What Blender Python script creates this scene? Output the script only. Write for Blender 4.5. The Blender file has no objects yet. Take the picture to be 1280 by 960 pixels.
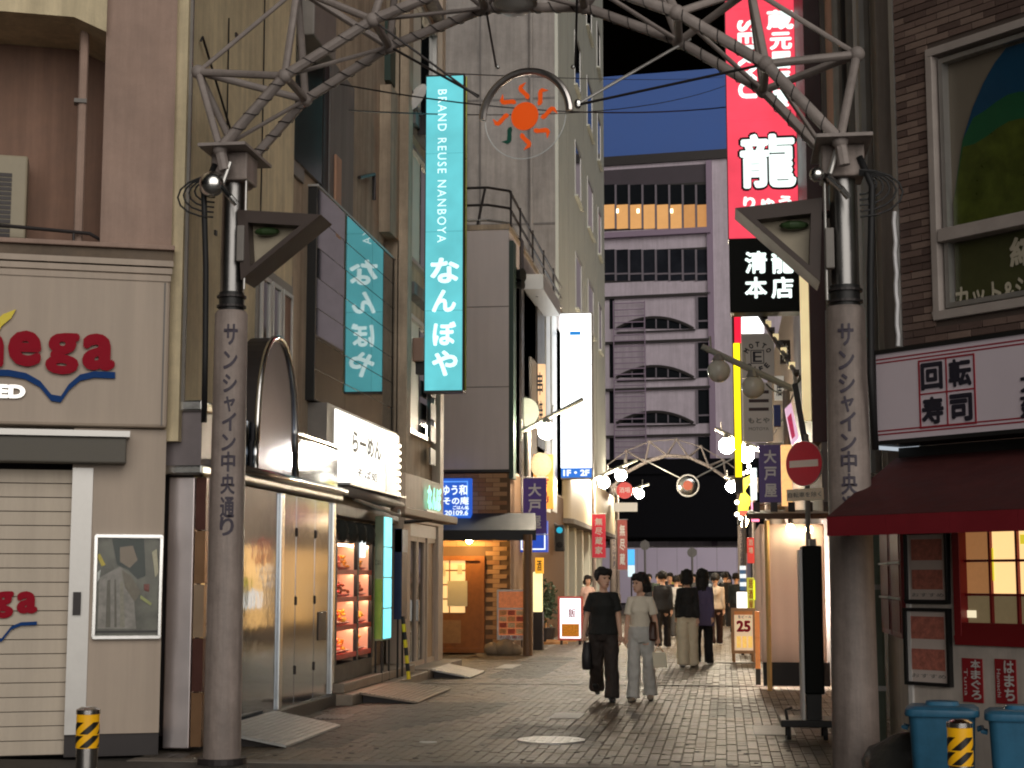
import bpy, bmesh, math, random
from mathutils import Vector, Matrix, noise
random.seed(7)
S = bpy.context.scene
COL = S.collection
# ------------------------------------------------------------------ camera, light, exposure
CAMZ, F = 1.62, 2000.0                       # focal length in pixels of the 1280 wide photograph
PITCH, YAW = math.atan(242 / F), math.atan(265 / F * math.cos(math.atan(242 / F)))
cd = bpy.data.cameras.new('camera'); cam = bpy.data.objects.new('camera', cd); COL.objects.link(cam)
cam.location = (0, 0, CAMZ); cam.rotation_euler = (math.pi / 2 + PITCH, 0, YAW)
cd.sensor_width = 36; cd.lens = 36 * F / 1280; cd.clip_start = .1; cd.clip_end = 2000
S.camera = cam
W = bpy.data.worlds.new('World'); S.world = W; W.use_nodes = True
nt = W.node_tree; bg = nt.nodes['Background']
SUN_EL, SUN_AZ = math.radians(16), math.radians(160)     # glow of the lit crossing behind the camera
sky = nt.nodes.new('ShaderNodeTexSky'); sky.sky_type = 'NISHITA'; sky.sun_disc = False
sky.sun_elevation = math.radians(-5); sky.sun_rotation = SUN_AZ
nt.links.new(sky.outputs[0], bg.inputs[0]); bg.inputs[1].default_value = .12
sd = bpy.data.lights.new('sun', 'SUN'); sun = bpy.data.objects.new('sun', sd); COL.objects.link(sun)
sd.energy = 1.7; sd.angle = math.radians(64); sd.color = (1, .94, .87)
sdir = Vector((math.sin(SUN_AZ) * math.cos(SUN_EL), math.cos(SUN_AZ) * math.cos(SUN_EL), math.sin(SUN_EL)))
sun.rotation_euler = sdir.to_track_quat('Z', 'Y').to_euler()
S.view_settings.view_transform = 'Standard'; S.view_settings.look = 'None'
S.view_settings.exposure = .3; S.view_settings.gamma = 1
S.cycles.use_denoising = True
S.cycles.max_bounces = 6; S.cycles.diffuse_bounces = 3; S.cycles.glossy_bounces = 3
S.cycles.sample_clamp_indirect = 4; S.cycles.filter_width = 2.0
# ------------------------------------------------------------------ pixel -> place helpers (pixels of the 1280x960 photograph)
CR = cam.rotation_euler.to_matrix()
C0 = Vector((0, 0, CAMZ))
def ray(px, py): return CR @ Vector(((px - 640) / F, (480 - py) / F, -1))
def at(px, py, Y=None, X=None, Z=None):
    r = ray(px, py)
    t = Y / r.y if Y is not None else X / r.x if X is not None else (Z - CAMZ) / r.z
    return C0 + r * t
class Plane:                                 # an upright plane; u runs to the viewer's right, n to the viewer
    def __init__(s, p, q):
        s.O = Vector((p[0], p[1], 0)); d = Vector((q[0] - p[0], q[1] - p[1], 0)); s.d = d.normalized()
        s.n = Vector((s.d.y, -s.d.x, 0))
    def P(s, u, z, off=0): return s.O + s.d * u + s.n * off + Vector((0, 0, z))
    def uv(s, px, py, off=0):
        r = ray(px, py); t = (s.O + s.n * off - C0).dot(s.n) / r.dot(s.n)
        p = C0 + r * t
        return (p - s.O).dot(s.d), p.z
    def rect(s, a, b, c, d, off=0):          # pixel box -> u0,u1,z0,z1 (height taken at the middle column)
        m = (a + c) / 2
        u0, u1 = s.uv(a, (b + d) / 2, off)[0], s.uv(c, (b + d) / 2, off)[0]
        return u0, u1, s.uv(m, d, off)[1], s.uv(m, b, off)[1]
def PY(Y): return Plane((0, Y), (1, Y))
def PL(X): return Plane((X, 0), (X, 1))      # left-hand facade, faces +X
def PR(X): return Plane((X, 0), (X, -1))     # right-hand facade, faces -X
def lin(c):
    return tuple(((x / 255 + .055) / 1.055) ** 2.4 if x > 10 else x / 255 / 12.92 for x in c)
# ------------------------------------------------------------------ materials
MATS = {}
def mat(name, col, rough=.6, metal=0., var=.12, scale=5., bump=0., bscale=60., emit=None, es=0., streak=0., spec=.5, island=0., ior=1.45, dirt=0.):
    if name in MATS: return MATS[name]
    m = bpy.data.materials.new(name); m.use_nodes = True; MATS[name] = m
    t = m.node_tree; N, L = t.nodes.new, t.links.new
    b = t.nodes['Principled BSDF']
    b.inputs['Roughness'].default_value = rough; b.inputs['Metallic'].default_value = metal
    b.inputs['Specular IOR Level'].default_value = spec; b.inputs['IOR'].default_value = ior
    geo = N('ShaderNodeNewGeometry')
    cur = None
    rgb = N('ShaderNodeRGB'); rgb.outputs[0].default_value = (*col, 1); cur = rgb.outputs[0]
    def mul(fac_socket, lo, hi, cur):
        mr = N('ShaderNodeMapRange'); mr.inputs[3].default_value = lo; mr.inputs[4].default_value = hi
        L(fac_socket, mr.inputs[0])
        mx = N('ShaderNodeVectorMath'); mx.operation = 'SCALE'
        L(cur, mx.inputs[0]); L(mr.outputs[0], mx.inputs[3]); return mx.outputs[0]
    if var:
        n = N('ShaderNodeTexNoise'); n.inputs['Scale'].default_value = scale; n.inputs['Detail'].default_value = 6
        n.inputs['Roughness'].default_value = .65
        L(geo.outputs['Position'], n.inputs['Vector']); cur = mul(n.outputs[0], 1 - 1.6 * var, 1 + 1.6 * var, cur)
        if rough > .05:
            mr = N('ShaderNodeMapRange'); mr.inputs[3].default_value = rough * .75; mr.inputs[4].default_value = min(1, rough * 1.25)
            L(n.outputs[0], mr.inputs[0]); L(mr.outputs[0], b.inputs['Roughness'])
    if streak:                               # rain streaks and soot on old walls
        mp = N('ShaderNodeMapping'); mp.inputs['Scale'].default_value = (3.5, 3.5, .22)
        n = N('ShaderNodeTexNoise'); n.inputs['Scale'].default_value = 1.6; n.inputs['Detail'].default_value = 7
        n.inputs['Roughness'].default_value = .7
        L(geo.outputs['Position'], mp.inputs[0]); L(mp.outputs[0], n.inputs['Vector'])
        cr = N('ShaderNodeMapRange'); cr.inputs[1].default_value = .35; cr.inputs[2].default_value = .68
        L(n.outputs[0], cr.inputs[0]); cur = mul(cr.outputs[0], 1 - streak, 1 + streak * .3, cur)
    if dirt:                                 # blotches of grime
        n = N('ShaderNodeTexNoise'); n.inputs['Scale'].default_value = .8; n.inputs['Detail'].default_value = 9
        n.inputs['Roughness'].default_value = .75; L(geo.outputs['Position'], n.inputs['Vector'])
        cr = N('ShaderNodeMapRange'); cr.inputs[1].default_value = .38; cr.inputs[2].default_value = .62
        L(n.outputs[0], cr.inputs[0]); cur = mul(cr.outputs[0], 1 - dirt, 1.05, cur)
    if island: cur = mul(geo.outputs['Random Per Island'], 1 - island, 1 + island, cur)
    L(cur, b.inputs['Base Color'])
    if bump:
        n = N('ShaderNodeTexNoise'); n.inputs['Scale'].default_value = bscale; n.inputs['Detail'].default_value = 4
        L(geo.outputs['Position'], n.inputs['Vector'])
        bp = N('ShaderNodeBump'); bp.inputs['Strength'].default_value = bump; bp.inputs['Distance'].default_value = .02
        L(n.outputs[0], bp.inputs['Height']); L(bp.outputs[0], b.inputs['Normal'])
    if emit:
        b.inputs['Emission Color'].default_value = (*emit, 1); b.inputs['Emission Strength'].default_value = es
    return m
def glow(name, rgb, es=1., base=.3):
    c = lin(rgb); new = name not in MATS; es = es * .88 if es < 3 else es; m = mat(name, tuple(x * base for x in c), .5, var=0, emit=c, es=es)
    if new and es < 3:                       # uneven light of tubes behind the face, put in as emission noise
        t = m.node_tree; g = t.nodes.new('ShaderNodeNewGeometry'); n = t.nodes.new('ShaderNodeTexNoise'); n.inputs['Scale'].default_value = 1.7; n.inputs['Detail'].default_value = 3
        r = t.nodes.new('ShaderNodeMapRange'); r.inputs[1].default_value = .3; r.inputs[2].default_value = .7; r.inputs[3].default_value = es * .82; r.inputs[4].default_value = es * 1.1
        t.links.new(g.outputs['Position'], n.inputs['Vector']); t.links.new(n.outputs[0], r.inputs[0]); t.links.new(r.outputs[0], t.nodes['Principled BSDF'].inputs['Emission Strength'])
    return m
def glassmat(name, tint=(.8, .9, .9), alpha=.25, rough=.03):
    if name in MATS: return MATS[name]
    m = bpy.data.materials.new(name); m.use_nodes = True; MATS[name] = m
    b = m.node_tree.nodes['Principled BSDF']
    b.inputs['Base Color'].default_value = (*tint, 1); b.inputs['Roughness'].default_value = rough
    b.inputs['Alpha'].default_value = alpha
    return m
# ------------------------------------------------------------------ mesh builder
ORG = {}
class MB:
    def __init__(s): s.v, s.f = [], []
    def add(s, vs, fs):
        k = len(s.v); s.v += [Vector(x) for x in vs]; s.f += [tuple(i + k for i in f) for f in fs]; return s
    HF = [(0, 3, 2, 1), (4, 5, 6, 7), (0, 1, 5, 4), (1, 2, 6, 5), (2, 3, 7, 6), (3, 0, 4, 7)]
    def hexa(s, p): return s.add(p, MB.HF)
    def box(s, x0, x1, y0, y1, z0, z1):
        return s.hexa([(x0, y0, z0), (x1, y0, z0), (x1, y1, z0), (x0, y1, z0), (x0, y0, z1), (x1, y0, z1), (x1, y1, z1), (x0, y1, z1)])
    def pb(s, pl, u0, u1, z0, z1, d0, d1):   # box on a plane: u, z, offset towards the viewer
        return s.hexa([pl.P(u0, z0, d1), pl.P(u1, z0, d1), pl.P(u1, z0, d0), pl.P(u0, z0, d0),
                       pl.P(u0, z1, d1), pl.P(u1, z1, d1), pl.P(u1, z1, d0), pl.P(u0, z1, d0)])
    def px(s, pl, a, b, c, d, d0, d1):       # the same by pixel box
        u0, u1, z0, z1 = pl.rect(a, b, c, d, d1); return s.pb(pl, u0, u1, z0, z1, d0, d1)
    def frame(s, pl, u0, u1, z0, z1, w, d0, d1):
        s.pb(pl, u0, u1, z0, z0 + w, d0, d1); s.pb(pl, u0, u1, z1 - w, z1, d0, d1)
        s.pb(pl, u0, u0 + w, z0 + w, z1 - w, d0, d1); return s.pb(pl, u1 - w, u1, z0 + w, z1 - w, d0, d1)
    def path(s, pts, r, n=8, cap=True, sq=None):
        pts = [Vector(p) for p in pts]; m = len(pts)
        rs = r if isinstance(r, (list, tuple)) else [r] * m
        rings, ref = [], None
        for i, p in enumerate(pts):
            t = (pts[min(i + 1, m - 1)] - pts[max(i - 1, 0)])
            if t.length < 1e-9: t = Vector((0, 0, 1))
            t.normalize()
            if ref is None: ref = Vector((1, 0, 0)) if abs(t.x) < .8 else Vector((0, 1, 0))
            a = (ref - t * ref.dot(t)).normalized(); b = t.cross(a); ref = a
            rr = rs[i]; ra, rb = rr if isinstance(rr, tuple) else (rr, rr)
            rings.append([p + a * ra * math.cos(2 * math.pi * k / n) + b * rb * math.sin(2 * math.pi * k / n) for k in range(n)])
        return s.loft(rings, cap)
    def tube(s, p, q, r, r2=None, n=8): return s.path([p, q], [r, r if r2 is None else r2], n)
    def loft(s, rings, cap=True):
        n = len(rings[0]); vs = [v for r in rings for v in r]; fs = []
        for i in range(len(rings) - 1):
            for k in range(n):
                j = (k + 1) % n; fs.append((i * n + k, i * n + j, (i + 1) * n + j, (i + 1) * n + k))
        if cap: fs.append(tuple(reversed(range(n)))); fs.append(tuple(range((len(rings) - 1) * n, len(rings) * n)))
        return s.add(vs, fs)
    def ell(s, c, rx, ry, rz, nu=14, nv=9, R=None):
        c = Vector(c); vs = []
        for i in range(nv + 1):
            a = math.pi * i / nv
            for k in range(nu):
                b = 2 * math.pi * k / nu
                p = Vector((rx * math.sin(a) * math.cos(b), ry * math.sin(a) * math.sin(b), rz * math.cos(a)))
                vs.append(c + (R @ p if R else p))
        fs = [(i * nu + k, (i + 1) * nu + k, (i + 1) * nu + (k + 1) % nu, i * nu + (k + 1) % nu) for i in range(nv) for k in range(nu)]
        return s.add(vs, fs)
    def prism(s, pts, vec):
        vec = Vector(vec); n = len(pts); a = [Vector(p) for p in pts]
        fs = [tuple(range(n)), tuple(reversed(range(n, 2 * n)))]
        fs += [(i, i + n, (i + 1) % n + n, (i + 1) % n) for i in range(n)]
        return s.add(a + [p + vec for p in a], fs)
    def quad(s, a, b, c, d): return s.add([a, b, c, d], [(0, 1, 2, 3)])
    def mesh(s, name, org=Vector()):
        me = bpy.data.meshes.new(name); me.from_pydata([v - org for v in s.v], [], s.f)
        bm = bmesh.new(); bm.from_mesh(me); bmesh.ops.remove_doubles(bm, verts=bm.verts, dist=1e-6)
        bmesh.ops.recalc_face_normals(bm, faces=bm.faces); bm.to_mesh(me); bm.free(); return me
    def build(s, name, m, parent=None, smooth=False, bevel=0., kind=None, label=None):
        if parent is None:
            xs = [v.x for v in s.v]; ys = [v.y for v in s.v]
            org = Vector(((min(xs) + max(xs)) / 2, (min(ys) + max(ys)) / 2, min(v.z for v in s.v)))
        else: org = ORG[parent]
        me = s.mesh(name, org); me.materials.append(m)
        o = link(name, me, parent, org)
        if smooth: me.shade_smooth() if hasattr(me, 'shade_smooth') else None
        if smooth == 'auto': me.set_sharp_from_angle(angle=math.radians(40))
        if bevel:
            bv = o.modifiers.new('bevel', 'BEVEL'); bv.width = bevel; bv.segments = 2; bv.limit_method = 'ANGLE'
        if kind: o['kind'] = kind
        if label: o['label'] = label
        return o
def link(name, me, parent, org):
    o = bpy.data.objects.new(name, me); COL.objects.link(o)
    if parent is None: o.location = org
    else: o.parent = parent
    ORG[o] = org; return o
def piece(name, me, parent, P, rot=None):    # an object that shares mesh data; P is the world place of its origin
    o = bpy.data.objects.new(name, me); COL.objects.link(o); o.parent = parent
    o.location = Vector(P) - ORG[parent]; ORG[o] = Vector(P)
    if rot: o.rotation_euler = rot
    return o
def tag(o, label, cat, group=None, kind=None):
    o['label'] = label; o['category'] = cat
    if group: o['group'] = group
    if kind: o['kind'] = kind
    return o
def thing(name, label, cat, loc, group=None):
    o = bpy.data.objects.new(name, None); o.empty_display_size = .2; COL.objects.link(o)
    o.location = Vector(loc); ORG[o] = Vector(loc); return tag(o, label, cat, group)
def struct(name, mb, m, **k): return mb.build(name, m, None, kind='structure', **k)
KIDS = None
def copy_tree(o, parent=None):
    c = o.copy(); COL.objects.link(c); c.parent = parent
    if o in ORG: ORG[c] = ORG[o]
    for ch in [x for x in o.children]: copy_tree(ch, c)
    return c
# ------------------------------------------------------------------ lettering (flat print, cut as thin raised letters)
def glyphs(s, bold=0., spacing=1., depth=.0, lead=1.):
    cu = bpy.data.curves.new('t', 'FONT'); cu.body = s; cu.size = 1; cu.offset = bold; cu.align_x = 'CENTER'
    cu.space_character = spacing; cu.space_line = lead; cu.resolution_u = 3; cu.fill_mode = 'FRONT'
    o = bpy.data.objects.new('t', cu); me = bpy.data.meshes.new_from_object(o)
    vs = [v.co.copy() for v in me.vertices]; fs = [tuple(p.vertices) for p in me.polygons]
    bpy.data.objects.remove(o); bpy.data.meshes.remove(me); bpy.data.curves.remove(cu)
    return vs, fs
def letters(s, pl, u0, u1, z0, z1, off, m, parent, bold=0., turn=False, mirror=False, name='lettering', spacing=1., lead=1., shear=0., fn=None):
    vs, fs = glyphs(s, 0, spacing, lead=lead)
    if not vs: return None
    if bold > .004:                          # heavier strokes: the thin glyph laid in a ring of small shifts, each a hair behind the last
        n0 = len(vs); v2, f2 = [], []
        nd = 6 if bold < .03 else 9
        for k in range(nd):
            an = 2 * math.pi * k / nd
            v2 += [Vector((v.x + bold * math.cos(an), v.y + bold * math.sin(an), -.00035 * (k + 1))) for v in vs]
            f2 += [tuple(i + n0 * k for i in f) for f in fs]
        vs, fs = v2 + [v.copy() for v in vs], f2 + [tuple(i + n0 * nd for i in f) for f in fs]
    xa, xb = min(v.x for v in vs), max(v.x for v in vs); ya, yb = min(v.y for v in vs), max(v.y for v in vs)
    out = []
    for v in vs:
        a, b = (v.x - xa) / max(1e-6, xb - xa), (v.y - ya) / max(1e-6, yb - ya)
        if turn: a, b = b, 1 - a
        if mirror: a = 1 - a
        u, z = u0 + (u1 - u0) * a + shear * (z1 - z0) * b, z0 + (z1 - z0) * b
        out.append((fn(u, z) + Vector((0, -v.z - .0035 * (bold > .004), 0))) if fn else pl.P(u, z, off + v.z + .0033 * (bold > .004)))
    mb = MB(); mb.v, mb.f = out, fs
    org = ORG[parent]; me = bpy.data.meshes.new(name); me.from_pydata([v - org for v in out], [], fs); me.materials.append(m)
    return link(name, me, parent, org)
def lpx(s, pl, a, b, c, d, off, m, parent, **k):
    u0, u1, z0, z1 = pl.rect(a, b, c, d, off); return letters(s, pl, u0, u1, z0, z1, off, m, parent, **k)
def column(s, pl, a, b, c, d, off, m, parent, **k):   # characters stacked one below another
    u0, u1, z0, z1 = pl.rect(a, b, c, d, off); n = len(s); h = (z1 - z0) / n
    for i, ch in enumerate(s):
        zt = z1 - i * h; w = .12 if ch not in 'ー' else .3
        g = .12
        if ch in 'っょゃゅシャュョッ' and ch in 'っょゃゅャュョッ': g = .25
        letters(ch, pl, u0 + (u1 - u0) * (g - .12), u1 - (u1 - u0) * (g - .12), zt - h * (1 - g * .8), zt - h * g * .8, off, m, parent, **k)
# ------------------------------------------------------------------ common materials
M_postchrome = mat('post_chrome', (.24, .235, .23), .34, 1, var=.15, scale=6)
M_steel = mat('brushed_steel', (.62, .6, .58), .22, 1, var=.1, scale=3)
M_chrome = mat('chrome', (.75, .75, .73), .22, 1, var=.1)
M_pole = mat('pole_paint', lin((152, 139, 132)), .55, var=.18, scale=5, streak=.35, bump=.25, bscale=25, dirt=.3)
M_truss = mat('weathered_truss_paint', lin((154, 144, 139)), .6, var=.2, scale=9, bump=.2, dirt=.25)
M_black = mat('black_paint', (.012, .012, .012), .5)
M_dark = mat('dark_metal', (.035, .03, .03), .45, .3)
M_white = mat('white_paint', (.72, .7, .68), .5, var=.08)
M_rubber = mat('rubber', (.02, .02, .02), .8)
M_cable = mat('cable', (.012, .012, .013), .6)
M_wood = mat('wood', lin((170, 125, 80)), .55, var=.25, scale=12)
M_letter = mat('dark_lettering', (.02, .018, .03), .6, var=0)
M_lamp = glow('lamp_glow', (255, 238, 210), 330)
M_lampoff = mat('milk_glass', (.5, .48, .42), .25, var=.05)
M_green = mat('dark_green_paint', (.02, .045, .035), .5)
M_glassdark = mat('dark_window_glass', (.012, .014, .017), .06, var=0, spec=.6)
M_grey = mat('grey_paint', lin((130, 125, 120)), .55, var=.1, dirt=.2)
M_alum = mat('aluminium', (.5, .49, .47), .4, .8, var=.1)
# ================================================================== ground
M_asph = mat('asphalt', (.075, .068, .06), .62, var=.3, scale=14, bump=.5, bscale=220, dirt=.3)
M_pave = mat('paving', (.15, .116, .076), .48, var=.2, scale=1.3, bump=.35, bscale=160, island=.1, dirt=.35)
M_joint = mat('paving_joint', (.125, .097, .065), .85, var=.2, scale=20)
M_kerb = mat('kerb_stone', (.23, .2, .17), .7, var=.2, scale=12, bump=.3, dirt=.3)
M_line = mat('road_paint', (.62, .6, .56), .6, var=.25, scale=25, dirt=.25)
struct('ground', MB().quad((-600, -200, -.03), (600, -200, -.03), (600, 900, -.03), (-600, 900, -.03)), M_asph)
struct('crossing_road', MB().box(-40, 40, -20, 13.98, -.026, -.002), M_asph)
road = struct('street', MB().box(-5.3, 1.9, 14.2, 100, -.026, -.012), M_joint)
struct('kerb_strip', MB().box(-5.3, 1.9, 13.98, 14.2, -.026, .004), M_kerb)
# paving blocks: the nearest 300 one by one, the rest joined
bw, bl, gp = .1, .2, .0035
blk = MB().hexa([(0, 0, 0), (bw - gp, 0, 0), (bw - gp, bl - gp, 0), (0, bl - gp, 0), (.003, .003, .012), (bw - gp - .003, .003, .012), (bw - gp - .003, bl - gp - .003, .012), (.003, bl - gp - .003, .012)])
blk_me = blk.mesh('paving_block'); blk_me.materials.append(M_pave)
M_pave2 = mat('paving_repaired', (.085, .07, .052), .55, var=.2, scale=1.3, bump=.35, bscale=160, island=.12, dirt=.35)
M_pave3 = mat('paving_pale', (.17, .135, .09), .5, var=.2, scale=1.3, bump=.35, bscale=160, island=.12, dirt=.3)
rest = MB(); k = 0; patch = MB(); pale = MB()
def repaired(x, y): return (x < -3.3 + .5 * math.sin(y * .7) and y < 21) or (-2.4 < x < -1.3 and 16.2 < y < 17.9) or (-.2 < x < .9 and 19 < y < 22.3) or (-3.9 < x < -3.0 and 26 < y < 33)
def palish(x, y): return random.random() < .02 or (-1.2 < x < -.4 and 24.9 < y < 27)
for j in range(0, 150):
    for i in range(0, 72):
        x, y = -5.3 + i * bw, 14.2 + j * bl + (bl / 2 if i % 2 else 0)
        dz = random.uniform(-.0035, .0025)
        if k < 300 and -4.9 < x < 1.7:
            piece('paving_block', blk_me, road, (x, y, -.012 + dz)); k += 1
        else:
            (patch if repaired(x, y) else pale if palish(x, y) else rest).add([v + Vector((x, y, -.012 + dz)) for v in blk.v], [MB.HF[1]] + MB.HF[2:])
rest.build('paving_block_field', M_pave, road, kind='stuff'); patch.build('repaired_paving_field', M_pave2, road, kind='stuff'); pale.build('pale_paving_field', M_pave3, road, kind='stuff')
rr = random.Random(9); gum = MB()
for i in range(160):
    gx, gy_, gr = rr.uniform(-4.6, 1.3), 14.4 + rr.random() ** 2 * 22, rr.uniform(.012, .035)
    gum.prism([Vector((gx + gr * math.cos(t) * rr.uniform(.7, 1.2), gy_ + gr * math.sin(t), .0035)) for t in [q * math.pi / 4 for q in range(8)]], (0, 0, -.004))
gum.build('gum_spot', mat('old_gum', (.03, .027, .024), .8), road, kind='stuff')
for gx, gy_ in ((-4.55, 18.6), (-4.6, 24.0), (.95, 20.6)):
    g_ = struct('drain_grate', MB().box(gx - .2, gx + .2, gy_ - .3, gy_ + .3, -.01, .004), M_dark)
    for q in range(7): MB().box(gx - .18 + .055 * q, gx - .155 + .055 * q, gy_ - .28, gy_ + .28, .002, .012).build('grate_bar', M_grey, g_)
# beyond 44 m the blocks are a few pixels: coarse slabs with joints in the material's grain
far = MB()
for j in range(0, 70):
    for i in range(9):
        far.box(-5.3 + i * .8, -5.3 + i * .8 + .79, 44.2 + j * .8, 44.99 + j * .8, -.012, random.uniform(-.002, .002))
far.build('paving_slab_field', M_pave, road, kind='stuff')
# a band of paler stone across the street by the first lamps and two drain channels
for (ya, yb) in ((24.6, 24.75), (31.2, 31.5)):
    struct('drain_channel', MB().box(-4.9, 1.4, ya, yb, -.01, .0075), M_kerb)
mh = thing('manhole_cover', 'round pale manhole cover set in the dark paving near the crossing', 'manhole cover', (at(689, 926, Z=.004)))
p = at(689, 926, Z=0); R0 = .34
ring = [Vector((p.x + R0 * math.cos(a), p.y + R0 * math.sin(a), 0)) for a in [2 * math.pi * i / 28 for i in range(28)]]
M_mh = mat('cast_iron_cover', (.42, .41, .39), .45, .5, var=.3, scale=30)
MB().prism([v + Vector((0, 0, .014)) for v in ring], (0, 0, -.02)).build('cover', M_mh, mh)
mb = MB()
for a in range(-3, 4):
    for b in range(-3, 4):
        if a * a + b * b < 10: mb.box(p.x + a * .085 - .03, p.x + a * .085 + .03, p.y + b * .085 - .03, p.y + b * .085 + .03, .013, .019)
mb.build('grip_pattern', M_mh, mh)
def mark(px0, py0, px1, py1, lab):
    a, b = at(px0, py0, Z=0), at(px1, py1, Z=0)
    tag(MB().box(min(a.x, b.x), max(a.x, b.x), min(a.y, b.y), max(a.y, b.y), .003, .0075).build('painted_mark', M_line), lab, 'road marking')
mark(686, 898, 731, 892, 'short white painted dash on the paving ahead of the walking couple')
mark(943, 919, 990, 908, 'worn white painted patch on the paving below the black wheeled stand')
mark(618, 836, 652, 831, 'faint white painted mark on the paving in front of the menu stand')
a = at(535, 928, Z=0)
tag(MB().prism([Vector((a.x + .09 * math.cos(t), a.y + .09 * math.sin(t), .006)) for t in [i * math.pi / 8 for i in range(16)]], (0, 0, -.005)).build('valve_cover', M_mh), 'small round metal valve cover in the paving left of the manhole', 'valve cover')
# ================================================================== left: corner building of the shuttered shop
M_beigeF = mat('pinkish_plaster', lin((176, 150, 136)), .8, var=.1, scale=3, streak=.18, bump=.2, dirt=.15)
M_beigeS = mat('yellowish_plaster', lin((226, 210, 174)), .8, var=.12, scale=3, streak=.25, bump=.25, dirt=.2)
M_fascia = mat('fascia_panel', lin((180, 164, 148)), .5, var=.05, scale=2, streak=.1)
M_shut = mat('shutter_slat', lin((172, 160, 144)), .45, .2, var=.08, streak=.12)
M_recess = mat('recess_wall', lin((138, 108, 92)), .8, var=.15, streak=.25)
M_red = mat('red_letter', lin((150, 12, 36)), .6, var=.04, spec=.15)
M_blue = mat('blue_letter', lin((22, 62, 120)), .6, var=.04, spec=.15)
PLF = Plane((-6.335, 14.0), (-5.08, 14.5)); PLS = Plane((-5.09, 14.52), (-5.2, 18.9))
cb = thing('corner_shop_building', 'beige plastered corner building with a closed roller shutter and red lettered fascia', 'building', (-6.2, 15.5, 0))
def U(px, py, off=0, pl=PLF): return pl.uv(px, py, off)[0]
def Zz(px, py, off=0, pl=PLF): return pl.uv(px, py, off)[1]
uR = U(204, 700); uL = uR - 4.2
zA, zB, zC = Zz(100, 325), Zz(100, 535), Zz(100, 918)     # top of fascia, underside of fascia, plinth
# ground storey wall right of the shutter, plinth
us = U(84, 800)
MB().pb(PLF, us, uR, zC, zB, -.3, 0).build('wall', M_fascia, cb)
MB().pb(PLF, us, uR, 0, zC, -.3, -.03).build('plinth', M_dark, cb)
MB().pb(PLF, us - .0, U(110, 800), zC, Zz(100, 585), 0, .02).build('shutter_guide', M_alum, cb)
MB().px(PLF, 91, 740, 101, 769, .02, .05).build('shutter_switch_box', M_dark, cb)
# shutter, slat by slat
sl0, sl1 = Zz(40, 585), Zz(40, 945); n = 20; h = (sl0 - sl1) / n
slb = MB().hexa([(0, 0, 0), (us - uL, 0, 0), (us - uL, .05, 0), (0, .05, 0), (0, .012, h - .008), (us - uL, .012, h - .008), (us - uL, .05, h - .008), (0, .05, h - .008)])
R = math.atan2(PLF.d.y, PLF.d.x)
sh = MB().pb(PLF, uL, us, 0, sl0, -.3, -.2).build('roller_shutter', M_joint, cb)
slm = slb.mesh('slat'); slm.materials.append(M_shut)
for i in range(n): piece('slat', slm, sh, PLF.P(uL, sl1 + i * h, -.09), (0, 0, R))
MB().pb(PLF, uL, us, 0.01, sl1 - .01, -.14, -.1).build('bottom_rail', M_dark, sh)
for ch, bx in (('m', (-86, 739, -42, 767)), ('e', (-38, 739, -12, 767)), ('g', (-9, 739, 17, 773)), ('a', (21, 739, 47, 767))): lpx(ch, PLF, *bx, -.068, M_red, sh, bold=.05)
def wave(px_pts, w, off, m, parent, name='wave_line'):
    mb = MB(); P = [PLF.uv(x, y, off) for x, y in px_pts]
    for (u0, z0), (u1, z1) in zip(P[:-1], P[1:]):
        mb.prism([PLF.P(u0, z0 - w, off), PLF.P(u1, z1 - w, off), PLF.P(u1, z1 + w, off), PLF.P(u0, z0 + w, off)], -PLF.n * .02)
    return mb.build(name, m, parent)
wave([(-60, 780), (-30, 782), (-8, 800), (2, 800), (14, 785), (26, 780), (46, 779)], .016, -.062, M_blue, sh)
# sunshade roll over the shutter
MB().pb(PLF, uL, U(158, 560), Zz(80, 580), Zz(80, 548), .0, .22).build('awning_case', mat('awning_case', lin((96, 92, 84)), .6), cb, bevel=.015)
MB().pb(PLF, uL, U(162, 545), Zz(80, 548) + .004, Zz(80, 540), .0, .26).build('awning_lid', M_alum, cb)
# fascia
fs = thing('shop_fascia_sign', 'beige shop fascia with bold red latin letters over a blue wave line', 'shop sign', PLF.P(uR - 2, zB, .1))
MB().pb(PLF, uL, uR, zB + .01, zA - .1, -.1, .1).build('panel', M_fascia, fs, bevel=.03)
for i, k in enumerate((.09, .06, .03)): MB().pb(PLF, uL, uR + .01 * i, zA - .19 + .07 * i, zA - .135 + .07 * i, .1, .115 + .012 * i).build('top_moulding', M_fascia, fs)
MB().pb(PLF, uR - .06, uR - .045, zB + .03, zA - .2, .1, .108).build('edge_groove', M_grey, fs)
lo = .112
u0, u1, z0, z1 = PLF.rect(-118, 414, 144, 465, lo)
# the word runs out of the picture on the left
for ch, bx in (('O', (-136, 392, -80, 459)), ('m', (-74, 413, 5, 458)), ('e', (10, 413, 52, 458)), ('g', (57, 416, 99, 468)), ('a', (103, 417, 144, 463))): lpx(ch, PLF, *bx, lo + .03, M_red, fs, bold=.042)
wave([(-70, 466), (10, 466), (32, 470), (50, 480), (64, 497), (76, 499), (86, 484), (100, 472), (118, 468), (144, 469)], .03, lo + .02, M_blue, fs)
M_yel = mat('yellow_letter', lin((226, 205, 40)), .4, var=.03)
pts = [PLF.P(*PLF.uv(x, y, lo), lo + .02) for x, y in ((-12, 415), (-4, 400), (4, 393), (20, 387), (14, 398), (2, 408), (-4, 420))]
MB().prism(pts, -PLF.n * .02).build('yellow_flame', M_yel, fs)
letters('ED', PLF, *PLF.rect(-4, 481, 32, 498, lo), lo + .02, M_chrome, fs, bold=.06)
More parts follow.
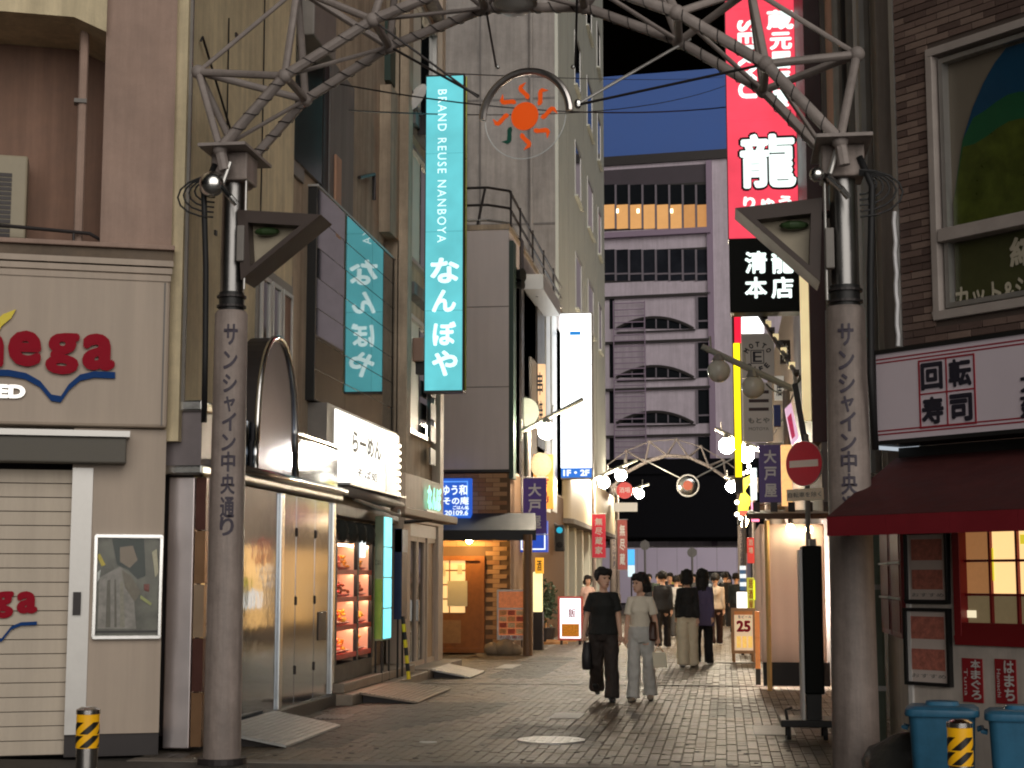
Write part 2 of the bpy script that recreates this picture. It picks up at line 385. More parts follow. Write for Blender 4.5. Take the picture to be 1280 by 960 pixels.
# upper storey: moulding, balcony recess, pier
MB().pb(PLF, uL, uR + .02, zA - .02, zA + .11, -.1, .07).build('cornice', mat('cornice_stone', lin((120, 104, 88)), .7, dirt=.4), cb)
MB().pb(PLF, uL, uR + .03, zA + .114, zA + .16, -.1, .12).build('cornice', M_beigeF, cb, bevel=.01)
ur = U(128, 200)
MB().pb(PLF, ur, uR, zA + .16, 12, -.9, 0).build('pier', M_beigeF, cb)
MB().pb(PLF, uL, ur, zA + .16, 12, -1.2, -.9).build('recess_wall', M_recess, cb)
zs = Zz(60, 22)
MB().prism([PLF.P(uL, zs, -.9), PLF.P(ur - .3, zs, -.9), PLF.P(ur, zs - .12, -.9), PLF.P(ur, zs + 3, -.9), PLF.P(uL, zs + 3, -.9)], PLF.n * .98).build('soffit_beam', M_beigeS, cb)
MB().pb(PLF, U(94, 200), U(106, 200), zA + .16, zs, -.3, -.2).build('drain_pipe', M_beigeF, cb, bevel=.04)
MB().pb(PLF, U(92, 120), U(108, 120), Zz(100, 121), Zz(100, 116), -.31, -.18).build('pipe_clip', M_grey, cb)
rl = [PLF.P(*PLF.uv(x, y, -.15), -.15) for x, y in ((-60, 276), (92, 290), (112, 292), (126, 300), (126, 316))]
MB().path(rl, .018).build('balcony_rail', M_dark, cb)
MB().tube(PLF.P(*PLF.uv(92, 290, -.15), -.15), PLF.P(*PLF.uv(92, 316, -.15), -.15), .013).build('rail_post', M_dark, cb)
ac = thing('air_conditioner', 'boxy outdoor air conditioner unit on the recessed balcony above the fascia', 'air conditioner', PLF.P(U(0, 280), Zz(0, 284), -.6))
MB().pb(PLF, U(-60, 240), U(30, 240), Zz(0, 284), Zz(0, 176), -.8, -.5).build('case', mat('ac_case', lin((160, 150, 128)), .5), ac, bevel=.02)
mb = MB()
for i in range(14): mb.pb(PLF, U(-55, 240), U(10, 240), Zz(0, 278 - 6 * i), Zz(0, 281 - 6 * i) - .012, -.5, -.49)
mb.build('grille', M_dark, ac)
# side wall to the street
MB().pb(PLS, 0, 4.3, 2.9, 12, -.3, 0).build('side_wall', M_beigeS, cb)
u0, u1, z0, z1 = PLS.rect(318, 342, 362, 525)
sw_ = MB().pb(PLS, u0, u1, z0, z1, 0, .03).build('window_wall', M_grey, cb)
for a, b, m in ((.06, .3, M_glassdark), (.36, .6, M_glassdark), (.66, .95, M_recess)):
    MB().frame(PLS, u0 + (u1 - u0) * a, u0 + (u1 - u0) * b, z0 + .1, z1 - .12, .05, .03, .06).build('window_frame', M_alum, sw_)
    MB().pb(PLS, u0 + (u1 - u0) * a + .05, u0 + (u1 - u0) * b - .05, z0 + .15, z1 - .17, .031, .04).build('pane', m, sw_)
MB().pb(PLS, 0.02, 4.2, 0, 2.895, -2, -.25).build('side_wall_base', M_dark, cb)
MB().pb(PLS, .05, .09, 3.2, 10, 0, .03).build('corner_pipe', M_grey, cb)
for u_, za_, zb_ in ((1.3, 3.2, 7.5), (2.7, 4.5, 10)): MB().path([PLS.P(u_, za_, .02), PLS.P(u_ + .03, (za_ + zb_) / 2, .02), PLS.P(u_, zb_, .02)], .008, 5).build('wall_cable', M_cable, cb)
for u_, z_ in ((1.0, 5.1), (2.0, 6.3), (3.3, 4.6), (1.6, 7.4)): MB().pb(PLS, u_, u_ + .06, z_, z_ + .05, 0, .02).build('wall_fixing', M_dark, cb)
MB().path([PLS.P(0.3, 6.9, .03), PLS.P(.3, 6.95, .05), PLS.P(1.5, 6.2, .05)], .012).build('wall_cable', M_cable, cb)
# poster case on the front
pc = thing('poster_case', 'small framed poster case with a dark photo print on the beige wall', 'poster case', PLF.P(U(160, 800), Zz(160, 798), .02))
u0, u1, z0, z1 = PLF.rect(117, 668, 202, 799)
MB().frame(PLF, u0, u1, z0, z1, .03, 0, .06).build('frame', M_chrome, pc, bevel=.006)
M_post = mat('poster_print', (.16, .16, .13), .35, var=.75, scale=4.2)
MB().pb(PLF, u0 + .03, u1 - .03, z0 + .03, z1 - .03, 0, .02).build('print', M_post, pc)
mb = MB()
def blob(pl, pts, off, th=.004): mb.prism([pl.P(*pl.uv(x, y, off), off) for x, y in pts], -pl.n * th)
mb = MB(); blob(PLF, [(140, 672), (180, 672), (182, 720), (172, 724), (160, 712), (146, 706)], .026); mb.build('dark_hair_print', mat('print_dark', (.03, .045, .04), .4), pc)
mb = MB(); blob(PLF, [(150, 684), (166, 682), (172, 700), (162, 710), (150, 702)], .03); mb.build('face_print', mat('print_skin', (.28, .22, .16), .4), pc)
mb = MB(); blob(PLF, [(124, 722), (150, 708), (166, 722), (170, 786), (122, 786)], .028); mb.build('dress_print', mat('print_dress', (.3, .28, .25), .4, var=.5, scale=14), pc)
MB().pb(PLF, u0 + .03, u1 - .03, z0 + .06, z0 + .08, .02, .03).build('ledge', M_dark, pc)
for nm, c, pts_ in (('yellow_reflection', (210, 190, 60), [(121, 694), (125, 692), (132, 706), (127, 708)]), ('white_reflection', (200, 205, 200), [(121, 716), (126, 712), (124, 724), (121, 728)]), ('red_flower_print', (120, 40, 24), [(180, 730), (187, 730), (186, 740), (180, 738)]),  # yellow and white shapes are painted reflection streaks, the others are print
                    ('leaf_print', (170, 176, 110), [(176, 744), (190, 754), (188, 757), (175, 748)]), ('sleeve_print', (120, 112, 96), [(152, 712), (164, 720), (176, 740), (168, 752), (156, 734)]), ('fold_print', (150, 146, 130), [(150, 728), (154, 726), (156, 784), (150, 784)]), ('fold_print', (104, 100, 88), [(134, 726), (138, 724), (138, 784), (132, 784)]), ('fold_print', (104, 100, 88), [(143, 724), (145, 724), (146, 784), (143, 784)]), ('blossom_print', (196, 190, 160), [(190, 690), (196, 686), (198, 716), (194, 722)])):
    mb = MB(); blob(PLF, pts_, .034); mb.build(nm, mat(nm + str(c[0]), lin(c), .4, var=.3, scale=30), pc)
MB().pb(PLF, u0 + .03, u1 - .03, z0 + .03, z1 - .03, .04, .045).build('cover_glass', glassmat('case_glass', (.3, .32, .3), .07, .04), pc)
# ================================================================== left: stainless clad shop
st = thing('stainless_shop_front', 'ground floor shop front clad in shiny stainless steel with a rounded arch fascia', 'building', (-5.2, 17.4, 0))
P5 = PL(-5.0)
yb, ye = 14.75, 20.25
M_steelp = mat('stainless_panel', (.34, .4, .48), .07, 1, var=.1, scale=1.2, bump=.12, bscale=2.2)
M_steeld = mat('stainless_door', (.34, .37, .41), .12, 1, var=.12, scale=1.5, bump=.03, bscale=3)
MB().box(-5.6, -5.03, yb + .05, ye, 0.14, 2.6).build('backing', M_dark, st)
MB().box(-5.6, -4.93, yb + .3, ye + .02, 0, .14).build('plinth', mat('granite_plinth', (.05, .042, .036), .4, var=.3, scale=30), st)
# rounded end facing the crossing
pts = []
for i in range(9):
    a = math.pi * (1 - i / 8); pts.append(Vector((-5.0 + .09 * math.cos(a) * 1.0, 14.78 - .06 * math.sin(a), .08)))
pts = [Vector((-5.085, 14.95, .08))] + pts + [Vector((-4.91, 14.95, .08))]
PE = PY(14.72); u0, u1, z0, z1 = PE.rect(207, 596, 240, 912)
MB().pb(PE, u0, u1, .03, z1, -.12, 0).build('end_cap', mat('end_cap_steel', (.72, .66, .66), .34, 1, var=.12, scale=1.5), st, bevel=.012)
u0, u1, _, _ = PE.rect(241, 596, 254, 912)
for k in range(5): MB().pb(PE, u0, u1, .05 + (z1 - .05) * k / 5, .04 + (z1 - .05) * (k + 1) / 5, -.12, -.02).build('end_panel', mat(f'amber_panel{k % 3}', ((.3, .17, .09), (.12, .05, .04), (.42, .3, .2))[k % 3], .3, .6), st)
MB().box(-4.905, -4.865, 14.85, 14.93, .08, 2.58).build('edge_trim', M_chrome, st)
ys = [14.97, 16.32, 17.62]
zt = 2.58
for a, b in ((14.97, 16.31), (16.33, 17.66)):
    MB().box(-5.02, -4.985, a, b, .145, zt).build('panel', M_steelp, st, bevel=.006)
MB().box(-5.02, -4.95, 17.67, 17.80, .145, zt).build('pilaster', M_chrome, st, bevel=.012)
for a, b in ((17.81, 18.42), (18.44, 19.3), (19.32, 20.1)):
    d = MB().box(-5.02, -4.988, a, b, .145, zt).build('door', M_steeld, st, bevel=.006)
    for zz in (.5, 1.3, 2.1): MB().tube((-4.985, a + .01, zz), (-4.985, a + .01, zz + .1), .014).build('hinge', M_dark, d)
MB().box(-5.0, -4.975, 19.5, 19.9, .85, 1.2).build('letter_box', M_dark, st, bevel=.01)
MB().box(-5.02, -4.95, 20.12, 20.24, .145, zt).build('pilaster', M_chrome, st, bevel=.012)
# cornice, fascia, arch
MB().path([(-4.86, 14.9, 2.72), (-4.86, 20.35, 2.72)], .05).build('cornice_tube', M_chrome, st, smooth=True)
MB().box(-5.1, -4.88, 14.9, 20.35, 2.6, 2.68).build('cornice', M_alum, st, bevel=.02)
MB().box(-5.1, -4.93, 14.9, 20.2, 2.76, 3.26).build('fascia', mat('fascia_steel', (.22, .26, .32), .06, 1, var=.15, scale=2, bump=.05, bscale=2), st, bevel=.008)
MB().box(-5.12, -4.88, 17.9, 20.25, 3.262, 3.31).build('fascia_cap', M_chrome, st, bevel=.01)
arch = [Vector((-4.9, 16.35, 2.77)), Vector((-4.9, 16.35, 3.05))]
for i in range(25):
    t = math.pi * i / 24; arch.append(Vector((-4.9, 17.17 - .78 * math.cos(t), 3.05 + 1.22 * math.sin(t) ** .8)))
arch += [Vector((-4.9, 17.98, 3.05)), Vector((-4.9, 17.98, 2.77))]
MB().prism(arch, (-.45, 0, 0)).build('arch_body', M_dark, st)
MB().prism([v + Vector((.012, 0, 0)) for v in arch], (-.008, 0, 0)).build('arch_face', mat('arch_mirror', (.3, .36, .52), .06, 1, var=.12, scale=1.5), st)
MB().path([v + Vector((.02, 0, 0)) for v in arch], .035, n=6).build('arch_trim', M_chrome, st, smooth=True)
# return of the fascia towards the crossing (grey box with two polished rails)
PB = PY(14.62)
u0, u1, z0, z1 = PB.rect(205, 515, 252, 582)
MB().pb(PB, u0, u1, z0, z1, -.35, 0).build('fascia_return', mat('fascia_grey', lin((128, 120, 122)), .4, .3), st)
for a, b in ((500, 514), (581, 593)): MB().px(PB, 197, a, 253, b, -.36, .05).build('return_rail', M_chrome, st, bevel=.02)
# ================================================================== left: glass panelled shop
gb = thing('glass_panel_building', 'grey building with a big dark glass panel over its first floor', 'building', (-6, 22.6, 0))
M_conc = mat('stained_render', lin((186, 168, 146)), .85, var=.15, scale=2, streak=.35, bump=.2, dirt=.25)
M_concd = mat('dark_render', lin((118, 114, 112)), .8, var=.15, scale=2, streak=.3)
P535 = PL(-5.38)
MB().box(-9, -5.38, 19, 25.0, 0, 13).build('wall', M_conc, gb)
MB().px(P535, 362, 20, 404, 212, 0, .06).build('glazed_strip', mat('grey_glazing', (.06, .065, .065), .12, .2), gb)
MB().px(P535, 405, 60, 412, 240, 0, .07).build('downpipe', M_black, gb)
MB().px(P535, 412, 90, 442, 330, 0, .09).build('pilaster', M_concd, gb)
MB().px(P535, 420, 195, 427, 300, .09, .13).build('vent_pipe', mat('rust_pipe', lin((170, 130, 105)), .6), gb, bevel=.02)
MB().px(P535, 488, 40, 508, 115, 0, .1).build('green_panel', M_green, gb)
MB().px(P535, 488, 118, 507, 300, 0, .18).build('pilaster', M_conc, gb)
MB().path([P535.P(*P535.uv(445, 222), .05), P535.P(*P535.uv(462, 218), .07), P535.P(*P535.uv(462, 250), .07)], .03).build('wall_pipe', M_dark, gb)
# bay and eaves over the yellowish wall
MB().box(-5.6, -5.0, 18.95, 20.1, 8.4, 9.4).build('eaves_box', M_grey, gb, bevel=.02)
bw_ = MB().px(PY(18.95), 330, 100, 358, 208, -.9, 0).build('bay_window', M_grey, gb)
MB().px(PY(18.95), 334, 112, 352, 200, 0, .02).build('pane', mat('green_grey_glass', (.05, .06, .055), .1), bw_)
MB().px(PY(18.9), 320, 40, 334, 100, -.9, 0).build('shaft', M_concd, gb)
# the panel: black end wall + tiled mirror glass
PG = PL(-5.25)
y0, y1 = 20.2, 25.25; z0, z1 = 3.92, 6.76
MB().box(-5.45, -5.262, y0, y1, z0, z1).build('panel_case', M_black, gb)
M_mirr = mat('black_mirror_glass', (.02, .028, .032), .025, 0, var=0, spec=1., ior=2.6)
rows, cols = 7, 3
for i in range(cols):
    for j in range(rows):
        ya, yb2 = y0 + (y1 - y0) * i / cols, y0 + (y1 - y0) * (i + 1) / cols
        za, zb2 = z0 + (z1 - z0) * j / rows, z0 + (z1 - z0) * (j + 1) / rows
        e = random.uniform(-.0006, .0006)
        MB().hexa([(-5.261, ya + .006, za + .006), (-5.25 + e, ya + .006, za + .006), (-5.25 - e, yb2 - .006, za + .006), (-5.261, yb2 - .006, za + .006),
                   (-5.261, ya + .006, zb2 - .006), (-5.25 + e, ya + .006, zb2 - .006), (-5.25 - e, yb2 - .006, zb2 - .006), (-5.261, yb2 - .006, zb2 - .006)]).build('glass_tile', M_mirr, gb)
MB().box(-5.46, -5.235, y0 - .02, y1, z1 + .002, z1 + .03).build('panel_cap', M_alum, gb)
# shaded window band between the yellowish wall and the arch
MB().px(PY(19.2), 322, 345, 362, 520, -.1, 0).build('window_wall', M_grey, gb)
MB().px(PY(19.2), 326, 352, 338, 500, 0, .02).build('window', M_glassdark, gb)
MB().px(PY(19.2), 342, 352, 358, 500, 0, .02).build('window', M_concd, gb)
# lit white sign below the panel
P51 = PL(-5.1)
ws = thing('lit_wall_sign', 'bright white backlit shop sign below the dark glass panel', 'lit sign', (-5.1, 22.5, 2.85))
M_whiteglow = glow('white_sign_glow', (255, 252, 244), 1.5)
za, zb2 = 2.86, 3.86
MB().box(-5.4, -5.12, 20.35, 25.0, za - .04, zb2 + .04).build('case', M_grey, ws)
MB().box(-5.12, -5.1, 20.75, 23.95, za, zb2).build('face', M_whiteglow, ws)
MB().box(-5.12, -5.1, 24.0, 25.0, za, zb2).build('end_plate', mat('sign_grey', lin((110, 106, 108)), .3, .3), ws)
M_greyletter = mat('grey_print', (.12, .12, .11), .6, var=0)
letters('らーめん', P51, 21.7, 23.6, 3.36, 3.66, .006, M_greyletter, ws, bold=.03)
letters('そば処', P51, 22.0, 23.4, 3.02, 3.16, .006, M_greyletter, ws, bold=.02)
for i in range(8): MB().tube((-5.09, 24.85, 2.92 + .11 * i), (-5.05, 24.85, 2.92 + .11 * i), .025).build('bulb', glow('small_bulb', (255, 240, 215), 9), ws)
# shop below: dark recess, entrance slab
MB().box(-6.6, -6.5, 20.25, 25, 0, 2.84).build('recess_wall', mat('shop_dark_wall', (.06, .05, .045), .7), gb)
MB().box(-6.5, -5.1, 20.25, 25, 2.45, 2.8).build('lintel', M_dark, gb)
MB().box(-6.5, -5.05, 20.25, 20.33, .16, 2.45).build('jamb', M_dark, gb)
M_slab = mat('entrance_slab', (.26, .21, .16), .6, var=.2, scale=8, dirt=.3)
struct('entrance_step', MB().box(-6.4, -4.72, 20.3, 25.6, -.02, .14), M_slab, bevel=.015)
struct('entrance_step', MB().box(-6.4, -4.86, 20.4, 25.2, .142, .27), M_slab, bevel=.015)
# display case with sample dishes
dc = thing('display_case', 'glazed showcase of lit shelves with sample dishes beside the steel doors', 'display case', (-5.2, 21.3, .27))
M_casein = mat('case_lining', lin((236, 196, 168)), .6, var=.05)
CY0, CY1 = 20.36, 22.6
MB().box(-5.6, -5.55, CY0, CY1, .27, 2.1).build('back_panel', M_casein, dc)
MB().box(-5.6, -4.98, CY0, CY1, 2.1, 2.2).build('top', M_black, dc)
MB().box(-5.6, -4.98, CY0, CY1, .275, .5).build('base', M_black, dc)
for y in (CY0, 21.62, CY1 - .06): MB().box(-5.55, -4.98, y, y + .1, .5, 2.1).build('post', M_black, dc)
shz = [.62, .99, 1.36, 1.72]
M_shelf = mat('red_shelf', lin((190, 40, 40)), .4)
for yq in (21.6, CY1 - .075): MB().box(-5.55, -5.03, yq, yq + .012, .5, 2.1).build('side_lining', M_casein, dc)
for z in shz: MB().box(-5.54, -5.0, CY0 + .1, CY1 - .06, z - .02, z).build('shelf', M_shelf, dc); MB().box(-5.0, -4.985, CY0 + .1, CY1 - .06, z - .06, z + .005).build('shelf_lip', M_shelf, dc)
M_strip = glow('shelf_light', (255, 214, 180), 16)
for z in shz[1:] + [2.09]: MB().box(-5.08, -5.04, CY0 + .1, CY1 - .06, z - .05, z - .024).build('light_strip', M_strip, dc)
M_plate = mat('dish_white', (.7, .68, .62), .25); 
foods = [((225, 150, 40), 'orange'), ((205, 45, 40), 'red'), ((236, 190, 70), 'yellow'), ((235, 130, 110), 'pink'), ((120, 60, 30), 'brown'), ((220, 90, 40), 'tan')]
names = ['top', 'third', 'second', 'lowest']
for si, z in enumerate(shz):
    for j, y in enumerate((20.62, 20.95, 21.3, 21.9, 22.25)):
        c, w = foods[(si * 2 + j * 3) % 6]
        lv = ['lowest', 'second lowest', 'third', 'topmost'][si]
        ds = thing('sample_dish', f'plate of {w} sample food on the {lv} showcase shelf, {["nearest the steel doors","second from the steel doors","middle of its row","second from the far end","at the far end"][j]}', 'sample dish', (-5.2, y, z), 'sample dishes in the showcase')
        MB().path([(-5.14, y, z + .008), (-5.14, y, z + .04)], [.07, .145], n=14).build('plate', M_plate, ds)
        mb = MB()
        for q in range(15):
            h_ = random.random(); mb.ell((-5.14 + random.uniform(-.09, .09) * (1 - .6 * h_), y + random.uniform(-.11, .11) * (1 - .6 * h_), z + .05 + .14 * h_), random.uniform(.018, .045), random.uniform(.02, .05), random.uniform(.015, .03), 7, 5)
        mb.build('food', mat('food_' + w, lin(c), .4, var=.6, scale=26), ds, smooth=True)
# hanging lanterns under the lintel
for i in range(5):
    y = 20.7 + i * .55
    ln = tag(MB().path([(-5.02, y, 2.38), (-5.02, y, 2.33), (-5.02, y, 2.22), (-5.02, y, 2.11), (-5.02, y, 2.07)], [.05, .11, .13, .11, .05], n=12).build('eaves_ball', mat('dark_cedar_ball', (.02, .022, .018), .9, var=.4, scale=40, bump=.6), smooth=True),
             'round dark ball hung under the shop eaves, ' + ['nearest the steel doors', 'second from the steel doors', 'middle of the five', 'second from the cyan sign', 'nearest the cyan sign'][i], 'ornament', 'dark balls under the eaves')
lt = thing('lit_box_sign', 'small white lit box sign with one character above the showcase glass', 'lit sign', (-4.95, 21.9, 1.75))
pa = PY(21.72)
u0, u1, z0, z1 = pa.rect(437, 658, 453, 697)
MB().pb(pa, u0, u1, z0, z1, -.22, 0).build('box', glow('lantern_glow', (236, 246, 246), 1.3), lt, bevel=.01)
letters('と', pa, u0 + .06, u1 - .04, z0 + .06, z0 + .16, .004, M_letter, lt)
yb_ = thing('menu_banner', 'narrow yellow and black menu strip hung behind the small lit box sign', 'banner', (-4.95, 22.9, .6))
pb_ = PY(22.66); u0, u1, z0, z1 = pb_.rect(453, 660, 460, 806)
MB().pb(pb_, u0, u1, z0, z1, -.03, 0).build('cloth', mat('yellow_cloth', lin((214, 178, 50)), .7, var=.4, scale=9), yb_)
MB().tube(pb_.P((u0 + u1) / 2, .27, -.05), pb_.P((u0 + u1) / 2, z1 + .05, -.05), .012).build('rod', M_dark, yb_)
cs = thing('cyan_stand_sign', 'tall cyan lit standing sign with a green grey end on thin black legs', 'lit sign', (-4.9, 23, .14))
MB().box(-4.98, -4.855, 22.7, 23.28, .72, 2.5).build('case', mat('sign_side_green', lin((128, 142, 116)), .4), cs, bevel=.01)
M_cyanst = glow('cyan_stand_glow', (120, 232, 246), 1.5)
for i in range(4): MB().box(-4.853, -4.842, 22.74, 23.24, .75 + .44 * i, 1.17 + .44 * i).build('lit_face', M_cyanst, cs)
MB().box(-4.97, -4.86, 22.685, 22.7, .75, 1.6).build('green_end_strip', mat('leaf_green', lin((110, 150, 60)), .4), cs)
letters('ごはん', PY(22.685), -4.965, -4.87, 1.8, 1.88, .004, M_letter, cs)
for x, y in ((-4.96, 22.74), (-4.87, 22.74), (-4.96, 23.24), (-4.87, 23.24)): MB().box(x - .012, x + .012, y - .012, y + .012, .14, .72).build('leg', M_black, cs)
bl_ = thing('blue_panel_board', 'dark blue upright board standing behind the cyan sign', 'board', (-4.85, 23.9, .14))
MB().box(-4.9, -4.78, 23.7, 24.1, 1.0, 2.35).build('board', mat('navy_panel', lin((28, 40, 74)), .4, var=.2), bl_)
MB().box(-4.9, -4.78, 23.7, 24.1, 2.0, 2.34).build('top_panel', mat('pale_blue_panel', lin((150, 170, 190)), .4, var=.5, scale=15), bl_).location.x += .006
for y in (23.72, 24.08): MB().tube((-4.84, y, .14), (-4.84, y, 1.0), .015).build('leg', M_black, bl_)
lb = thing('leaning_banner_pole', 'yellow and black striped strip leaning beside the blue board', 'barrier pole', (-4.6, 23.9, .14))
for i in range(8):
    a, b = Vector((-4.74 + .012 * i, 23.6, 1.05 - .115 * i)), Vector((-4.74 + .012 * (i + 1), 23.6, 1.05 - .115 * (i + 1)))
    MB().tube(a, b, .03, n=8).build('stripe', M_yel if i % 2 else M_black, lb)
# rolled awnings over the shop
aw = thing('rolled_awning', 'grey rolled up awning cassette on arms under the white lit sign', 'awning', (-4.8, 22, 2.6))
MB().path([(-4.92, 20.6, 2.76), (-4.92, 24.2, 2.72)], .075, n=10).build('roll', mat('awning_cloth', lin((120, 112, 104)), .6), aw, smooth=True)
MB().box(-5.1, -4.84, 20.55, 24.3, 2.83, 2.86).build('cover', M_alum, aw)
MB().path([(-4.95, 21.2, 2.68), (-4.6, 22.6, 2.5), (-4.9, 24, 2.66)], .025).build('arm', M_alum, aw)
aw2 = thing('retracted_awning', 'brown folded awning beam reaching over the cream shop entrance', 'awning', (-4.5, 25, 2.5))
MB().hexa([(-4.95, 23.6, 2.55), (-4.72, 23.6, 2.55), (-4.42, 26.6, 2.5), (-4.7, 26.6, 2.5), (-4.95, 23.6, 2.68), (-4.72, 23.6, 2.68), (-4.42, 26.6, 2.63), (-4.7, 26.6, 2.63)]).build('beam', mat('awning_brown', lin((128, 104, 84)), .5), aw2, bevel=.02)
MB().tube((-5.05, 25.2, 2.5), (-4.6, 25.2, 2.54), .03).build('bracket', M_dark, aw2)
# ================================================================== left: cream building with the blade sign
cr = thing('cream_shop_building', 'narrow cream building with glazed doors and small green lit letters', 'building', (-6, 27.3, 0))
M_cream = mat('cream_panel', lin((196, 178, 160)), .6, var=.08, streak=.15)
P505 = PL(-5.05)
YA, YB = 25.3, 28.8
MB().box(-9, -5.2, YA, YB, 2.5, 13).build('wall', M_conc, cr)
MB().box(-9, -5.5, YA, YB, 0, 2.5).build('wall', mat('shop_inside', lin((90, 70, 52)), .8), cr)
MB().box(-5.22, -5.05, YA, YA + .35, 3.3, 13).build('pilaster', M_conc, cr)
MB().box(-5.22, -5.05, YB - .35, YB, 3.3, 13).build('pilaster', M_cream, cr)
MB().box(-5.3, -5.05, YA, YB, 2.52, 3.3).build('fascia', M_cream, cr, bevel=.01)
M_blind = mat('window_blind', (.62, .62, .56), .5, var=.06)
for z in (4.0, 6.9, 9.6):
    w = MB().frame(P505, YA + .55, YB - .6, z, z + 2.0, .07, -.14, -.05).build('window', M_alum, cr)
    MB().pb(P505, YA + .62, 27.0, z + .07, z + 1.93, -.145, -.13).build('pane', M_blind, w)
    MB().pb(P505, 27.04, YB - .67, z + .07, z + 1.93, -.145, -.12).build('pane', M_glassdark, w)
    MB().pb(P505, YA + .4, YB - .4, z + 2.3, z + 2.5, -.15, .04).build('band', M_concd, cr)
for i, z in enumerate((4.2, 4.6, 5.0, 5.4)): MB().pb(P505, 27.6, 28.1, z - .6, z - .32, -.05, -.02).build('louvre', M_grey, cr)
MB().box(-5.1, -4.9, 26.0, 26.6, 5.2, 5.6).build('meter_box', mat('meter', lin((150, 120, 105)), .6), cr, bevel=.02)
# doors
for a, b, g in ((25.9, 26.6, 1), (26.62, 27.3, 1), (27.5, 28.3, 0)):
    d = MB().frame(P505, a, b, .16, 2.3, .08, -.12, -.05).build('door', M_cream, cr)
    MB().pb(P505, a + .08, b - .08, .24, 2.22, -.1, -.085).build('pane', M_glassdark if g else mat('cream_blind', lin((178, 150, 120)), .6), d)
MB().pb(P505, 26.5, 26.54, .9, 1.25, -.05, -.0).build('door_handle', M_chrome, cr)
MB().pb(P505, YA, 25.88, .16, 2.52, -.3, -.03).build('pier', M_cream, cr)
MB().pb(P505, 28.32, YB, .16, 2.52, -.3, -.0).build('pier', M_cream, cr)
MB().pb(P505, 25.9, 28.3, 2.3, 2.52, -.2, -.04).build('door_head', M_white, cr)
struct('entrance_step', MB().box(-6, -4.72, 25.62, 28.95, -.02, .16), M_slab, bevel=.015)
ns = thing('lit_letter_sign', 'small mint green lit letters on the cream shop fascia', 'lit sign', (-5.0, 27.6, 2.7))
letters('なんぼ', P505, 26.9, 28.2, 2.78, 3.2, .06, glow('mint_glow', (120, 236, 206), 2.2), ns, bold=.03)
MB().pb(P505, 26.85, 28.25, 2.74, 2.77, .0, .06).build('rail', M_alum, ns)
letters('買取専門店', P505, 27.0, 28.1, 2.58, 2.68, .006, M_greyletter, ns)
# blade sign
bs = thing('cyan_blade_sign', 'tall lit cyan blade sign with white letters on the cream building', 'lit sign', (-4.55, 26, 4.6))
P26 = PY(26.0)
u0, u1, z0, z1 = P26.rect(532, 95, 578, 488)
M_cyan = glow('cyan_sign_glow', (104, 208, 216), .9, .2)
M_wl = glow('white_letter_glow', (226, 255, 255), 1.0, .8)
MB().pb(P26, u0 - .02, u1 + .02, z0 - .03, z1 + .03, -.3, -.02).build('case', M_dark, bs)
np_ = 4
for i in range(np_):
    za, zb2 = z0 + (z1 - z0) * i / np_, z0 + (z1 - z0) * (i + 1) / np_
    MB().pb(P26, u0, u1, za + .004, zb2 - .004, -.02, 0).build('lit_panel', M_cyan, bs)
MB().pb(Plane((0, 26.3), (-1, 26.3)), -u1, -u0, z0, z1, 0, .012).build('rear_lit_panel', M_cyan, bs)
lpx('BRAND REUSE NANBOYA', P26, 547, 112, 558, 303, .006, M_wl, bs, turn=True, spacing=1.25)
for ch, (a, b, c, d) in zip('なんぼや', ((538, 322, 574, 354), (540, 362, 570, 390), (541, 402, 570, 432), (540, 438, 572, 470))):
    lpx(ch, P26, a, b, c, d, .006, M_wl, bs, bold=.035)
for z in (5.0, 9.1): MB().box(-5.06, u0, 26.1, 26.25, z, z + .35).build('bracket', M_dark, bs)
MB().tube((u1 + .04, 26.1, z0), (u1 + .04, 26.1, z1), .02).build('edge_trim', mat('brass_edge', (.4, .42, .12), .3, .8), bs)
fl = thing('wall_floodlight', 'white box floodlight tilted on the wall beside the top of the cyan blade sign', 'floodlight', (-5.0, 25.5, 9.0))
a = at(520, 122, Y=25.6)
MB().ell(a, .12, .08, .28, 4, 6, Matrix.Rotation(.6, 3, 'Y')).build('housing', M_white, fl, bevel=.01)
MB().tube(a, (-5.2, 25.6, a.z + .3), .03).build('bracket', M_dark, fl)
# ================================================================== left: corner restaurant and grey block above
RY = 34.8; PRST = PY(RY)
rs = thing('brick_corner_restaurant', 'corner restaurant with tan brick front, dark awning and a blank grey storey block above', 'building', (-6, 38, 0))
RX = -4.62
M_greyw = mat('blank_grey_cladding', lin((206, 196, 194)), .7, var=.05, scale=1, streak=.06)
zbk, zgr, zrf = 2.75, 3.98, 9.35
ux = PRST.uv(636, 430)[0]
MB().box(-11, ux, RY, 47, zgr, zrf).build('upper_wall', M_greyw, rs)
for x in (-6.4, -7.8): MB().box(x, x + .02, RY - .008, RY, zgr, zrf).build('cladding_joint', M_grey, rs)
for z in (5.8, 7.6): MB().box(-11, ux, RY - .008, RY, z, z + .02).build('cladding_joint', M_grey, rs)
MB().box(ux, ux + .1, RY + .02, RY + .5, zgr - .2, zrf - .25).build('corner_strip', M_green, rs)
MB().box(-11, ux + .03, RY - .03, RY + .1, zgr - .06, zgr).build('ledge', M_dark, rs)
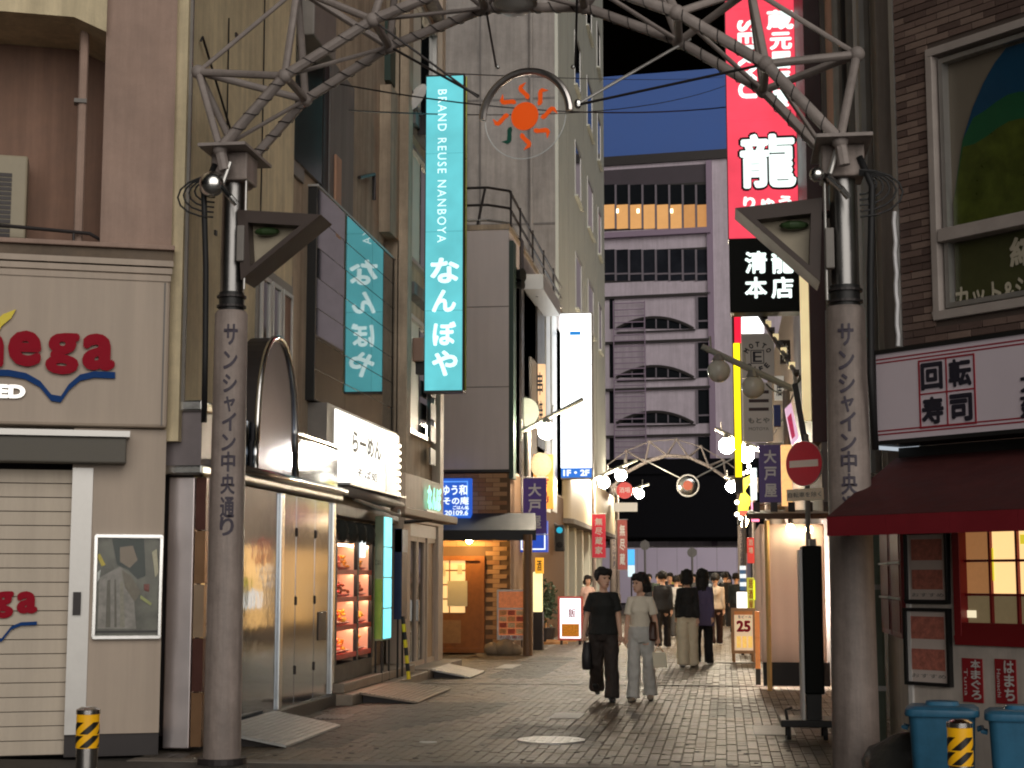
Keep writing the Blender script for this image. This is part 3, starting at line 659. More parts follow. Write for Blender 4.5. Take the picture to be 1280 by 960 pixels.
# upper side wall with fixtures
M_side = mat('side_wall_plaster', lin((186, 172, 160)), .7, streak=.25)
MB().box(ux, RX - .06, RY + .5, 47, 2.9, zrf - .6).build('side_wall', M_side, rs)
for (x, y, r) in ((641, 345, .16), (641, 357, .1), (660, 366, .13)):
    q = at(x, y, X=RX - .06); MB().tube(q, q + Vector((.25, -.1, 0)), r * .6, r, 12).build('spotlight', M_black, rs)
PSD = PL(RX - .06)
for a, b, c, d, m in ((672, 360, 681, 560, M_dark), (683, 372, 688, 640, M_alum), (690, 380, 696, 640, M_alum), (652, 300, 655, 640, M_dark), (664, 450, 671, 590, M_grey)):
    MB().px(PSD, a, b, c, d, 0, .08).build('downpipe', m, rs)
MB().px(PSD, 679, 360, 700, 378, 0, .5).build('eave_tray', M_alum, rs)
# roof railing
rlz = zrf
for zz in (.25, .6, 1.0):
    MB().path([(-11, RY + .1, rlz + zz), (ux - .5, RY + .1, rlz + zz), (ux - .05, RY + .5, rlz + zz), (ux, 46.5, rlz + zz * .8)], .03).build('roof_rail', M_dark if zz != .25 else M_alum, rs)
for y in (RY + .5, 37, 39.5, 42, 44.5): MB().tube((ux - .02, y, rlz), (ux - .02, y, rlz + 1), .025).build('rail_post', M_dark, rs)
for x in (-9, -7.6, -6.4, -5.4): MB().tube((x, RY + .1, rlz), (x + .2, RY + .1, rlz + 1), .03).build('rail_post', M_dark, rs)
MB().box(-11, ux + .02, RY - .02, 46.9, zrf + .001, zrf + .12).build('parapet', M_conc, rs)
# brick storey
M_brick = mat('tan_brick', lin((178, 136, 96)), .75, var=.12, scale=6, bump=.3, island=0)
bxa, bxb = -6.6, RX
brw = MB().box(-11, RX, RY + .03, 46.9, 0, zgr - .07).build('brick_wall', mat('mortar', lin((110, 84, 60)), .9), rs)
for nm, w in (('a', .32),):
    bme = MB().box(0, w - .012, 0, .05, 0, .1 - .01).mesh('brick'); bme.materials.append(M_brick)
    M2 = mat('tan_brick_dark', lin((158, 112, 74)), .75, var=.12, scale=6, bump=.3)
    bme2 = bme.copy(); bme2.materials[0] = M2
    n = 0
    for j in range(39):
        z = j * .1
        for i in range(7):
            x = bxa + (i - (.5 if j % 2 else 0)) * w
            if x + w > bxb + .01 or x < bxa - .2: continue
            if -6.65 < x < -5.2 and z < 2.3: continue                 # the doorway
            piece('brick', random.choice((bme, bme, bme2)), brw, (x, RY + .005 + random.uniform(-.004, .004), z)); n += 1
# door
dr0, dr1, dz1 = -6.5, PRST.uv(606, 760)[0], PRST.uv(600, 695)[1]
M_dwood = mat('door_wood', lin((150, 92, 44)), .5, var=.25, scale=9)
MB().frame(PRST, dr0, dr1, .0, dz1, .1, -.06, .06).build('door_frame', M_dwood, rs)
dd = MB().pb(PRST, -6.4, dr1 - .1, .06, dz1 - .1, -.04, 0).build('door', M_dwood, rs)
M_warm = glow('warm_interior_glow', (255, 208, 136), .95, .5)
gw, gz0, gz1 = [-6.38, -6.02, -5.66], .9, 2.05
for i in range(2):
    for j in range(4):
        a, b = (-6.3 + i * .36, -6.3 + i * .36 + .33)
        MB().pb(PRST, a, min(b, dr1 - .16), .86 + j * .31, .86 + j * .31 + .28, .0, .012).build('pane', M_warm, dd)
for (x, z, w, h, rt) in ((-6.0, 1.1, .55, .55, 0), (-6.2, 1.75, .2, .3, 0), (-5.78, 1.8, .14, .2, 0)):
    MB().pb(PRST, x, x + w * .8, z - .1, z + h - .1, .014, .02).build('notice', mat('paper_notice', lin((226, 210, 170)), .7, var=.06), dd)
MB().pb(PRST, -6.2, -5.7, .2, .7, .0, .012).build('lower_panel', M_wood, dd)
# porch lamp that lights the doorway (its glow is on the wall in the photograph)
pl_ = thing('porch_lamp', 'small warm lamp under the dark awning over the wooden door', 'lamp', (-5.45, 34.3, 2.45))
MB().ell((-5.45, 34.35, 2.42), .07, .07, .07).build('bulb', glow('porch_bulb', (255, 206, 130), 210), pl_, smooth=True)
MB().tube((-5.45, 34.35, 2.48), (-5.45, 34.35, 2.56), .05).build('socket', M_dark, pl_)
MB().ell((-6.4, 34.2, 2.42), .06, .06, .06).build('bulb', MATS['porch_bulb'], pl_, smooth=True)
# awning
M_awn = mat('dark_awning_cloth', lin((52, 54, 58)), .6, var=.15)
aR, aL = PRST.uv(652, 670)[0] + .45, -7.5
av = thing('dark_shop_awning', 'dark grey cloth awning over the restaurant door', 'awning', (-5.5, 34.2, 2.55))
MB().hexa([(aL, 33.7, 2.52), (aR, 33.7, 2.52), (aR - .15, RY, 2.6), (aL, RY, 2.6), (aL, 33.7, 2.6), (aR, 33.7, 2.6), (aR - .15, RY, 3.02), (aL, RY, 3.02)]).build('cloth', M_awn, av)
MB().box(aL, aR, 33.68, 33.7, 2.4, 2.62).build('valance', M_awn, av)
# blue sign
bb = thing('blue_lit_sign', 'square lit blue sign with white script above the dark awning', 'lit sign', (-5.9, 34.6, 3.0))
u0, u1, z0, z1 = PRST.rect(548, 599, 591, 649)
M_bl = glow('blue_sign_glow', (36, 88, 190), 1.1, .2); M_bl2 = glow('blue_edge_glow', (96, 156, 236), 1.2)
MB().pb(PRST, u0, u1, z0, z1, .05, .3).build('case', M_bl, bb)
MB().frame(PRST, u0 + .06, u1 - .06, z0 + .06, z1 - .06, .025, .301, .306).build('border', M_bl2, bb)
wl = glow('white_script_glow', (236, 246, 255), 1.2)
for s, a, b, c, d in (('ゆう和', 553, 606, 584, 619), ('その庵', 554, 621, 586, 631), ('ごはん処', 566, 632, 586, 637), ('20109.6', 556, 638, 585, 644)):
    lpx(s, PRST, a, b, c, d, .308, wl, bb, bold=.03)
# menu stand and rocks
ms = thing('photo_menu_stand', 'upright menu board of food photos standing on stones by the brick wall', 'menu board', (at(639, 815, Z=0)))
PM = PY(33.9); u0, u1, z0, z1 = PM.rect(621, 737, 657, 800)
M_food = mat('food_photo', (.42, .17, .07), .4, var=.75, scale=11, emit=lin((220, 120, 70)), es=.3)  # low emission stands in for the spot shining on the board
MB().pb(PM, u0, u1, z0, z1, -.06, 0).build('board', M_white, ms, bevel=.01)
mid = z0 + (z1 - z0) * .62
MB().pb(PM, u0 + .04, u1 - .04, mid + .02, z1 - .04, 0, .008).build('photo', M_food, ms)
MB().pb(PM, u0 + .04, u1 - .04, z0 + .1, mid - .02, 0, .008).build('photo', M_food, ms)
for i in range(3):
    for j in range(4):
        a = u0 + .06 + i * .18; b = z0 + .13 + j * .13
        MB().pb(PM, a, a + .15, b, b + .1, .009, .014).build('dish_photo', mat(f'dish_print{(i + j) % 3}', lin(((220, 150, 90), (190, 80, 50), (230, 190, 140))[(i + j) % 3]), .4, var=.6, scale=30), ms)
letters('お品書き', PM, u0 + .06, u1 - .06, z0 + .03, z0 + .09, .01, M_red, ms)
for x in (u0 + .08, u1 - .1): MB().pb(PM, x, x + .03, .1, z0, -.05, -.02).build('leg', M_dark, ms)
def lump(c, rx, ry, rz, seed, k=.25):
    mb = MB().ell(c, rx, ry, rz, 16, 10)
    for v in mb.v:
        d = (v - Vector(c)); v += d * k * noise.noise(v * 3.5 + Vector((seed, 0, 0)))
    return mb
M_rock = mat('rock', lin((150, 130, 106)), .85, var=.3, scale=9, bump=.6)
for i, (x, r, lab) in enumerate(((626, .2, 'rounded stone at the left foot of the photo menu stand'), (641, .24, 'largest rounded stone under the middle of the photo menu stand'), (653, .17, 'smaller stone at the right foot of the photo menu stand'))):
    q = at(x, 815, Z=0); tag(lump((q.x, 33.9, r * .6), r, r * .9, r * .8, i).build('rock', M_rock, smooth=True), lab, 'stone', 'stones under the menu stand')
cp = at(664, 818, Z=0)
tag(MB().tube((cp.x, 33.6, 0), (cp.x, 33.6, 2.52), .1, n=16).build('round_post', mat('brown_post', lin((120, 92, 70)), .5), smooth='auto'), 'brown round post holding up the right end of the dark awning', 'post')
# things on the restaurant's street side
def flagged(name, lab, cat, Y, box, m, txt, tm, case=.03, group=None, bold=.02, inset=(.2, .08)):
    pl = PY(Y); u0, u1, z0, z1 = pl.rect(*box)
    t = thing(name, lab, cat, pl.P((u0 + u1) / 2, z0, -case / 2), group)
    MB().pb(pl, u0, u1, z0, z1, -case, 0).build('panel', m, t)
    if txt:
        w = u1 - u0; h = (z1 - z0) * (1 - 2 * inset[1]) / len(txt)
        for i, ch in enumerate(txt):
            zt = z1 - (z1 - z0) * inset[1] - i * h
            letters(ch, pl, u0 + w * inset[0], u1 - w * inset[0], zt - h * .9, zt - h * .1, .004, tm, t, bold=bold)
    return t, pl, u0, u1, z0, z1
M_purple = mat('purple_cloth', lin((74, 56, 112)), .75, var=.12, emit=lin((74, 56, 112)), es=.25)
M_pw = mat('white_print', (.75, .74, .72), .6, var=0)
def cloth_banner(name, lab, Y, box, m, txt, tm, shear=0., group=None, pole=None):
    t, pl, u0, u1, z0, z1 = flagged(name, lab, 'banner', Y, box, m, txt, tm, .012, group, .03, (.22, .06))
    MB().tube(pl.P(u0 - .04, z1 + .02, -.01), pl.P(u1 + .04, z1 + .02, -.01), .015).build('rod', M_alum, t)
    MB().tube(pl.P(u0 - .04, z0 - .02, -.01), pl.P(u1 + .04, z0 - .02, -.01), .012).build('rod', M_alum, t)
    return t
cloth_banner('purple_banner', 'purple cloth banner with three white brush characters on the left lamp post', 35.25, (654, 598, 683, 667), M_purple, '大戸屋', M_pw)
t, pl, u0, u1, z0, z1 = flagged('orange_blade_sign', 'orange blade sign with a pale round top behind the purple banner', 'shop sign', 38, (667, 568, 691, 636), mat('orange_sign', lin((226, 140, 40)), .4, var=.4, scale=5, emit=lin((230, 150, 60)), es=.5), 'やき鳥', mat('dark_red_print', lin((120, 30, 20)), .5, var=0), .2)
MB().ell(pl.P((u0 + u1) / 2 - .05, z1 - .25, 0), .26, .04, .3, 16, 9).build('round_emblem', mat('pale_emblem', lin((214, 196, 160)), .5, var=.3, scale=20), t)
flagged('amber_blade_sign', 'narrow amber lit blade sign high on the side wall above the lamp', 'lit sign', 40, (669, 455, 681, 540), glow('amber_glow', (255, 206, 156), .95), '串焼', M_letter, .2)
t, pl, u0, u1, z0, z1 = flagged('blue_box_sign', 'blue box sign half hidden behind the purple banner', 'lit sign', 36.6, (649, 651, 684, 690), glow('blue_box_glow', (30, 76, 190), .8), None, None, .25)
MB().frame(pl, u0 + .04, u1 - .04, z0 + .05, z1 - .05, .03, 0, .008).build('border', wl, t)
flagged('amber_door_sign', 'amber lit panel beside the restaurant side entrance', 'lit sign', 36.2, (669, 697, 679, 717), glow('amber_door_glow', (255, 176, 50), 1.0), '酒', M_letter, .12)
lc = thing('paper_lantern', 'tall pale yellow lit lantern box by the restaurant side entrance', 'lantern', at(672, 745, Y=36.3))
q = at(672, 748, Y=36.3); MB().box(q.x - .1, q.x + .1, 36.25, 36.45, .85, 1.75).build('shade', glow('pale_lantern_glow', (255, 236, 170), 1.3), lc, bevel=.02)
MB().box(q.x - .12, q.x + .12, 36.23, 36.47, .0, .85).build('stand', M_dark, lc)
dl = thing('white_dish', 'round pale satellite dish on the side wall above the street lamp', 'satellite dish', at(656, 515, Y=37.2))
q = at(656, 515, Y=37.2)
MB().path([q + Vector((0, .12, 0)), q + Vector((0, .06, 0)), q + Vector((0, -.02, 0)), q], [.05, .24, .34, .05], 18).build('dish', mat('dish_grey', lin((150, 160, 150)), .5), dl, smooth='auto')
MB().tube(q + Vector((0, .1, 0)), q + Vector((-.4, .2, -.2)), .03).build('arm', M_dark, dl)
# ================================================================== left: tall tower
tw = thing('tall_grey_tower', 'tall grey tower block with a blank front and narrow dark windows on its side', 'building', (-9, 56, 0))
TX, TY0, TY1 = -4.78, 47.1, 66.2
M_tw = mat('tower_render', lin((160, 154, 150)), .85, var=.08, scale=.8, streak=.25, dirt=.2)
M_tws = mat('tower_side_panel', lin((206, 208, 198)), .7, var=.06, scale=1.2, streak=.15)
MB().box(-16, TX - .1, TY0, TY1, 4.9, 40).build('front_wall', M_tw, tw)
MB().box(TX - .1, TX, TY0 + .01, TY1, 4.9, 40).build('side_wall', M_tws, tw)
for x in (-7.2, -9.6): MB().box(x, x + .05, TY0 - .025, TY0, 5, 30).build('panel_joint', M_concd, tw)
MB().tube((-5.6, TY0 - .08, 5), (-5.6, TY0 - .08, 30), .06).build('downpipe', M_tw, tw)
for z in (8.4, 12.2, 16.1, 20, 23.9): MB().box(-16, TX - .1, TY0 - .02, TY0, z, z + .06).build('panel_joint', M_concd, tw)
PT = PL(TX)
for k in range(5):
    for (ya, yb2) in ((52.6, 54.8), (57.6, 60.0), (62.6, 64.2)):
        z = 10.6 + 3.85 * k
        w = MB().frame(PT, ya, yb2, z, z + 1.9, .1, -.02, .03).build('window', M_alum, tw)
        MB().pb(PT, ya + .1, yb2 - .1, z + .1, z + 1.8, .0, .012).build('pane', M_glassdark, w)
        if k < 4: MB().pb(PT, ya - .1, yb2 + .1, z - .08, z - .02, 0, .12).build('sill', M_tws, w)
for ya in (50.2, 56.2, 61.4): MB().pb(PT, ya, ya + .03, 5, 38, .0, .006).build('panel_joint', M_grey, tw)
# curved lower storeys
def curved(z0, z1, r, m, name):
    pts = [Vector((-16, 46.4 - r, z0))]
    for i in range(9):
        a = math.pi / 2 * i / 8; pts.append(Vector((TX - .9 + (.9 + r) * math.sin(a), 47.3 - (.9 + r) * math.cos(a), z0)))
    pts += [Vector((TX + r, TY1, z0)), Vector((-16, TY1, z0))]
    return MB().prism(pts, (0, 0, z1 - z0)).build(name, m, tw, smooth='auto')
curved(3.35, 4.9, .35, mat('cream_band', lin((190, 178, 150)), .5, var=.06), 'curved_band')
curved(3.2, 3.34, .42, M_concd, 'band_edge')
curved(0, 3.2, -.25, mat('ground_floor_grey', lin((120, 116, 108)), .6, streak=.25), 'ground_floor')
for y in (48.4, 51, 53.6, 56.4, 59.2, 62): MB().box(TX - .3, TX + .1, y, y + .5, 0, 3.2).build('pillar', M_tws, tw, bevel=.02)
for y in (49.2, 52, 54.6, 57.4, 60.2):
    w = MB().frame(PL(TX - .2), y, y + 1.2, .3, 2.8, .08, -.02, .04).build('shop_window', M_dark, tw)
    MB().pb(PL(TX - .2), y + .08, y + 1.12, .38, 2.72, 0, .02).build('pane', M_glassdark, w)
bt = thing('white_blade_sign', 'big white lit blade sign with a blue foot panel on the tower', 'lit sign', (-4.3, 47, 4.5))
P46 = PY(46.2); u0, u1, z0, z1 = P46.rect(701, 392, 739, 597)
zf = P46.uv(720, 585)[1]
M_wg2 = glow('white_blade_glow', (246, 252, 255), 3)
MB().pb(P46, u0 - .04, u1 + .04, z0 - .04, z1 + .04, -.4, -.02).build('case', M_grey, bt)
for i in range(3):
    a, b = zf + (z1 - zf) * i / 3, zf + (z1 - zf) * (i + 1) / 3
    MB().pb(P46, u0, u1, a + .008, b - .008, -.02, 0).build('lit_panel', M_wg2, bt)
MB().pb(P46, u0, u1, z0, zf, -.02, .002).build('foot_panel', glow('blue_foot_glow', (20, 110, 210), 1.), bt)
lpx('1F・2F', P46, 704, 587, 737, 595, .006, wl, bt, bold=.05)
MB().px(P46, 712, 414, 726, 419, 0, .008).build('blue_bar', glow('bar_blue', (20, 130, 210), .9), bt)
lpx('////////', P46, 711, 399, 727, 405, .006, M_greyletter, bt)
lpx('治療', P46, 713, 426, 724, 433, .006, M_greyletter, bt)
lpx('サ', P46, 716, 541, 725, 548, .006, M_greyletter, bt)
lpx('イ ス', P46, 706, 574, 735, 581, .006, M_greyletter, bt)
for z in (5.2, 8.6): MB().box(-4.85, u0 - .03, 46.35, 46.5, z, z + .15).build('bracket', M_dark, bt)
tl = thing('small_traffic_signal', 'dark signal head with a turquoise lit lens under the tower band', 'traffic light', at(700, 670, Y=44))
q = at(700, 672, Y=44)
MB().box(q.x - .13, q.x + .13, 43.9, 44.1, q.z - .38, q.z + .34).build('head', M_black, tl, bevel=.03)
MB().tube((q.x, 43.89, q.z + .2), (q.x, 43.86, q.z + .2), .085, n=14).build('lens', glow('turquoise_glow', (30, 160, 190), 1.), tl)
MB().tube((q.x, 43.89, q.z - .2), (q.x, 43.86, q.z - .2), .085, n=14).build('lens', M_glassdark, tl)
MB().tube((q.x, 44, q.z + .3), (-4.9, 44.2, q.z + .5), .04).build('arm', M_grey, tl)
# plant, debris and lit A-board by the restaurant's side
pt = thing('potted_bush', 'dark leafy bush in a pot beside the restaurant side wall', 'plant', at(682, 800, Z=0))
q = at(682, 802, Z=0)
MB().path([q + Vector((0, 0, 0)), q + Vector((0, 0, .35))], [.2, .27], 14).build('pot', M_dark, pt)
MB().tube(q + Vector((0, 0, .3)), q + Vector((0, 0, .9)), .03).build('stem', M_wood, pt)
mb = MB(); rr = random.Random(3)
for i in range(420):
    d = Vector((rr.gauss(0, 1), rr.gauss(0, 1), rr.gauss(0, 1))).normalized() * rr.uniform(.25, 1)
    c = q + Vector((d.x * .33, d.y * .3, .98 + d.z * .6)); t1 = Vector((rr.gauss(0, 1), rr.gauss(0, 1), rr.gauss(0, 1))).normalized(); t2 = t1.orthogonal().normalized()
    s = rr.uniform(.05, .1); mb.add([c, c + t1 * s + t2 * s * .4, c + t1 * s * 2, c + t1 * s - t2 * s * .4], [(0, 1, 2, 3)])
mb.build('foliage', mat('bush_leaf', (.045, .07, .04), .5, var=.3, island=.4), pt)
for i, (x, y, l, lab) in enumerate(((686, 806, .8, 'flat wooden plank lying by the bush, the one nearest the menu stand'), (700, 803, .7, 'flat wooden plank lying in front of the lit white board'))):
    q = at(x, y, Z=0)
    tag(MB().hexa([q + Vector(v) for v in ((-l / 2, 0, .0), (l / 2, .5, .0), (l / 2, .7, .0), (-l / 2, .2, .0), (-l / 2, 0, .06), (l / 2, .5, .06), (l / 2, .7, .06), (-l / 2, .2, .06))]).build('wood_plank', M_wood), lab, 'plank', 'planks by the bush')
ab = thing('lit_white_board', 'lit white menu A-board with orange food picture by the tower pillar', 'menu board', at(712, 806, Z=0))
PA = PY(39.2); u0, u1, z0, z1 = PA.rect(700, 748, 726, 798)
MB().pb(PA, u0, u1, z0, z1, -.1, 0).build('lit_face', glow('board_glow', (250, 250, 255), 1.7), ab, bevel=.01)
MB().pb(PA, u0 + .04, u1 - .04, z0 + .04, z0 + .35, .0, .01).build('food_picture', mat('food_orange', lin((240, 170, 60)), .4, var=.6, scale=12, emit=lin((250, 190, 90)), es=.7), ab)
letters('飯', PA, u0 + .2, u1 - .12, z0 + .5, z0 + .72, .008, M_red, ab, bold=.02)
MB().frame(PA, u0 - .05, u1 + .05, z0 - .05, z1 + .05, .05, -.12, .01).build('frame', mat('red_frame', lin((190, 90, 80)), .5), ab)
for x in (u0, u1 - .06): MB().pb(PA, x, x + .06, 0, z0, -.1, -.03).build('leg', M_dark, ab)
# ================================================================== street lamps with globes on tilted arms
def street_lamp(lab, X, Y, zg, gl, tilt, side, L, lit=True):
    """gl: sideways offsets of the globes from the post; side=+1: arm reaches to +x"""
    t = thing('street_lamp', lab, 'street lamp', (X, Y, 0), 'globe lamps along the street')
    MB().path([(X, Y, 0), (X, Y, .9), (X, Y, 1), (X, Y, zg + .1)], [.11, .11, .07, .06], 12).build('post', M_pole, t, smooth='auto')
    a = Vector((X - side * .12, Y, zg + .12)); b = Vector((X + side * L, Y, zg + .12 + tilt * (L + .12)))
    MB().path([a, b], [.055, .05], 8).build('arm', mat('lamp_arm', lin((150, 150, 140)), .5, .3), t)
    for g in gl:
        z = zg + .12 + tilt * (g + .12)
        c = Vector((X + side * g, Y, z - .28))
        gb_ = MB().ell(c, .19, .19, .19, 20, 12).build('globe', M_lamp if lit else M_lampoff, t, smooth=True)
        MB().path([c + Vector((0, 0, .17)), c + Vector((0, 0, .28))], [.12, .06], 12).build('globe_cap', M_alum, gb_)
        MB().tube(Vector((X + side * (g + .12), Y, z + .02)), Vector((X + side * (g + .14), Y, z + .3)), .018).build('spike', M_alum, t)
    MB().tube((X - side * .15, Y, zg - .1), (X - side * .15, Y, zg + .4), .03).build('finial', M_alum, t)
    return t
street_lamp('single lit globe lamp on a tilted arm, nearest post on the left side', -4.3, 35.4, 4.75, [.42], .52, 1, 1.25)
street_lamp('pair of lit globes on a tilted arm above the upper red banner', -4.3, 53.7, 4.75, [.35, .92], .42, 1, 1.48)
street_lamp('lit globe lamp farthest along the left side, beside the round red sign', -4.3, 66, 4.9, [.9], .3, 1, 1.3)
street_lamp('unlit pair of milky globes on a tilted arm over the pale grey banner', 1.05, 26.3, 4.55, [.53, 1.08], .5, -1, 1.35, lit=False)
street_lamp('lit pair of globes on a tilted arm above the right purple flag', 1.05, 38.7, 4.4, [.48, .93], .5, -1, 1.2)
street_lamp('lit globe lamp farthest along the right side, by the yellow figure sign', 1.05, 56, 4.65, [.75], .3, -1, 1.0)
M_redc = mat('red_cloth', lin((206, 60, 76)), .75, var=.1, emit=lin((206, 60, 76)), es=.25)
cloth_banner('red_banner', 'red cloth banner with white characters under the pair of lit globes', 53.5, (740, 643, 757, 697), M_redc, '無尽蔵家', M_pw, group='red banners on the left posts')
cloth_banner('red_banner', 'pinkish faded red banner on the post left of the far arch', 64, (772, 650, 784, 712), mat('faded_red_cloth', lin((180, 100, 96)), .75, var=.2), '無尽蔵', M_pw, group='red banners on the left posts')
rd = thing('round_red_sign', 'small round red lit sign beside the farthest left globe', 'lit sign', at(781, 614, Y=64))
q = at(781, 613, Y=64); MB().tube(q, q + Vector((0, -.1, 0)), .33, n=18).build('face', mat('red_sign_face', lin((180, 50, 50)), .4, emit=lin((170, 50, 50)), es=.5), rd)
letters('酒場', PY(63.9), q.x - .22, q.x + .22, q.z - .1, q.z + .12, .006, M_pw, rd)
MB().tube(q + Vector((0, .05, 0)), (-4.3, 66, q.z), .04).build('arm', M_dark, rd)
MB().box(q.x - .45, q.x + .5, 63.8, 64, q.z - .85, q.z - .5).build('lower_plate', M_pw, rd)
bp_ = thing('blue_white_sign', 'small upright blue and white lit sign beside the left end of the white hoarding', 'lit sign', at(790, 700, Y=62))
q = at(789, 703, Y=62); MB().box(q.x - .13, q.x + .13, 62, 62.1, q.z - .1, q.z + .5).build('blue_face', glow('sky_blue_glow', (60, 170, 240), 1.1), bp_)
MB().box(q.x - .13, q.x + .13, 61.99, 62.11, q.z - .55, q.z - .11).build('white_face', glow('pale_face_glow', (210, 240, 250), .9), bp_)
MB().tube((q.x, 62.05, 0), (q.x, 62.05, q.z), .03).build('post', M_dark, bp_)
# ================================================================== far end of the street
FBp = Plane((-14, 121.5), (10, 118.5))
fb = thing('far_office_block', 'big lavender grey office block with ribbon windows and arched openings closing the street', 'building', (-3, 124, 0))
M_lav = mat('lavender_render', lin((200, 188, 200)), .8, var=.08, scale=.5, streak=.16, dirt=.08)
M_lav2 = mat('lavender_dark_strip', lin((150, 132, 152)), .8, var=.06)  # darker lavender for the fin, ledge and stair bars
uA, uB = FBp.uv(740, 400)[0], FBp.uv(1000, 400)[0]
uc, ud = FBp.uv(763, 400)[0], FBp.uv(886, 400)[0]
zroof = FBp.uv(835, 203)[1]
MB().pb(FBp, uA - 8, uB + 14, 0, zroof, -14, 0).build('wall', M_lav, fb)
MB().pb(FBp, uA - 8, uB + 14, zroof, zroof + .7, -14, .25).build('parapet', M_dark, fb)
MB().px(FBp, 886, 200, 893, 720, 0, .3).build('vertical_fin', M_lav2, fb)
M_mull = mat('mullion_grey', lin((120, 112, 122)), .5)
M_dimwin = mat('dim_window', (.02, .022, .03), .1, var=.6, scale=.4)
AMB = 'amber'; _rb = random.Random(11)
def ribbon(y0, y1, n, m, name='window', sill=None):
    w = (886 - 752) / n
    MB().px(FBp, 748, y0, 887, y1, .0, .02).build('window_recess', M_dark, fb)
    for i in range(n):
        a = 752 + i * w
        u0, u1, z0, z1 = FBp.rect(a, y0, a + w, y1)
        wi = MB().pb(FBp, u0, u0 + .14, z0, z1, .02, .16).build(name, M_mull, fb)
        if m is AMB:
            k = _rb.choice((0, 1, 1, 2, 2, 3)); m_ = mat(f'amber_window{k}', (.2, .12, .05), .4, var=.45, scale=1.1, emit=lin(((120, 84, 50), (190, 130, 72), (216, 156, 92), (150, 116, 90))[k]), es=.75)
        else: m_ = m
        if sill is None: MB().pb(FBp, u0 + .15, u1 - .01, z0, z1, .02, .05).build('pane', m_, wi)
        else:
            zs = z0 + (z1 - z0) * sill
            MB().pb(FBp, u0 + .15, u1 - .01, zs + .06, z1, .02, .05).build('pane', m, wi)
            MB().pb(FBp, u0 + .15, u1 - .01, z0, zs - .06, .02, .05).build('pane', m, wi)
            MB().pb(FBp, u0 + .14, u1, zs - .06, zs + .06, .02, .1).build('transom', M_mull, wi)
MB().px(FBp, 748, 209, 886, 231, 0, .03).build('dark_band', mat('dark_fascia_band', lin((70, 62, 70)), .6, var=.2, scale=.5), fb)
ribbon(231, 256, 8, M_glassdark)
AMB = 'amber'
ribbon(256, 286, 8, AMB, 'lit_window')
for x in (770, 796, 838): MB().px(FBp, x, 261, x + 3, 266, .05, .12).build('ceiling_lamp', glow('far_lamp', (255, 240, 200), 3), fb)
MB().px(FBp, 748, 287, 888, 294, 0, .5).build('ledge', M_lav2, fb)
ribbon(312, 351, 8, M_dimwin, sill=.22)
for (a, b) in ((371, 411), (428, 472), (487, 529), (546, 588)):
    MB().px(FBp, 748, a - 3, 888, a, 0, .3).build('floor_line', M_dark, fb)
    MB().px(FBp, 762, a, 768, b, 0, .04).build('side_window', M_glassdark, fb)
    f = MB().px(FBp, 871, a, 888, b, 0, .04).build('side_window', M_glassdark, fb)
    MB().px(FBp, 871, b - 11, 888, b - 9, .04, .1).build('transom', M_mull, f)
    MB().px(FBp, 870, a, 872.5, b, .0, .14).build('mullion', M_mull, f)
    # arched opening
    pts = []
    for i in range(17):
        t = -1 + 2 * i / 16; pts.append(FBp.P(*FBp.uv(819 + 48 * t, b - 14 * (1 - t * t)), .05))
    ar = MB().prism(pts, -FBp.n * .04).build('arched_window', M_glassdark, fb)
    MB().path([p + FBp.n * .03 for p in pts], .13, 5).build('arch_edge', M_dark, ar)
    for x in (790, 805, 820, 835, 850):
        h = 14 * (1 - ((x - 819) / 48) ** 2)
        MB().px(FBp, x - .7, b - h, x + .7, b, .05, .12).build('mullion', M_mull, ar)
    MB().px(FBp, 771, b + 2, 869, b + 3.5, 0, .25).build('ledge', M_dark, fb)
for y in list(range(378, 412, 8)) + list(range(418, 588, 7)):    # open fire stair with its horizontal bars
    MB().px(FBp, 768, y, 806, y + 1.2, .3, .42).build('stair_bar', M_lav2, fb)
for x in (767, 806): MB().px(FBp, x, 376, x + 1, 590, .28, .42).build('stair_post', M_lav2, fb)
bs_ = thing('blue_rooftop_screen', 'flat blue screen standing on the roof of the far office block', 'rooftop screen', FBp.P(uc, zroof + .8, -2))
BSP = Plane((-14, 125.6), (10, 122.6))
q0, q1 = BSP.uv(740, 150), BSP.uv(930, 150)
zt0, zt1 = BSP.uv(763, 97)[1], BSP.uv(909, 86)[1]
M_bluesheet = mat('blue_sheet', lin((70, 104, 176)), .7, var=.05, scale=.4)
nb = 6
for i in range(nb):
    a, b = q0[0] + (q1[0] - q0[0]) * i / nb, q0[0] + (q1[0] - q0[0]) * (i + 1) / nb
    f0, f1 = i / nb, (i + 1) / nb
    ta, tb = zt0 + (zt1 - zt0) * f0, zt0 + (zt1 - zt0) * f1
    MB().hexa([BSP.P(a, zroof, .3), BSP.P(b, zroof, .3), BSP.P(b, zroof, 0), BSP.P(a, zroof, 0), BSP.P(a, ta, .3), BSP.P(b, tb, .3), BSP.P(b, tb, 0), BSP.P(a, ta, 0)]).build('sheet', M_bluesheet, bs_)
    MB().pb(BSP, a - .06, a + .06, zroof, ta, -.6, -.01).build('post', M_dark, bs_)
ov = thing('elevated_roadway', 'dark elevated roadway crossing behind the far arch', 'overpass', (0, 110, 0))
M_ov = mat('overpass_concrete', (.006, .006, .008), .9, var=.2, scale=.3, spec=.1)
MB().box(-40, 40, 106, 116, 4.2, 8.6).build('deck', M_ov, ov, bevel=.1)
MB().box(-40, 40, 105.8, 106, 8.4, 9.4).build('parapet', M_ov, ov)
for x in (-22, 22): MB().box(x, x + 2, 108, 112, 0, 4.2).build('pier', M_ov, ov)
hd = thing('white_hoarding', 'long white hoarding of flat panels standing below the dark roadway', 'fence', (-2, 98, 0))
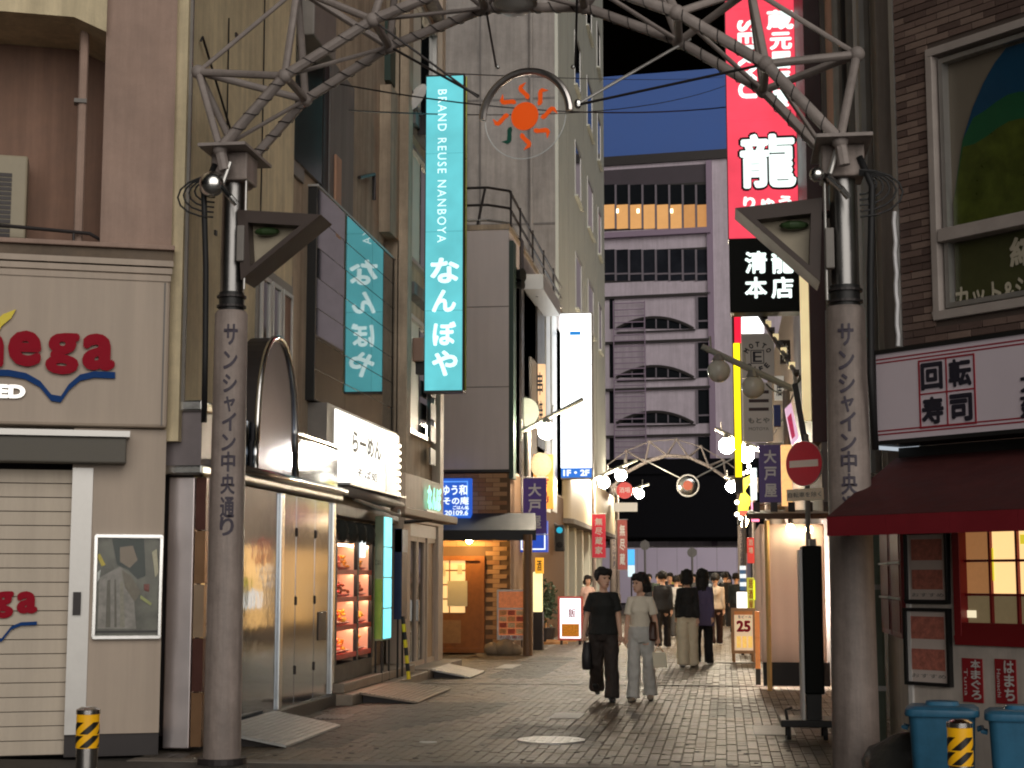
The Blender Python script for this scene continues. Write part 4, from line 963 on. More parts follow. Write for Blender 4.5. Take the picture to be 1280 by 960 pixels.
M_hd = mat('hoarding_panel', lin((196, 184, 206)), .6, var=.05, scale=.6)
for i in range(24): MB().box(-16 + i * 1.2, -14.815 + i * 1.2, 98, 98.1, .1, 3.42).build('panel', M_hd, hd)
MB().box(-16, 13, 98.1, 98.16, .08, 3.5).build('rail', M_dark, hd)
MB().box(1.6, 1.9, 97.4, 97.7, 0, 4.4).build('end_post', M_dark, hd)
for x, top, lab in ((806, 675, 'thin round headed post in front of the white hoarding'), (865, 684, 'short hanging post in front of the middle of the white hoarding')):
    a = at(x, top, Y=92); t = thing('road_sign_post', lab, 'sign post', (a.x, 92, 0))
    MB().tube((a.x, 92, 0), (a.x, 92, a.z), .06).build('post', M_grey, t)
    MB().tube((a.x, 91.95, a.z - .3), (a.x, 92.02, a.z - .3), .28, n=14).build('plate', M_grey, t)
# parked vehicle and its neighbours in the cross street
def van(lab, X, Y, m, name='parked_van', wide=1.75, tall=1.95):
    t = thing(name, lab, 'van', (X, Y, 0)); w = wide / 2
    secs = [(-w, .35, 0), (-w, 1.0, 0), (-w * .93, tall * .86, .12), (-w * .75, tall, .3), (w * .75, tall, .3), (w * .93, tall * .86, .12), (w, 1.0, 0), (w, .35, 0)]
    MB().loft([[Vector((X + a, Y + d, z)) for a, z, d in secs], [Vector((X + a, Y + 4.2 - d, z)) for a, z, d in secs]]).build('body', m, t, bevel=.06)
    MB().hexa([(X - w * .8, Y + .02, 1.08), (X + w * .8, Y + .02, 1.08), (X + w * .8, Y + .2, 1.08), (X - w * .8, Y + .2, 1.08), (X - w * .74, Y + .05, 1.66), (X + w * .74, Y + .05, 1.66), (X + w * .74, Y + .3, 1.66), (X - w * .74, Y + .3, 1.66)]).build('rear_window', M_glassdark, t, bevel=.03)
    for s in (-1, 1):
        MB().box(X + s * w * .86 - .08, X + s * w * .86 + .08, Y - .03, Y + .05, .8, 1.1).build('tail_light', mat('tail_light', (.3, .01, .01), .2, var=0, emit=(1, .05, .04), es=1.5), t, bevel=.02)
        for y in (Y + .8, Y + 3.3):
            wh = MB().tube((X + s * w * .95 - .1, y, .32), (X + s * w * .95 + .1, y, .32), .32, n=18).build('wheel', M_rubber, t)
            MB().tube((X + s * w * .95 - .11, y, .32), (X + s * w * .95 + .11, y, .32), .17, n=12).build('rim', M_alum, wh)
    MB().box(X - w * .95, X + w * .95, Y - .06, Y + .02, .35, .6).build('bumper', M_black, t, bevel=.03)
    MB().box(X - .22, X + .22, Y - .02, Y + .03, .68, .84).build('number_plate', M_pw, t)
a = at(890, 740, Y=84)
van('black van parked across the end of the street by the white hoarding', a.x + .2, 84, mat('black_car_paint', (.01, .01, .012), .15, var=0))
bk = thing('parked_bicycle', 'dark bicycle parked near the left end of the white hoarding', 'bicycle', at(812, 765, Y=70))
q = Vector((at(812, 765, Y=70).x, 70, 0))
for s in (-.5, .5):
    MB().path([q + Vector((s + .32 * math.cos(i * math.pi / 10), 0, .33 + .32 * math.sin(i * math.pi / 10))) for i in range(21)], .025, 6).build('wheel', M_rubber, bk)
MB().path([q + Vector(v) for v in ((-.5, 0, .33), (-.15, 0, .75), (.35, 0, .8), (.5, 0, .33))], .022, 6).build('frame', M_dark, bk)
MB().path([q + Vector(v) for v in ((-.15, 0, .75), (-.05, 0, .3), (.35, 0, .8), (.38, 0, 1.0), (.25, 0, 1.05))], .02, 6).build('handlebar', M_alum, bk)
MB().ell(q + Vector((-.18, 0, .85)), .13, .07, .04, 8, 6).build('saddle', M_black, bk)
# ================================================================== arch gateways
gw = thing('arch_gateway', 'nearest latticed tube arch on two lettered posts over the street', 'gateway', (-1.7, 13.1, 0), 'latticed arches over the street')
GL, GR = Vector((-4.4, 13.9, 0)), Vector((1.0, 12.95, 0))
def gy(x): return GL.y + (GR.y - GL.y) * (x - GL.x) / (GR.x - GL.x)
def gp_(px, py, dy=0):
    # point of the arch's own plane under the pixel
    pl = Plane((GL.x, GL.y + dy), (GR.x, GR.y + dy)); return pl.P(*pl.uv(px, py))
Af = [gp_(275, 186, -.3), gp_(356, 95, -.3), gp_(466, 25, -.3), gp_(592, -26, -.3), gp_(722, -28, -.3), gp_(846, 16, -.3), gp_(957, 80, -.3), gp_(1050, 176, -.3)]
Bf = [p + Vector((0, .72, 0)) for p in Af]
Cf = [gp_(248, 90), gp_(372, -14), gp_(500, -80), gp_(655, -108), gp_(800, -80), gp_(938, -14), gp_(1071, 68)]
def tubes(pairs, r, name, n=9):
    for a, b in pairs: MB().tube(a, b, r, n=n).build(name, M_truss, gw, smooth='auto')
tubes(list(zip(Af[:-1], Af[1:])), .049, 'chord_tube'); tubes(list(zip(Bf[:-1], Bf[1:])), .045, 'chord_tube')
tubes(list(zip(Cf[:-1], Cf[1:])), .022, 'tie_rod')
for i, c in enumerate(Cf): tubes([(c, Af[i]), (c, Bf[i]), (c, Af[i + 1]), (c, Bf[i + 1])], .035, 'strut_tube')
tubes(list(zip(Af, Bf)), .036, 'cross_tube')
tubes([(Af[i], Bf[i + 1]) for i in range(7)], .02, 'brace_rod')
for p in Af + Bf + Cf: MB().ell(p, .068, .068, .068, 12, 8).build('node_ball', M_truss, gw, smooth=True)
mb = MB(); rr = random.Random(5)
for a, b in list(zip(Af[:-1], Af[1:])) + list(zip(Bf[:-1], Bf[1:])):    # strings of small lights wound round the tubes
    d = (b - a); n = d.normalized(); s1 = n.orthogonal().normalized(); s2 = n.cross(s1); pts = []
    for i in range(41):
        t = i / 40; an = t * 2 * math.pi * 5; pts.append(a + d * t + (s1 * math.cos(an) + s2 * math.sin(an)) * .052)
    mb.path(pts, .0045, 4)
mb.build('wound_light_cable', M_cable, gw, kind='stuff')
def gpost(G, r0, r1, ztop, zbox, ch_px, sgn):
    sl = MB().path([(G.x, G.y, 0), (G.x, G.y, .03), (G.x, G.y, ztop - .03), (G.x, G.y, ztop)], [r0, r0, r1, r1 - .02], 32).build('post_sleeve', M_pole, gw, smooth='auto')
    MB().tube((G.x, G.y, 0.001), (G.x, G.y, .05), r0 + .05, n=24).build('base_ring', M_dark, sl)
    ph = math.atan2(-G.x, G.y) * -1
    def wrap(u, z):
        rr_ = r0 + (r1 - r0) * z / ztop + .003
        a = u / rr_ + ph * 0
        dirc = Vector((-G.x, -G.y, 0)).normalized(); rt = Vector((-dirc.y, dirc.x, 0))
        return Vector((G.x, G.y, z)) + dirc * rr_ * math.cos(a) + rt * rr_ * math.sin(a)
    for c, y, h in ch_px:
        z = at(0, y, Y=G.y - .15).z; z = Plane((0, G.y - .16), (1, G.y - .16)).uv(905 + G.x / G.y * 2000, y)[1]
        w = .064 if c not in 'ャ' else .05; hh = h * G.y / 2000 / 2
        letters(c, None, -w, w, z - hh, z + hh, 0, mat('faded_lettering', (.06, .05, .07), .6, var=.3, scale=30), sl, bold=.03, fn=wrap)
    MB().tube((G.x, G.y, ztop - .01), (G.x, G.y, ztop + .17), r1 - .035, n=24).build('collar', M_black, gw, smooth='auto')
    for z in (ztop + .03, ztop + .12): MB().tube((G.x, G.y, z), (G.x, G.y, z + .02), r1 - .015, n=24).build('collar_band', M_dark, gw)
    MB().tube((G.x, G.y, ztop + .1), (G.x, G.y, zbox), .105, n=28).build('upper_post', M_postchrome, gw, smooth='auto')
    MB().box(G.x - .17, G.x + .17, G.y - .17, G.y + .17, zbox, zbox + .26).build('head_box', M_pole, gw, bevel=.015)
    MB().box(G.x - .22, G.x + .22, G.y - .4, G.y + .45, zbox + .262, zbox + .29).build('head_plate', M_truss, gw)
    MB().path([(G.x - .13 * sgn, G.y - .17, zbox + .15), (G.x - .22 * sgn, G.y - .2, zbox - .1), (G.x - .19 * sgn, G.y - .18, zbox - .8), (G.x - .17 * sgn, G.y - .2, zbox - 1.6), (G.x - .2 * sgn, G.y - .1, zbox - 2.2)], .028, 8).build('feed_cable', M_cable, gw, smooth=True)
    for k in range(5):
        rr_ = .1 + .035 * k
        MB().path([(G.x - (.12 + rr_ * 1.4 * math.sin(t)) * sgn, G.y - .18 - .01 * k, zbox - .08 - .02 * k + rr_ * .8 * math.cos(t)) for t in [i * math.pi / 8 for i in range(9)]], .009, 5).build('cable_loop', M_cable, gw)
    MB().tube((G.x + .15 * sgn, G.y - .12, zbox - 1.0), (G.x + .15 * sgn, G.y - .12, zbox + .1), .012).build('conduit', M_alum, gw)
    MB().box(G.x + .12 * sgn - .035, G.x + .12 * sgn + .035, G.y - .17, G.y - .09, zbox - .75, zbox - .42).build('junction_box', M_grey, gw, bevel=.01)
CH = list(zip('サンシャイン中央通り', (418, 450, 479, 505, 527, 553, 577, 605, 634, 658), (28, 24, 24, 20, 24, 22, 26, 26, 27, 24)))
zbL, zbR = gp_(275, 232).z, gp_(1052, 226).z
gpost(GL, .165, .148, gp_(275, 390).z, zbL, CH, 1)
gpost(GR, .185, .158, gp_(1052, 384).z, zbR, CH, -1)
for a, A, B in ((GL, Af[0], Bf[0]), (GR, Af[-1], Bf[-1])):
    for p in (A, B): MB().tube(Vector((a.x, p.y, p.z - .2)), p, .05).build('foot_tube', M_truss, gw)
# far copy of the arch: the same things at the far end of the street
g2 = copy_tree(gw); g2.location = gw.location + Vector((-.25, 54.5, 0.0))
g2['label'] = 'distant latticed arch over the street in front of the dark roadway'
# street light hoods on the posts
def hood(G, sgn, lab, px):
    t = thing('light_hood', lab, 'light hood', (G.x, G.y, gp_(*px[2]).z), 'triangular light hoods on the posts')
    A, B, Cc = [gp_(*p, -.12) for p in px]
    M_h = mat('hood_brown', lin((78, 68, 64)), .55, var=.1)
    dv = Vector((0, .42, 0))
    cen = (A + B + Cc) / 3
    ins = [cen + (p - cen) * .62 + Vector((0, 0, -.03)) for p in (A, B, Cc)]
    mb = MB()
    for i in range(3):
        j = (i + 1) % 3
        mb.hexa([(A, B, Cc)[i], (A, B, Cc)[j], ins[j], ins[i], (A, B, Cc)[i] + dv, (A, B, Cc)[j] + dv, ins[j] + dv, ins[i] + dv])
    mb.build('rim', M_h, t)
    MB().prism([p + Vector((0, .16, 0)) for p in ins], (0, .03, 0)).build('reflector', mat('hood_inner', lin((170, 160, 140)), .5, var=.15), t)
    MB().ell(cen + Vector((-.02 * sgn, .1, .05)), .12, .05, .04, 10, 6).build('lamp_tube', mat('lamp_green', (.03, .06, .02), .4), t)
    MB().tube(Vector((G.x, G.y, A.z - .1)), Vector((A.x, A.y + .2, A.z - .1)), .035).build('arm', M_dark, t)
hood(GL, 1, 'triangular brown light hood on the left gateway post', ((296, 262), (401, 268), (301, 350)))
hood(GR, -1, 'triangular brown light hood on the right gateway post', ((1028, 247), (919, 260), (1025, 352)))
for G, x, y, lab in ((GL, 265, 230, 'shiny round chrome spot lamp on the left gateway post'), (GR, 1021, 218, 'small chrome spot lamp on the right gateway post')):
    t = thing('round_spot_lamp', lab, 'spot lamp', gp_(x, y, -.25), 'chrome spot lamps on the posts')
    c = gp_(x, y, -.32); r = .118 if x < 500 else .06
    MB().ell(c, r, r * .8, r, 24, 14).build('lamp_body', M_chrome, t, smooth=True)
    MB().path([c + Vector((.09, -.02, -.03)), c + Vector((.19, -.05, -.14)), c + Vector((.24, -.02, -.2))], .028, 8).build('bracket', M_chrome, t)
    MB().tube(c + Vector((.1, 0, 0)), c + Vector((.16, .02, .2)), .022).build('arm', M_alum, t)
    MB().tube(c, Vector((G.x, G.y, c.z)), .03).build('mount', M_dark, t)
# the sun emblem hung in the arch
def sun_emblem(c0, lab):
    t = thing('sun_emblem', lab, 'emblem', c0, 'sun emblems hung in the arches')
    pl = Plane((c0.x, c0.y), (c0.x + 1, c0.y - .25))
    def P(u, z, off=0): return pl.P(u, c0.z + z, off)
    MB().path([P(.405 * math.cos(a), .405 * math.sin(a)) for a in [math.radians(2 + 176 * i / 24) for i in range(25)]], [(.034, .03)] * 25, 8).build('half_ring', mat('ring_steel', (.55, .52, .5), .3, 1), t, smooth='auto')
    n = 40
    ci = [P(.375 * math.cos(2 * math.pi * i / n), .375 * math.sin(2 * math.pi * i / n), .008) for i in range(n)]
    MB().prism(ci, -pl.n * .012).build('clear_disc', glassmat('clear_acrylic', (.6, .6, .62), .07), t)
    rim = [P(.375 * math.cos(math.radians(a)), .375 * math.sin(math.radians(a)), .01) for a in range(182, 359, 6)]
    MB().path(rim, .005, 5).build('edge_highlight', glassmat('acrylic_highlight', (.8, .85, .85), .5), t)  # pale tube stands in for the highlight on the disc's lower edge
    M_or = mat('orange_sun', lin((226, 84, 16)), .45, var=.03, emit=lin((220, 80, 16)), es=.3); M_gr = mat('green_ray', (.01, .09, .06), .45)
    MB().prism([P(.125 * math.cos(2 * math.pi * i / 32), .125 * math.sin(2 * math.pi * i / 32), .024) for i in range(32)], -pl.n * .01).build('sun_disc', M_or, t)
    # a flame-like ray pointing outwards (local: x outwards, y sideways)
    ray_ = [(.145, -.035), (.165, -.05), (.19, -.045), (.215, -.02), (.24, .0), (.255, .015), (.3, -.02), (.28, .04), (.25, .05), (.225, .04), (.2, .015), (.18, -.005), (.16, -.012)]
    for k in range(8):
        a = math.radians(2 + 45 * k); m = M_gr if k == 5 else M_or
        pts = [P((x * math.cos(a) - y * math.sin(a)), (x * math.sin(a) + y * math.cos(a)), .024) for x, y in ray_]
        MB().prism(pts, -pl.n * .01).build('ray', m, t, label='green ray' if k == 5 else None)
    return t
sc_ = gp_(657, 146)
se = sun_emblem(sc_, 'clear round disc with an orange sun and one green ray hung in the near arch')
for a, b in (((620, 83), 3), ((719, 84), 4), ((719, 84), 4)):
    MB().tube(gp_(*a), Bf[b] if a[0] < 700 else Af[b], .01).build('hanging_rod', M_dark, se)
MB().tube(gp_(722, 130), Bf[5] + Vector((.1, 0, .02)), .014).build('stay_rod', M_alum, se); MB().tube(gp_(722, 131), Af[6], .012).build('stay_rod', M_dark, se)
MB().tube(gp_(598, 120), Bf[2], .012).build('stay_rod', M_dark, se); MB().tube(gp_(598, 122), Af[2], .01).build('stay_rod', M_dark, se)
MB().ell(gp_(722, 130), .035, .03, .045, 8, 6).build('clamp', M_chrome, se)
for x, y in ((622, 84), (716, 84)): MB().ell(gp_(x, y), .02, .02, .02, 8, 6).build('clamp', M_chrome, se)
s2 = thing('mirror_ball', 'shiny round mirrored ball emblem hung in the distant arch', 'emblem', at(860, 607, Y=66.5))
q = at(860, 607, Y=66.5)
MB().ell(q, .42, .2, .42, 26, 16).build('ball', M_chrome, s2, smooth=True)
MB().tube(q + Vector((0, -.22, 0)), q + Vector((0, -.24, 0)), .2, n=18).build('orange_disc', mat('far_orange', lin((170, 70, 40)), .3, emit=lin((160, 70, 30)), es=.3), s2)
MB().path([q + Vector((.44 * math.cos(math.radians(a)), 0, .44 * math.sin(math.radians(a)))) for a in range(0, 361, 15)], .04, 6).build('ring', M_alum, s2)
for s in (-1, 1): MB().tube(q + Vector((.3 * s, 0, .3)), q + Vector((1.9 * s, .3, 1.15)), .03).build('stay_rod', M_alum, s2)
cl_ = thing('dome_fixture', 'round dome fixture seen from below at the top of the near arch', 'ceiling fixture', gp_(645, 10, .2))
c = gp_(644, 2, .2)
MB().path([c + Vector((0, 0, .25)), c + Vector((0, 0, .1)), c + Vector((0, 0, -.02))], [.1, .2, .2], 24).build('housing', M_grey, cl_, smooth='auto')
MB().ell(c + Vector((0, 0, -.02)), .17, .17, .11, 24, 10).build('lens', glassmat('dome_lens', (.5, .5, .5), .35, .05), cl_, smooth=True)
# overhead wires
for i, (a, b, sag, lab) in enumerate(((at(340, 88, Y=20.5), at(940, 130, Y=30), .35, 'thin overhead wire sagging behind the sun emblem'), (at(380, 135, Y=20.5), at(912, 105, Y=60), .5, 'thin overhead wire crossing the top of the cyan blade sign'), (at(330, 80, Y=20), at(905, 96, Y=100), .2, 'thin straight overhead wire running to the far blue screen'))):
    pts = [a + (b - a) * t + Vector((0, 0, -4 * sag * t * (1 - t))) for t in [k / 16 for k in range(17)]]
    tag(MB().path(pts, .012, 5).build('overhead_wire', M_cable), lab, 'wire', 'overhead wires')
# ================================================================== right: corner sushi restaurant
PRF = Plane((1.55, 13.8), (2.42, 12.9)); PRS = PR(1.55)
sb = thing('tiled_corner_restaurant', 'corner building of thin brown bricks with a red trimmed ground floor', 'building', (2.4, 15, 0))
M_bk = mat('brown_brick', lin((112, 92, 84)), .7, var=.12, scale=7, bump=.25, dirt=.15)
M_bk2 = mat('brown_brick_light', lin((128, 108, 98)), .7, var=.12, scale=7, bump=.25, dirt=.15)
M_bk3 = mat('brown_brick_dark', lin((92, 74, 68)), .7, var=.12, scale=7, bump=.25, dirt=.15)
M_mort = mat('brick_mortar', lin((84, 72, 66)), .9)
uE = 4.0
u_c = PRF.uv(1122, 200)[0]                                # left corner of the brick wall
z_low = PRF.uv(1180, 440)[1]
def solid(u0, u1, z0, z1, d0, d1, name, m, par=sb, **k): return MB().pb(PRF, u0, u1, z0, z1, d0, d1).build(name, m, par, **k)
# big first floor window
w0, w1, wz0, wz1 = PRF.rect(1163, 42, 1283, 393); w1 = w0 + 1.9
wtop, wbot = wz1, wz0
solid(u_c, w0, z_low - .4, 11, -.25, -.012, 'brick_wall', M_mort); brick_wall = bpy.context.scene.objects['brick_wall']
bwl = [o for o in sb.children if o.name.startswith('brick_wall')][0]
solid(w0, w1, z_low - .4, wbot, -.25, -.012, 'lower_wall', M_mort); solid(w0, w1, wtop, 11, -.25, -.012, 'upper_wall', M_mort)
solid(w1, uE, z_low - .4, 11, -.25, -.012, 'right_wall', M_mort)
bl2, bh2 = .235, .0625
ba = math.atan2(PRF.d.y, PRF.d.x)
mbk = MB().hexa([(0, -.0, 0), (bl2 - .01, 0, 0), (bl2 - .01, .012, 0), (0, .012, 0), (0, 0, bh2 - .01), (bl2 - .01, 0, bh2 - .01), (bl2 - .01, .012, bh2 - .01), (0, .012, bh2 - .01)])
bms = []
for m in (M_bk, M_bk2, M_bk3):
    me = mbk.mesh('brick'); me.materials.append(m); bms.append(me)
hidden = MB(); cnt = 0; ztopv = PRF.uv(1200, -6)[1]
nrow = int((11 - (z_low - .4)) / bh2)
for j in range(nrow):
    z = z_low - .4 + j * bh2
    for i in range(-1, 18):
        u = u_c + (i + (.5 if j % 2 else 0)) * bl2
        a, b = max(u, u_c), min(u + bl2 - .01, uE)
        if b - a < .04: continue
        segs = [(a, b)]
        if z + bh2 > wbot and z < wtop:
            segs = [(a, min(b, w0)), (max(a, w1), b)]
        for a2, b2 in segs:
            if b2 - a2 < .03: continue
            vis = z < ztopv and a2 < 2.2 and z > z_low - .08 and cnt < 299
            if vis and abs(b2 - a2 - bl2 + .01) < 1e-4:
                piece('brick', random.choice(bms), bwl, PRF.P(a2, z, random.uniform(-.002, .004)), (0, 0, ba)); cnt += 1
            elif vis:
                MB().pb(PRF, a2, b2, z, z + bh2 - .01, -.012, random.uniform(-.002, .004)).build('brick', random.choice((M_bk, M_bk2, M_bk3)), bwl); cnt += 1
            else: hidden.pb(PRF, a2, b2, z, z + bh2 - .01, -.012, random.uniform(-.002, .004))
hidden.build('brick_field', M_bk, bwl, kind='stuff')
M_wfr = mat('window_frame_grey', lin((168, 158, 152)), .5, var=.1, dirt=.15)
wf = MB().frame(PRF, w0, w1, wbot, wtop, .07, -.1, .03).build('window_frame', M_wfr, sb, bevel=.008)
MB().frame(PRF, w0 + .1, w1 - .1, wbot + .1, wtop - .1, .04, -.14, -.02).build('inner_frame', M_alum, wf)
zmid = PRF.uv(1220, 287)[1]
MB().pb(PRF, w0 + .085, w1 - .085, zmid - .05, zmid + .06, -.1, .045).build('transom', M_wfr, wf, bevel=.006)
M_pic = mat('window_picture_green', lin((70, 80, 26)), .3, var=.55, scale=6.5, spec=.6, dirt=.4)
M_pic2 = mat('window_picture_blue', lin((18, 58, 84)), .35, var=.2, scale=2)
M_pic3 = mat('window_picture_teal', lin((26, 74, 46)), .35, var=.25, scale=2)
M_pic0 = mat('window_blind_grey', lin((104, 96, 84)), .5, var=.08)
MB().pb(PRF, w0 + .08, w1 - .08, wbot + .08, wtop - .08, -.12, -.1).build('blind', M_pic0, wf)
# the picture stuck on the glass: sky over hills under a round arch
ua, zb_ = w0 + .16, zmid + .07
cx, rx_ = w0 + 1.35, 1.2
def zarch(u): return min(wtop - .14, zmid + .07 + 1.65 * math.sqrt(max(.0, 1 - ((u - cx) / rx_) ** 2)) ** 1.0)
bands = [(0, .52, M_pic, 'hill_print'), (.52, .68, M_pic3, 'treeline_print'), (.68, 1.0, M_pic2, 'sky_print')]
for f0, f1, m, nm in bands:
    mb = MB(); N_ = 14
    for i in range(N_):
        a, b = ua + (w1 - .12 - ua) * i / N_, ua + (w1 - .12 - ua) * (i + 1) / N_
        full = wtop - .16 - zb_
        def cl(u, f): return min(zb_ + full * f + (.06 * math.sin(u * 7) if 0 < f < 1 else 0), max(zb_ + .01, zarch(u)))
        if f1 == 1.0 or cl(a, f1) > cl(a, f0) + .005 or cl(b, f1) > cl(b, f0) + .005:
            mb.hexa([PRF.P(a, cl(a, f0), -.085), PRF.P(b, cl(b, f0), -.085), PRF.P(b, cl(b, f0), -.095), PRF.P(a, cl(a, f0), -.095),
                     PRF.P(a, cl(a, f1) , -.085), PRF.P(b, cl(b, f1), -.085), PRF.P(b, cl(b, f1), -.095), PRF.P(a, cl(a, f1), -.095)])
    mb.build(nm, m, wf)
MB().pb(PRF, w0 + .16, w1 - .14, wbot + .16, zmid - .06, -.095, -.085).build('lower_print', mat('lower_print', lin((62, 64, 36)), .35, var=.3, scale=3), wf)
pw2 = mat('cream_print', lin((178, 170, 150)), .6, var=0)
u0, u1, z0, z1 = PRF.rect(1194, 342, 1380, 376, -.08)
letters('カット&シャンプー', PRF, u0, u1, z0, z1, -.078, pw2, wf, bold=.03)
u0, u1, z0, z1 = PRF.rect(1262, 294, 1300, 332, -.08); letters('縮', PRF, u0, u1, z0, z1, -.078, pw2, wf, bold=.03)
u0, u1, z0, z1 = PRF.rect(1302, 294, 1340, 332, -.08); letters('毛', PRF, u0, u1, z0, z1, -.078, pw2, wf, bold=.03)
# left edge of the brick wall: pale trims, rope light
solid(u_c - .05, u_c - .005, z_low - .5, 11, -.25, .01, 'corner_trim', M_alum)
rp = [PRF.P(u_c - .03 + .008 * math.sin(i * 2), z_low + .1 + i * .09, .03) for i in range(14)]
tag(MB().path(rp, .018, 6).build('rope_light', mat('white_rope', (.7, .7, .72), .4)), 'white twisted rope light up the edge of the brown brick wall', 'rope light')
# sign
sg = thing('sushi_sign', 'long pale box sign with four black characters in a grid between red stripes', 'shop sign', PRF.P(1, 2.9, .3))
s0, s1, sz0, sz1 = PRF.rect(1093, 428, 1283, 548, .32); s1 = uE
sz1 = PRF.uv(1180, 431, .32)[1]; sz0 = PRF.uv(1180, 545, .32)[1]
M_sgn = mat('sign_white', lin((196, 184, 190)), .45, var=.05, scale=2, emit=lin((190, 178, 186)), es=.05)
MB().pb(PRF, s0, s1, sz0, sz1, 0, .32).build('case', M_sgn, sg)
MB().frame(PRF, s0 - .01, s1, sz0 - .03, sz1 + .03, .035, -.0, .335).build('edge', M_black, sg)
M_stripe = mat('stripe_red', lin((150, 40, 52)), .45, var=0)
for z in (sz1 - .055, sz1 - .085, sz0 + .05, sz0 + .08): MB().pb(PRF, s0 + .03, s1 - .03, z, z + .012, .32, .323).build('stripe', M_stripe, sg)
MB().pb(PRF, s0 - .03, s0 - .012, sz0 - .06, sz1 + .02, -.25, .3).build('lit_end', glow('sign_end_glow', (196, 206, 216), .75), sg)
g0, g1, gz0, gz1 = PRF.rect(1149, 446, 1220, 533, .32); hu, hz = (g0 + g1) / 2, (gz0 + gz1) / 2
MB().frame(PRF, g0, g1, gz0, gz1, .014, .321, .327).build('grid_frame', M_stripe, sg)
MB().pb(PRF, hu - .006, hu + .006, gz0 + .014, gz1 - .014, .321, .326).build('grid_bar', M_stripe, sg)
MB().pb(PRF, g0 + .014, g1 - .014, hz - .006, hz + .006, .321, .3255).build('grid_bar', M_stripe, sg)
for ch, a, b in zip('回転寿司', (0, 1, 0, 1), (1, 1, 0, 0)):
    uu, zz = (g0, hu)[a], (gz0, hz)[b]; ww, hh = hu - g0, hz - gz0
    letters(ch, PRF, uu + ww * .1, uu + ww * .9, zz + hh * .1, zz + hh * .9, .33, M_letter, sg, bold=.045)
for ch, b in (('廻', 0), ('大', 1)):
    letters(ch, PRF, *PRF.rect(1276, 462 + 32 * (1 - b), 1310, 490 + 32 * (1 - b), .32), .33, M_letter, sg, bold=.045)
solid(s0 + .02, uE, sz0 - .35, sz0 - .04, -.1, .06, 'dark_soffit', M_black)
# red awning
aw3 = thing('red_awning', 'dark red sloping awning with a straight valance over the sushi restaurant', 'awning', PRF.P(1, 2.2, .6))
M_ra = mat('dark_red_cloth', lin((70, 20, 20)), .75, var=.25, scale=5, streak=.2)
M_rv = mat('red_valance', lin((124, 22, 34)), .7, var=.15, scale=5)
AO = 1.72; e0 = PRF.uv(1034, 655, AO)[0]; ez1 = PRF.uv(1150, 641, AO)[1]; ez0 = PRF.uv(1150, 667, AO)[1]
ti = sz0 - .12
MB().hexa([PRF.P(e0, ez1 - .03, AO), PRF.P(uE, ez1 - .03, AO), PRF.P(uE, ti - .04, .05), PRF.P(s0 - .02, ti - .04, .05),
           PRF.P(e0, ez1, AO), PRF.P(uE, ez1, AO), PRF.P(uE, ti, .05), PRF.P(s0 - .02, ti, .05)]).build('cloth', M_ra, aw3)
nv = 6
for i in range(nv):
    a, b = e0 + (uE - e0) * i / nv, e0 + (uE - e0) * (i + 1) / nv
    MB().pb(PRF, a + .002, b - .002, ez0, ez1 - .004, AO - .02, AO + .005).build('valance', M_rv, aw3)
MB().hexa([PRF.P(e0, ez0, AO - .02), PRF.P(e0 + .02, ez0, AO - .02), PRF.P(s0, ti - .25, .05), PRF.P(s0 - .02, ti - .25, .05), PRF.P(e0, ez1 - .03, AO - .02), PRF.P(e0 + .02, ez1 - .03, AO - .02), PRF.P(s0, ti - .05, .05), PRF.P(s0 - .02, ti - .05, .05)]).build('side_flap', M_rv, aw3)
for u in (s0 + .1, 1.9): MB().tube(PRF.P(max(u, e0 + .1), ez1 - .06, AO - .1), PRF.P(u, ti - .5, .02), .015).build('arm', M_dark, aw3)
# ground floor wall, red windows, frames
M_wl = mat('white_wall_tile', lin((214, 204, 194)), .5, var=.08, streak=.18, dirt=.15)
gz = sz0 - .36
rw0, rw1, rz0, rz1 = PRF.rect(1195, 668, 1300, 808); rw1 = uE - .3
solid(0.0, rw0, 0, gz, -.25, 0, 'ground_wall', M_wl); solid(rw0, uE, 0, rz0, -.25, 0, 'ground_wall', M_wl); solid(rw0, uE, rz1 + .15, gz, -.25, 0, 'ground_wall', M_wl)
M_rf = mat('red_window_frame', lin((138, 26, 32)), .4, var=.06)
w = MB().frame(PRF, rw0, rw1, rz0, rz1 + .15, .07, -.1, .04).build('red_window', M_rf, sb, bevel=.006)
MB().pb(PRF, rw0, rw1, rz0 - .0, rz0 + .18, -.1, .035).build('window_apron', M_rf, w)
M_in = mat('lit_interior', lin((220, 190, 140)), .6, var=.35, scale=3, emit=lin((255, 208, 140)), es=.95)
M_in2 = mat('lit_interior_dim', lin((150, 120, 90)), .6, var=.4, scale=5, emit=lin((190, 130, 80)), es=.4)
M_in3 = mat('net_curtain', lin((120, 110, 90)), .8, var=.3, scale=9, emit=lin((130, 112, 80)), es=.35)
pu, pz = .33, .3
zp = PRF.rect(1206, 672, 1280, 785); zz0, zz1 = zp[2], zp[3] + .1
ncol = 7; cw = (rw1 - rw0 - .14) / ncol; cw = PRF.uv(1240, 730)[0] - PRF.uv(1207, 730)[0]; 
i = 0; u = rw0 + .075
while u + .05 < rw1 - .07:
    e = min(u + cw - .025, rw1 - .075)
    for j in range(3):
        za = zz0 + (zz1 - zz0) * j / 3; zb2 = zz0 + (zz1 - zz0) * (j + 1) / 3 - .022
        MB().pb(PRF, u, e, za, zb2, -.07, -.05).build('pane', M_in3 if j == 0 else (M_in2 if i == 0 else M_in), w)
    if e < rw1 - .1: MB().pb(PRF, e + .002, e + .023, zz0, zz1, -.09, -.02).build('glazing_bar', M_rf, w)
    u += cw; i += 1
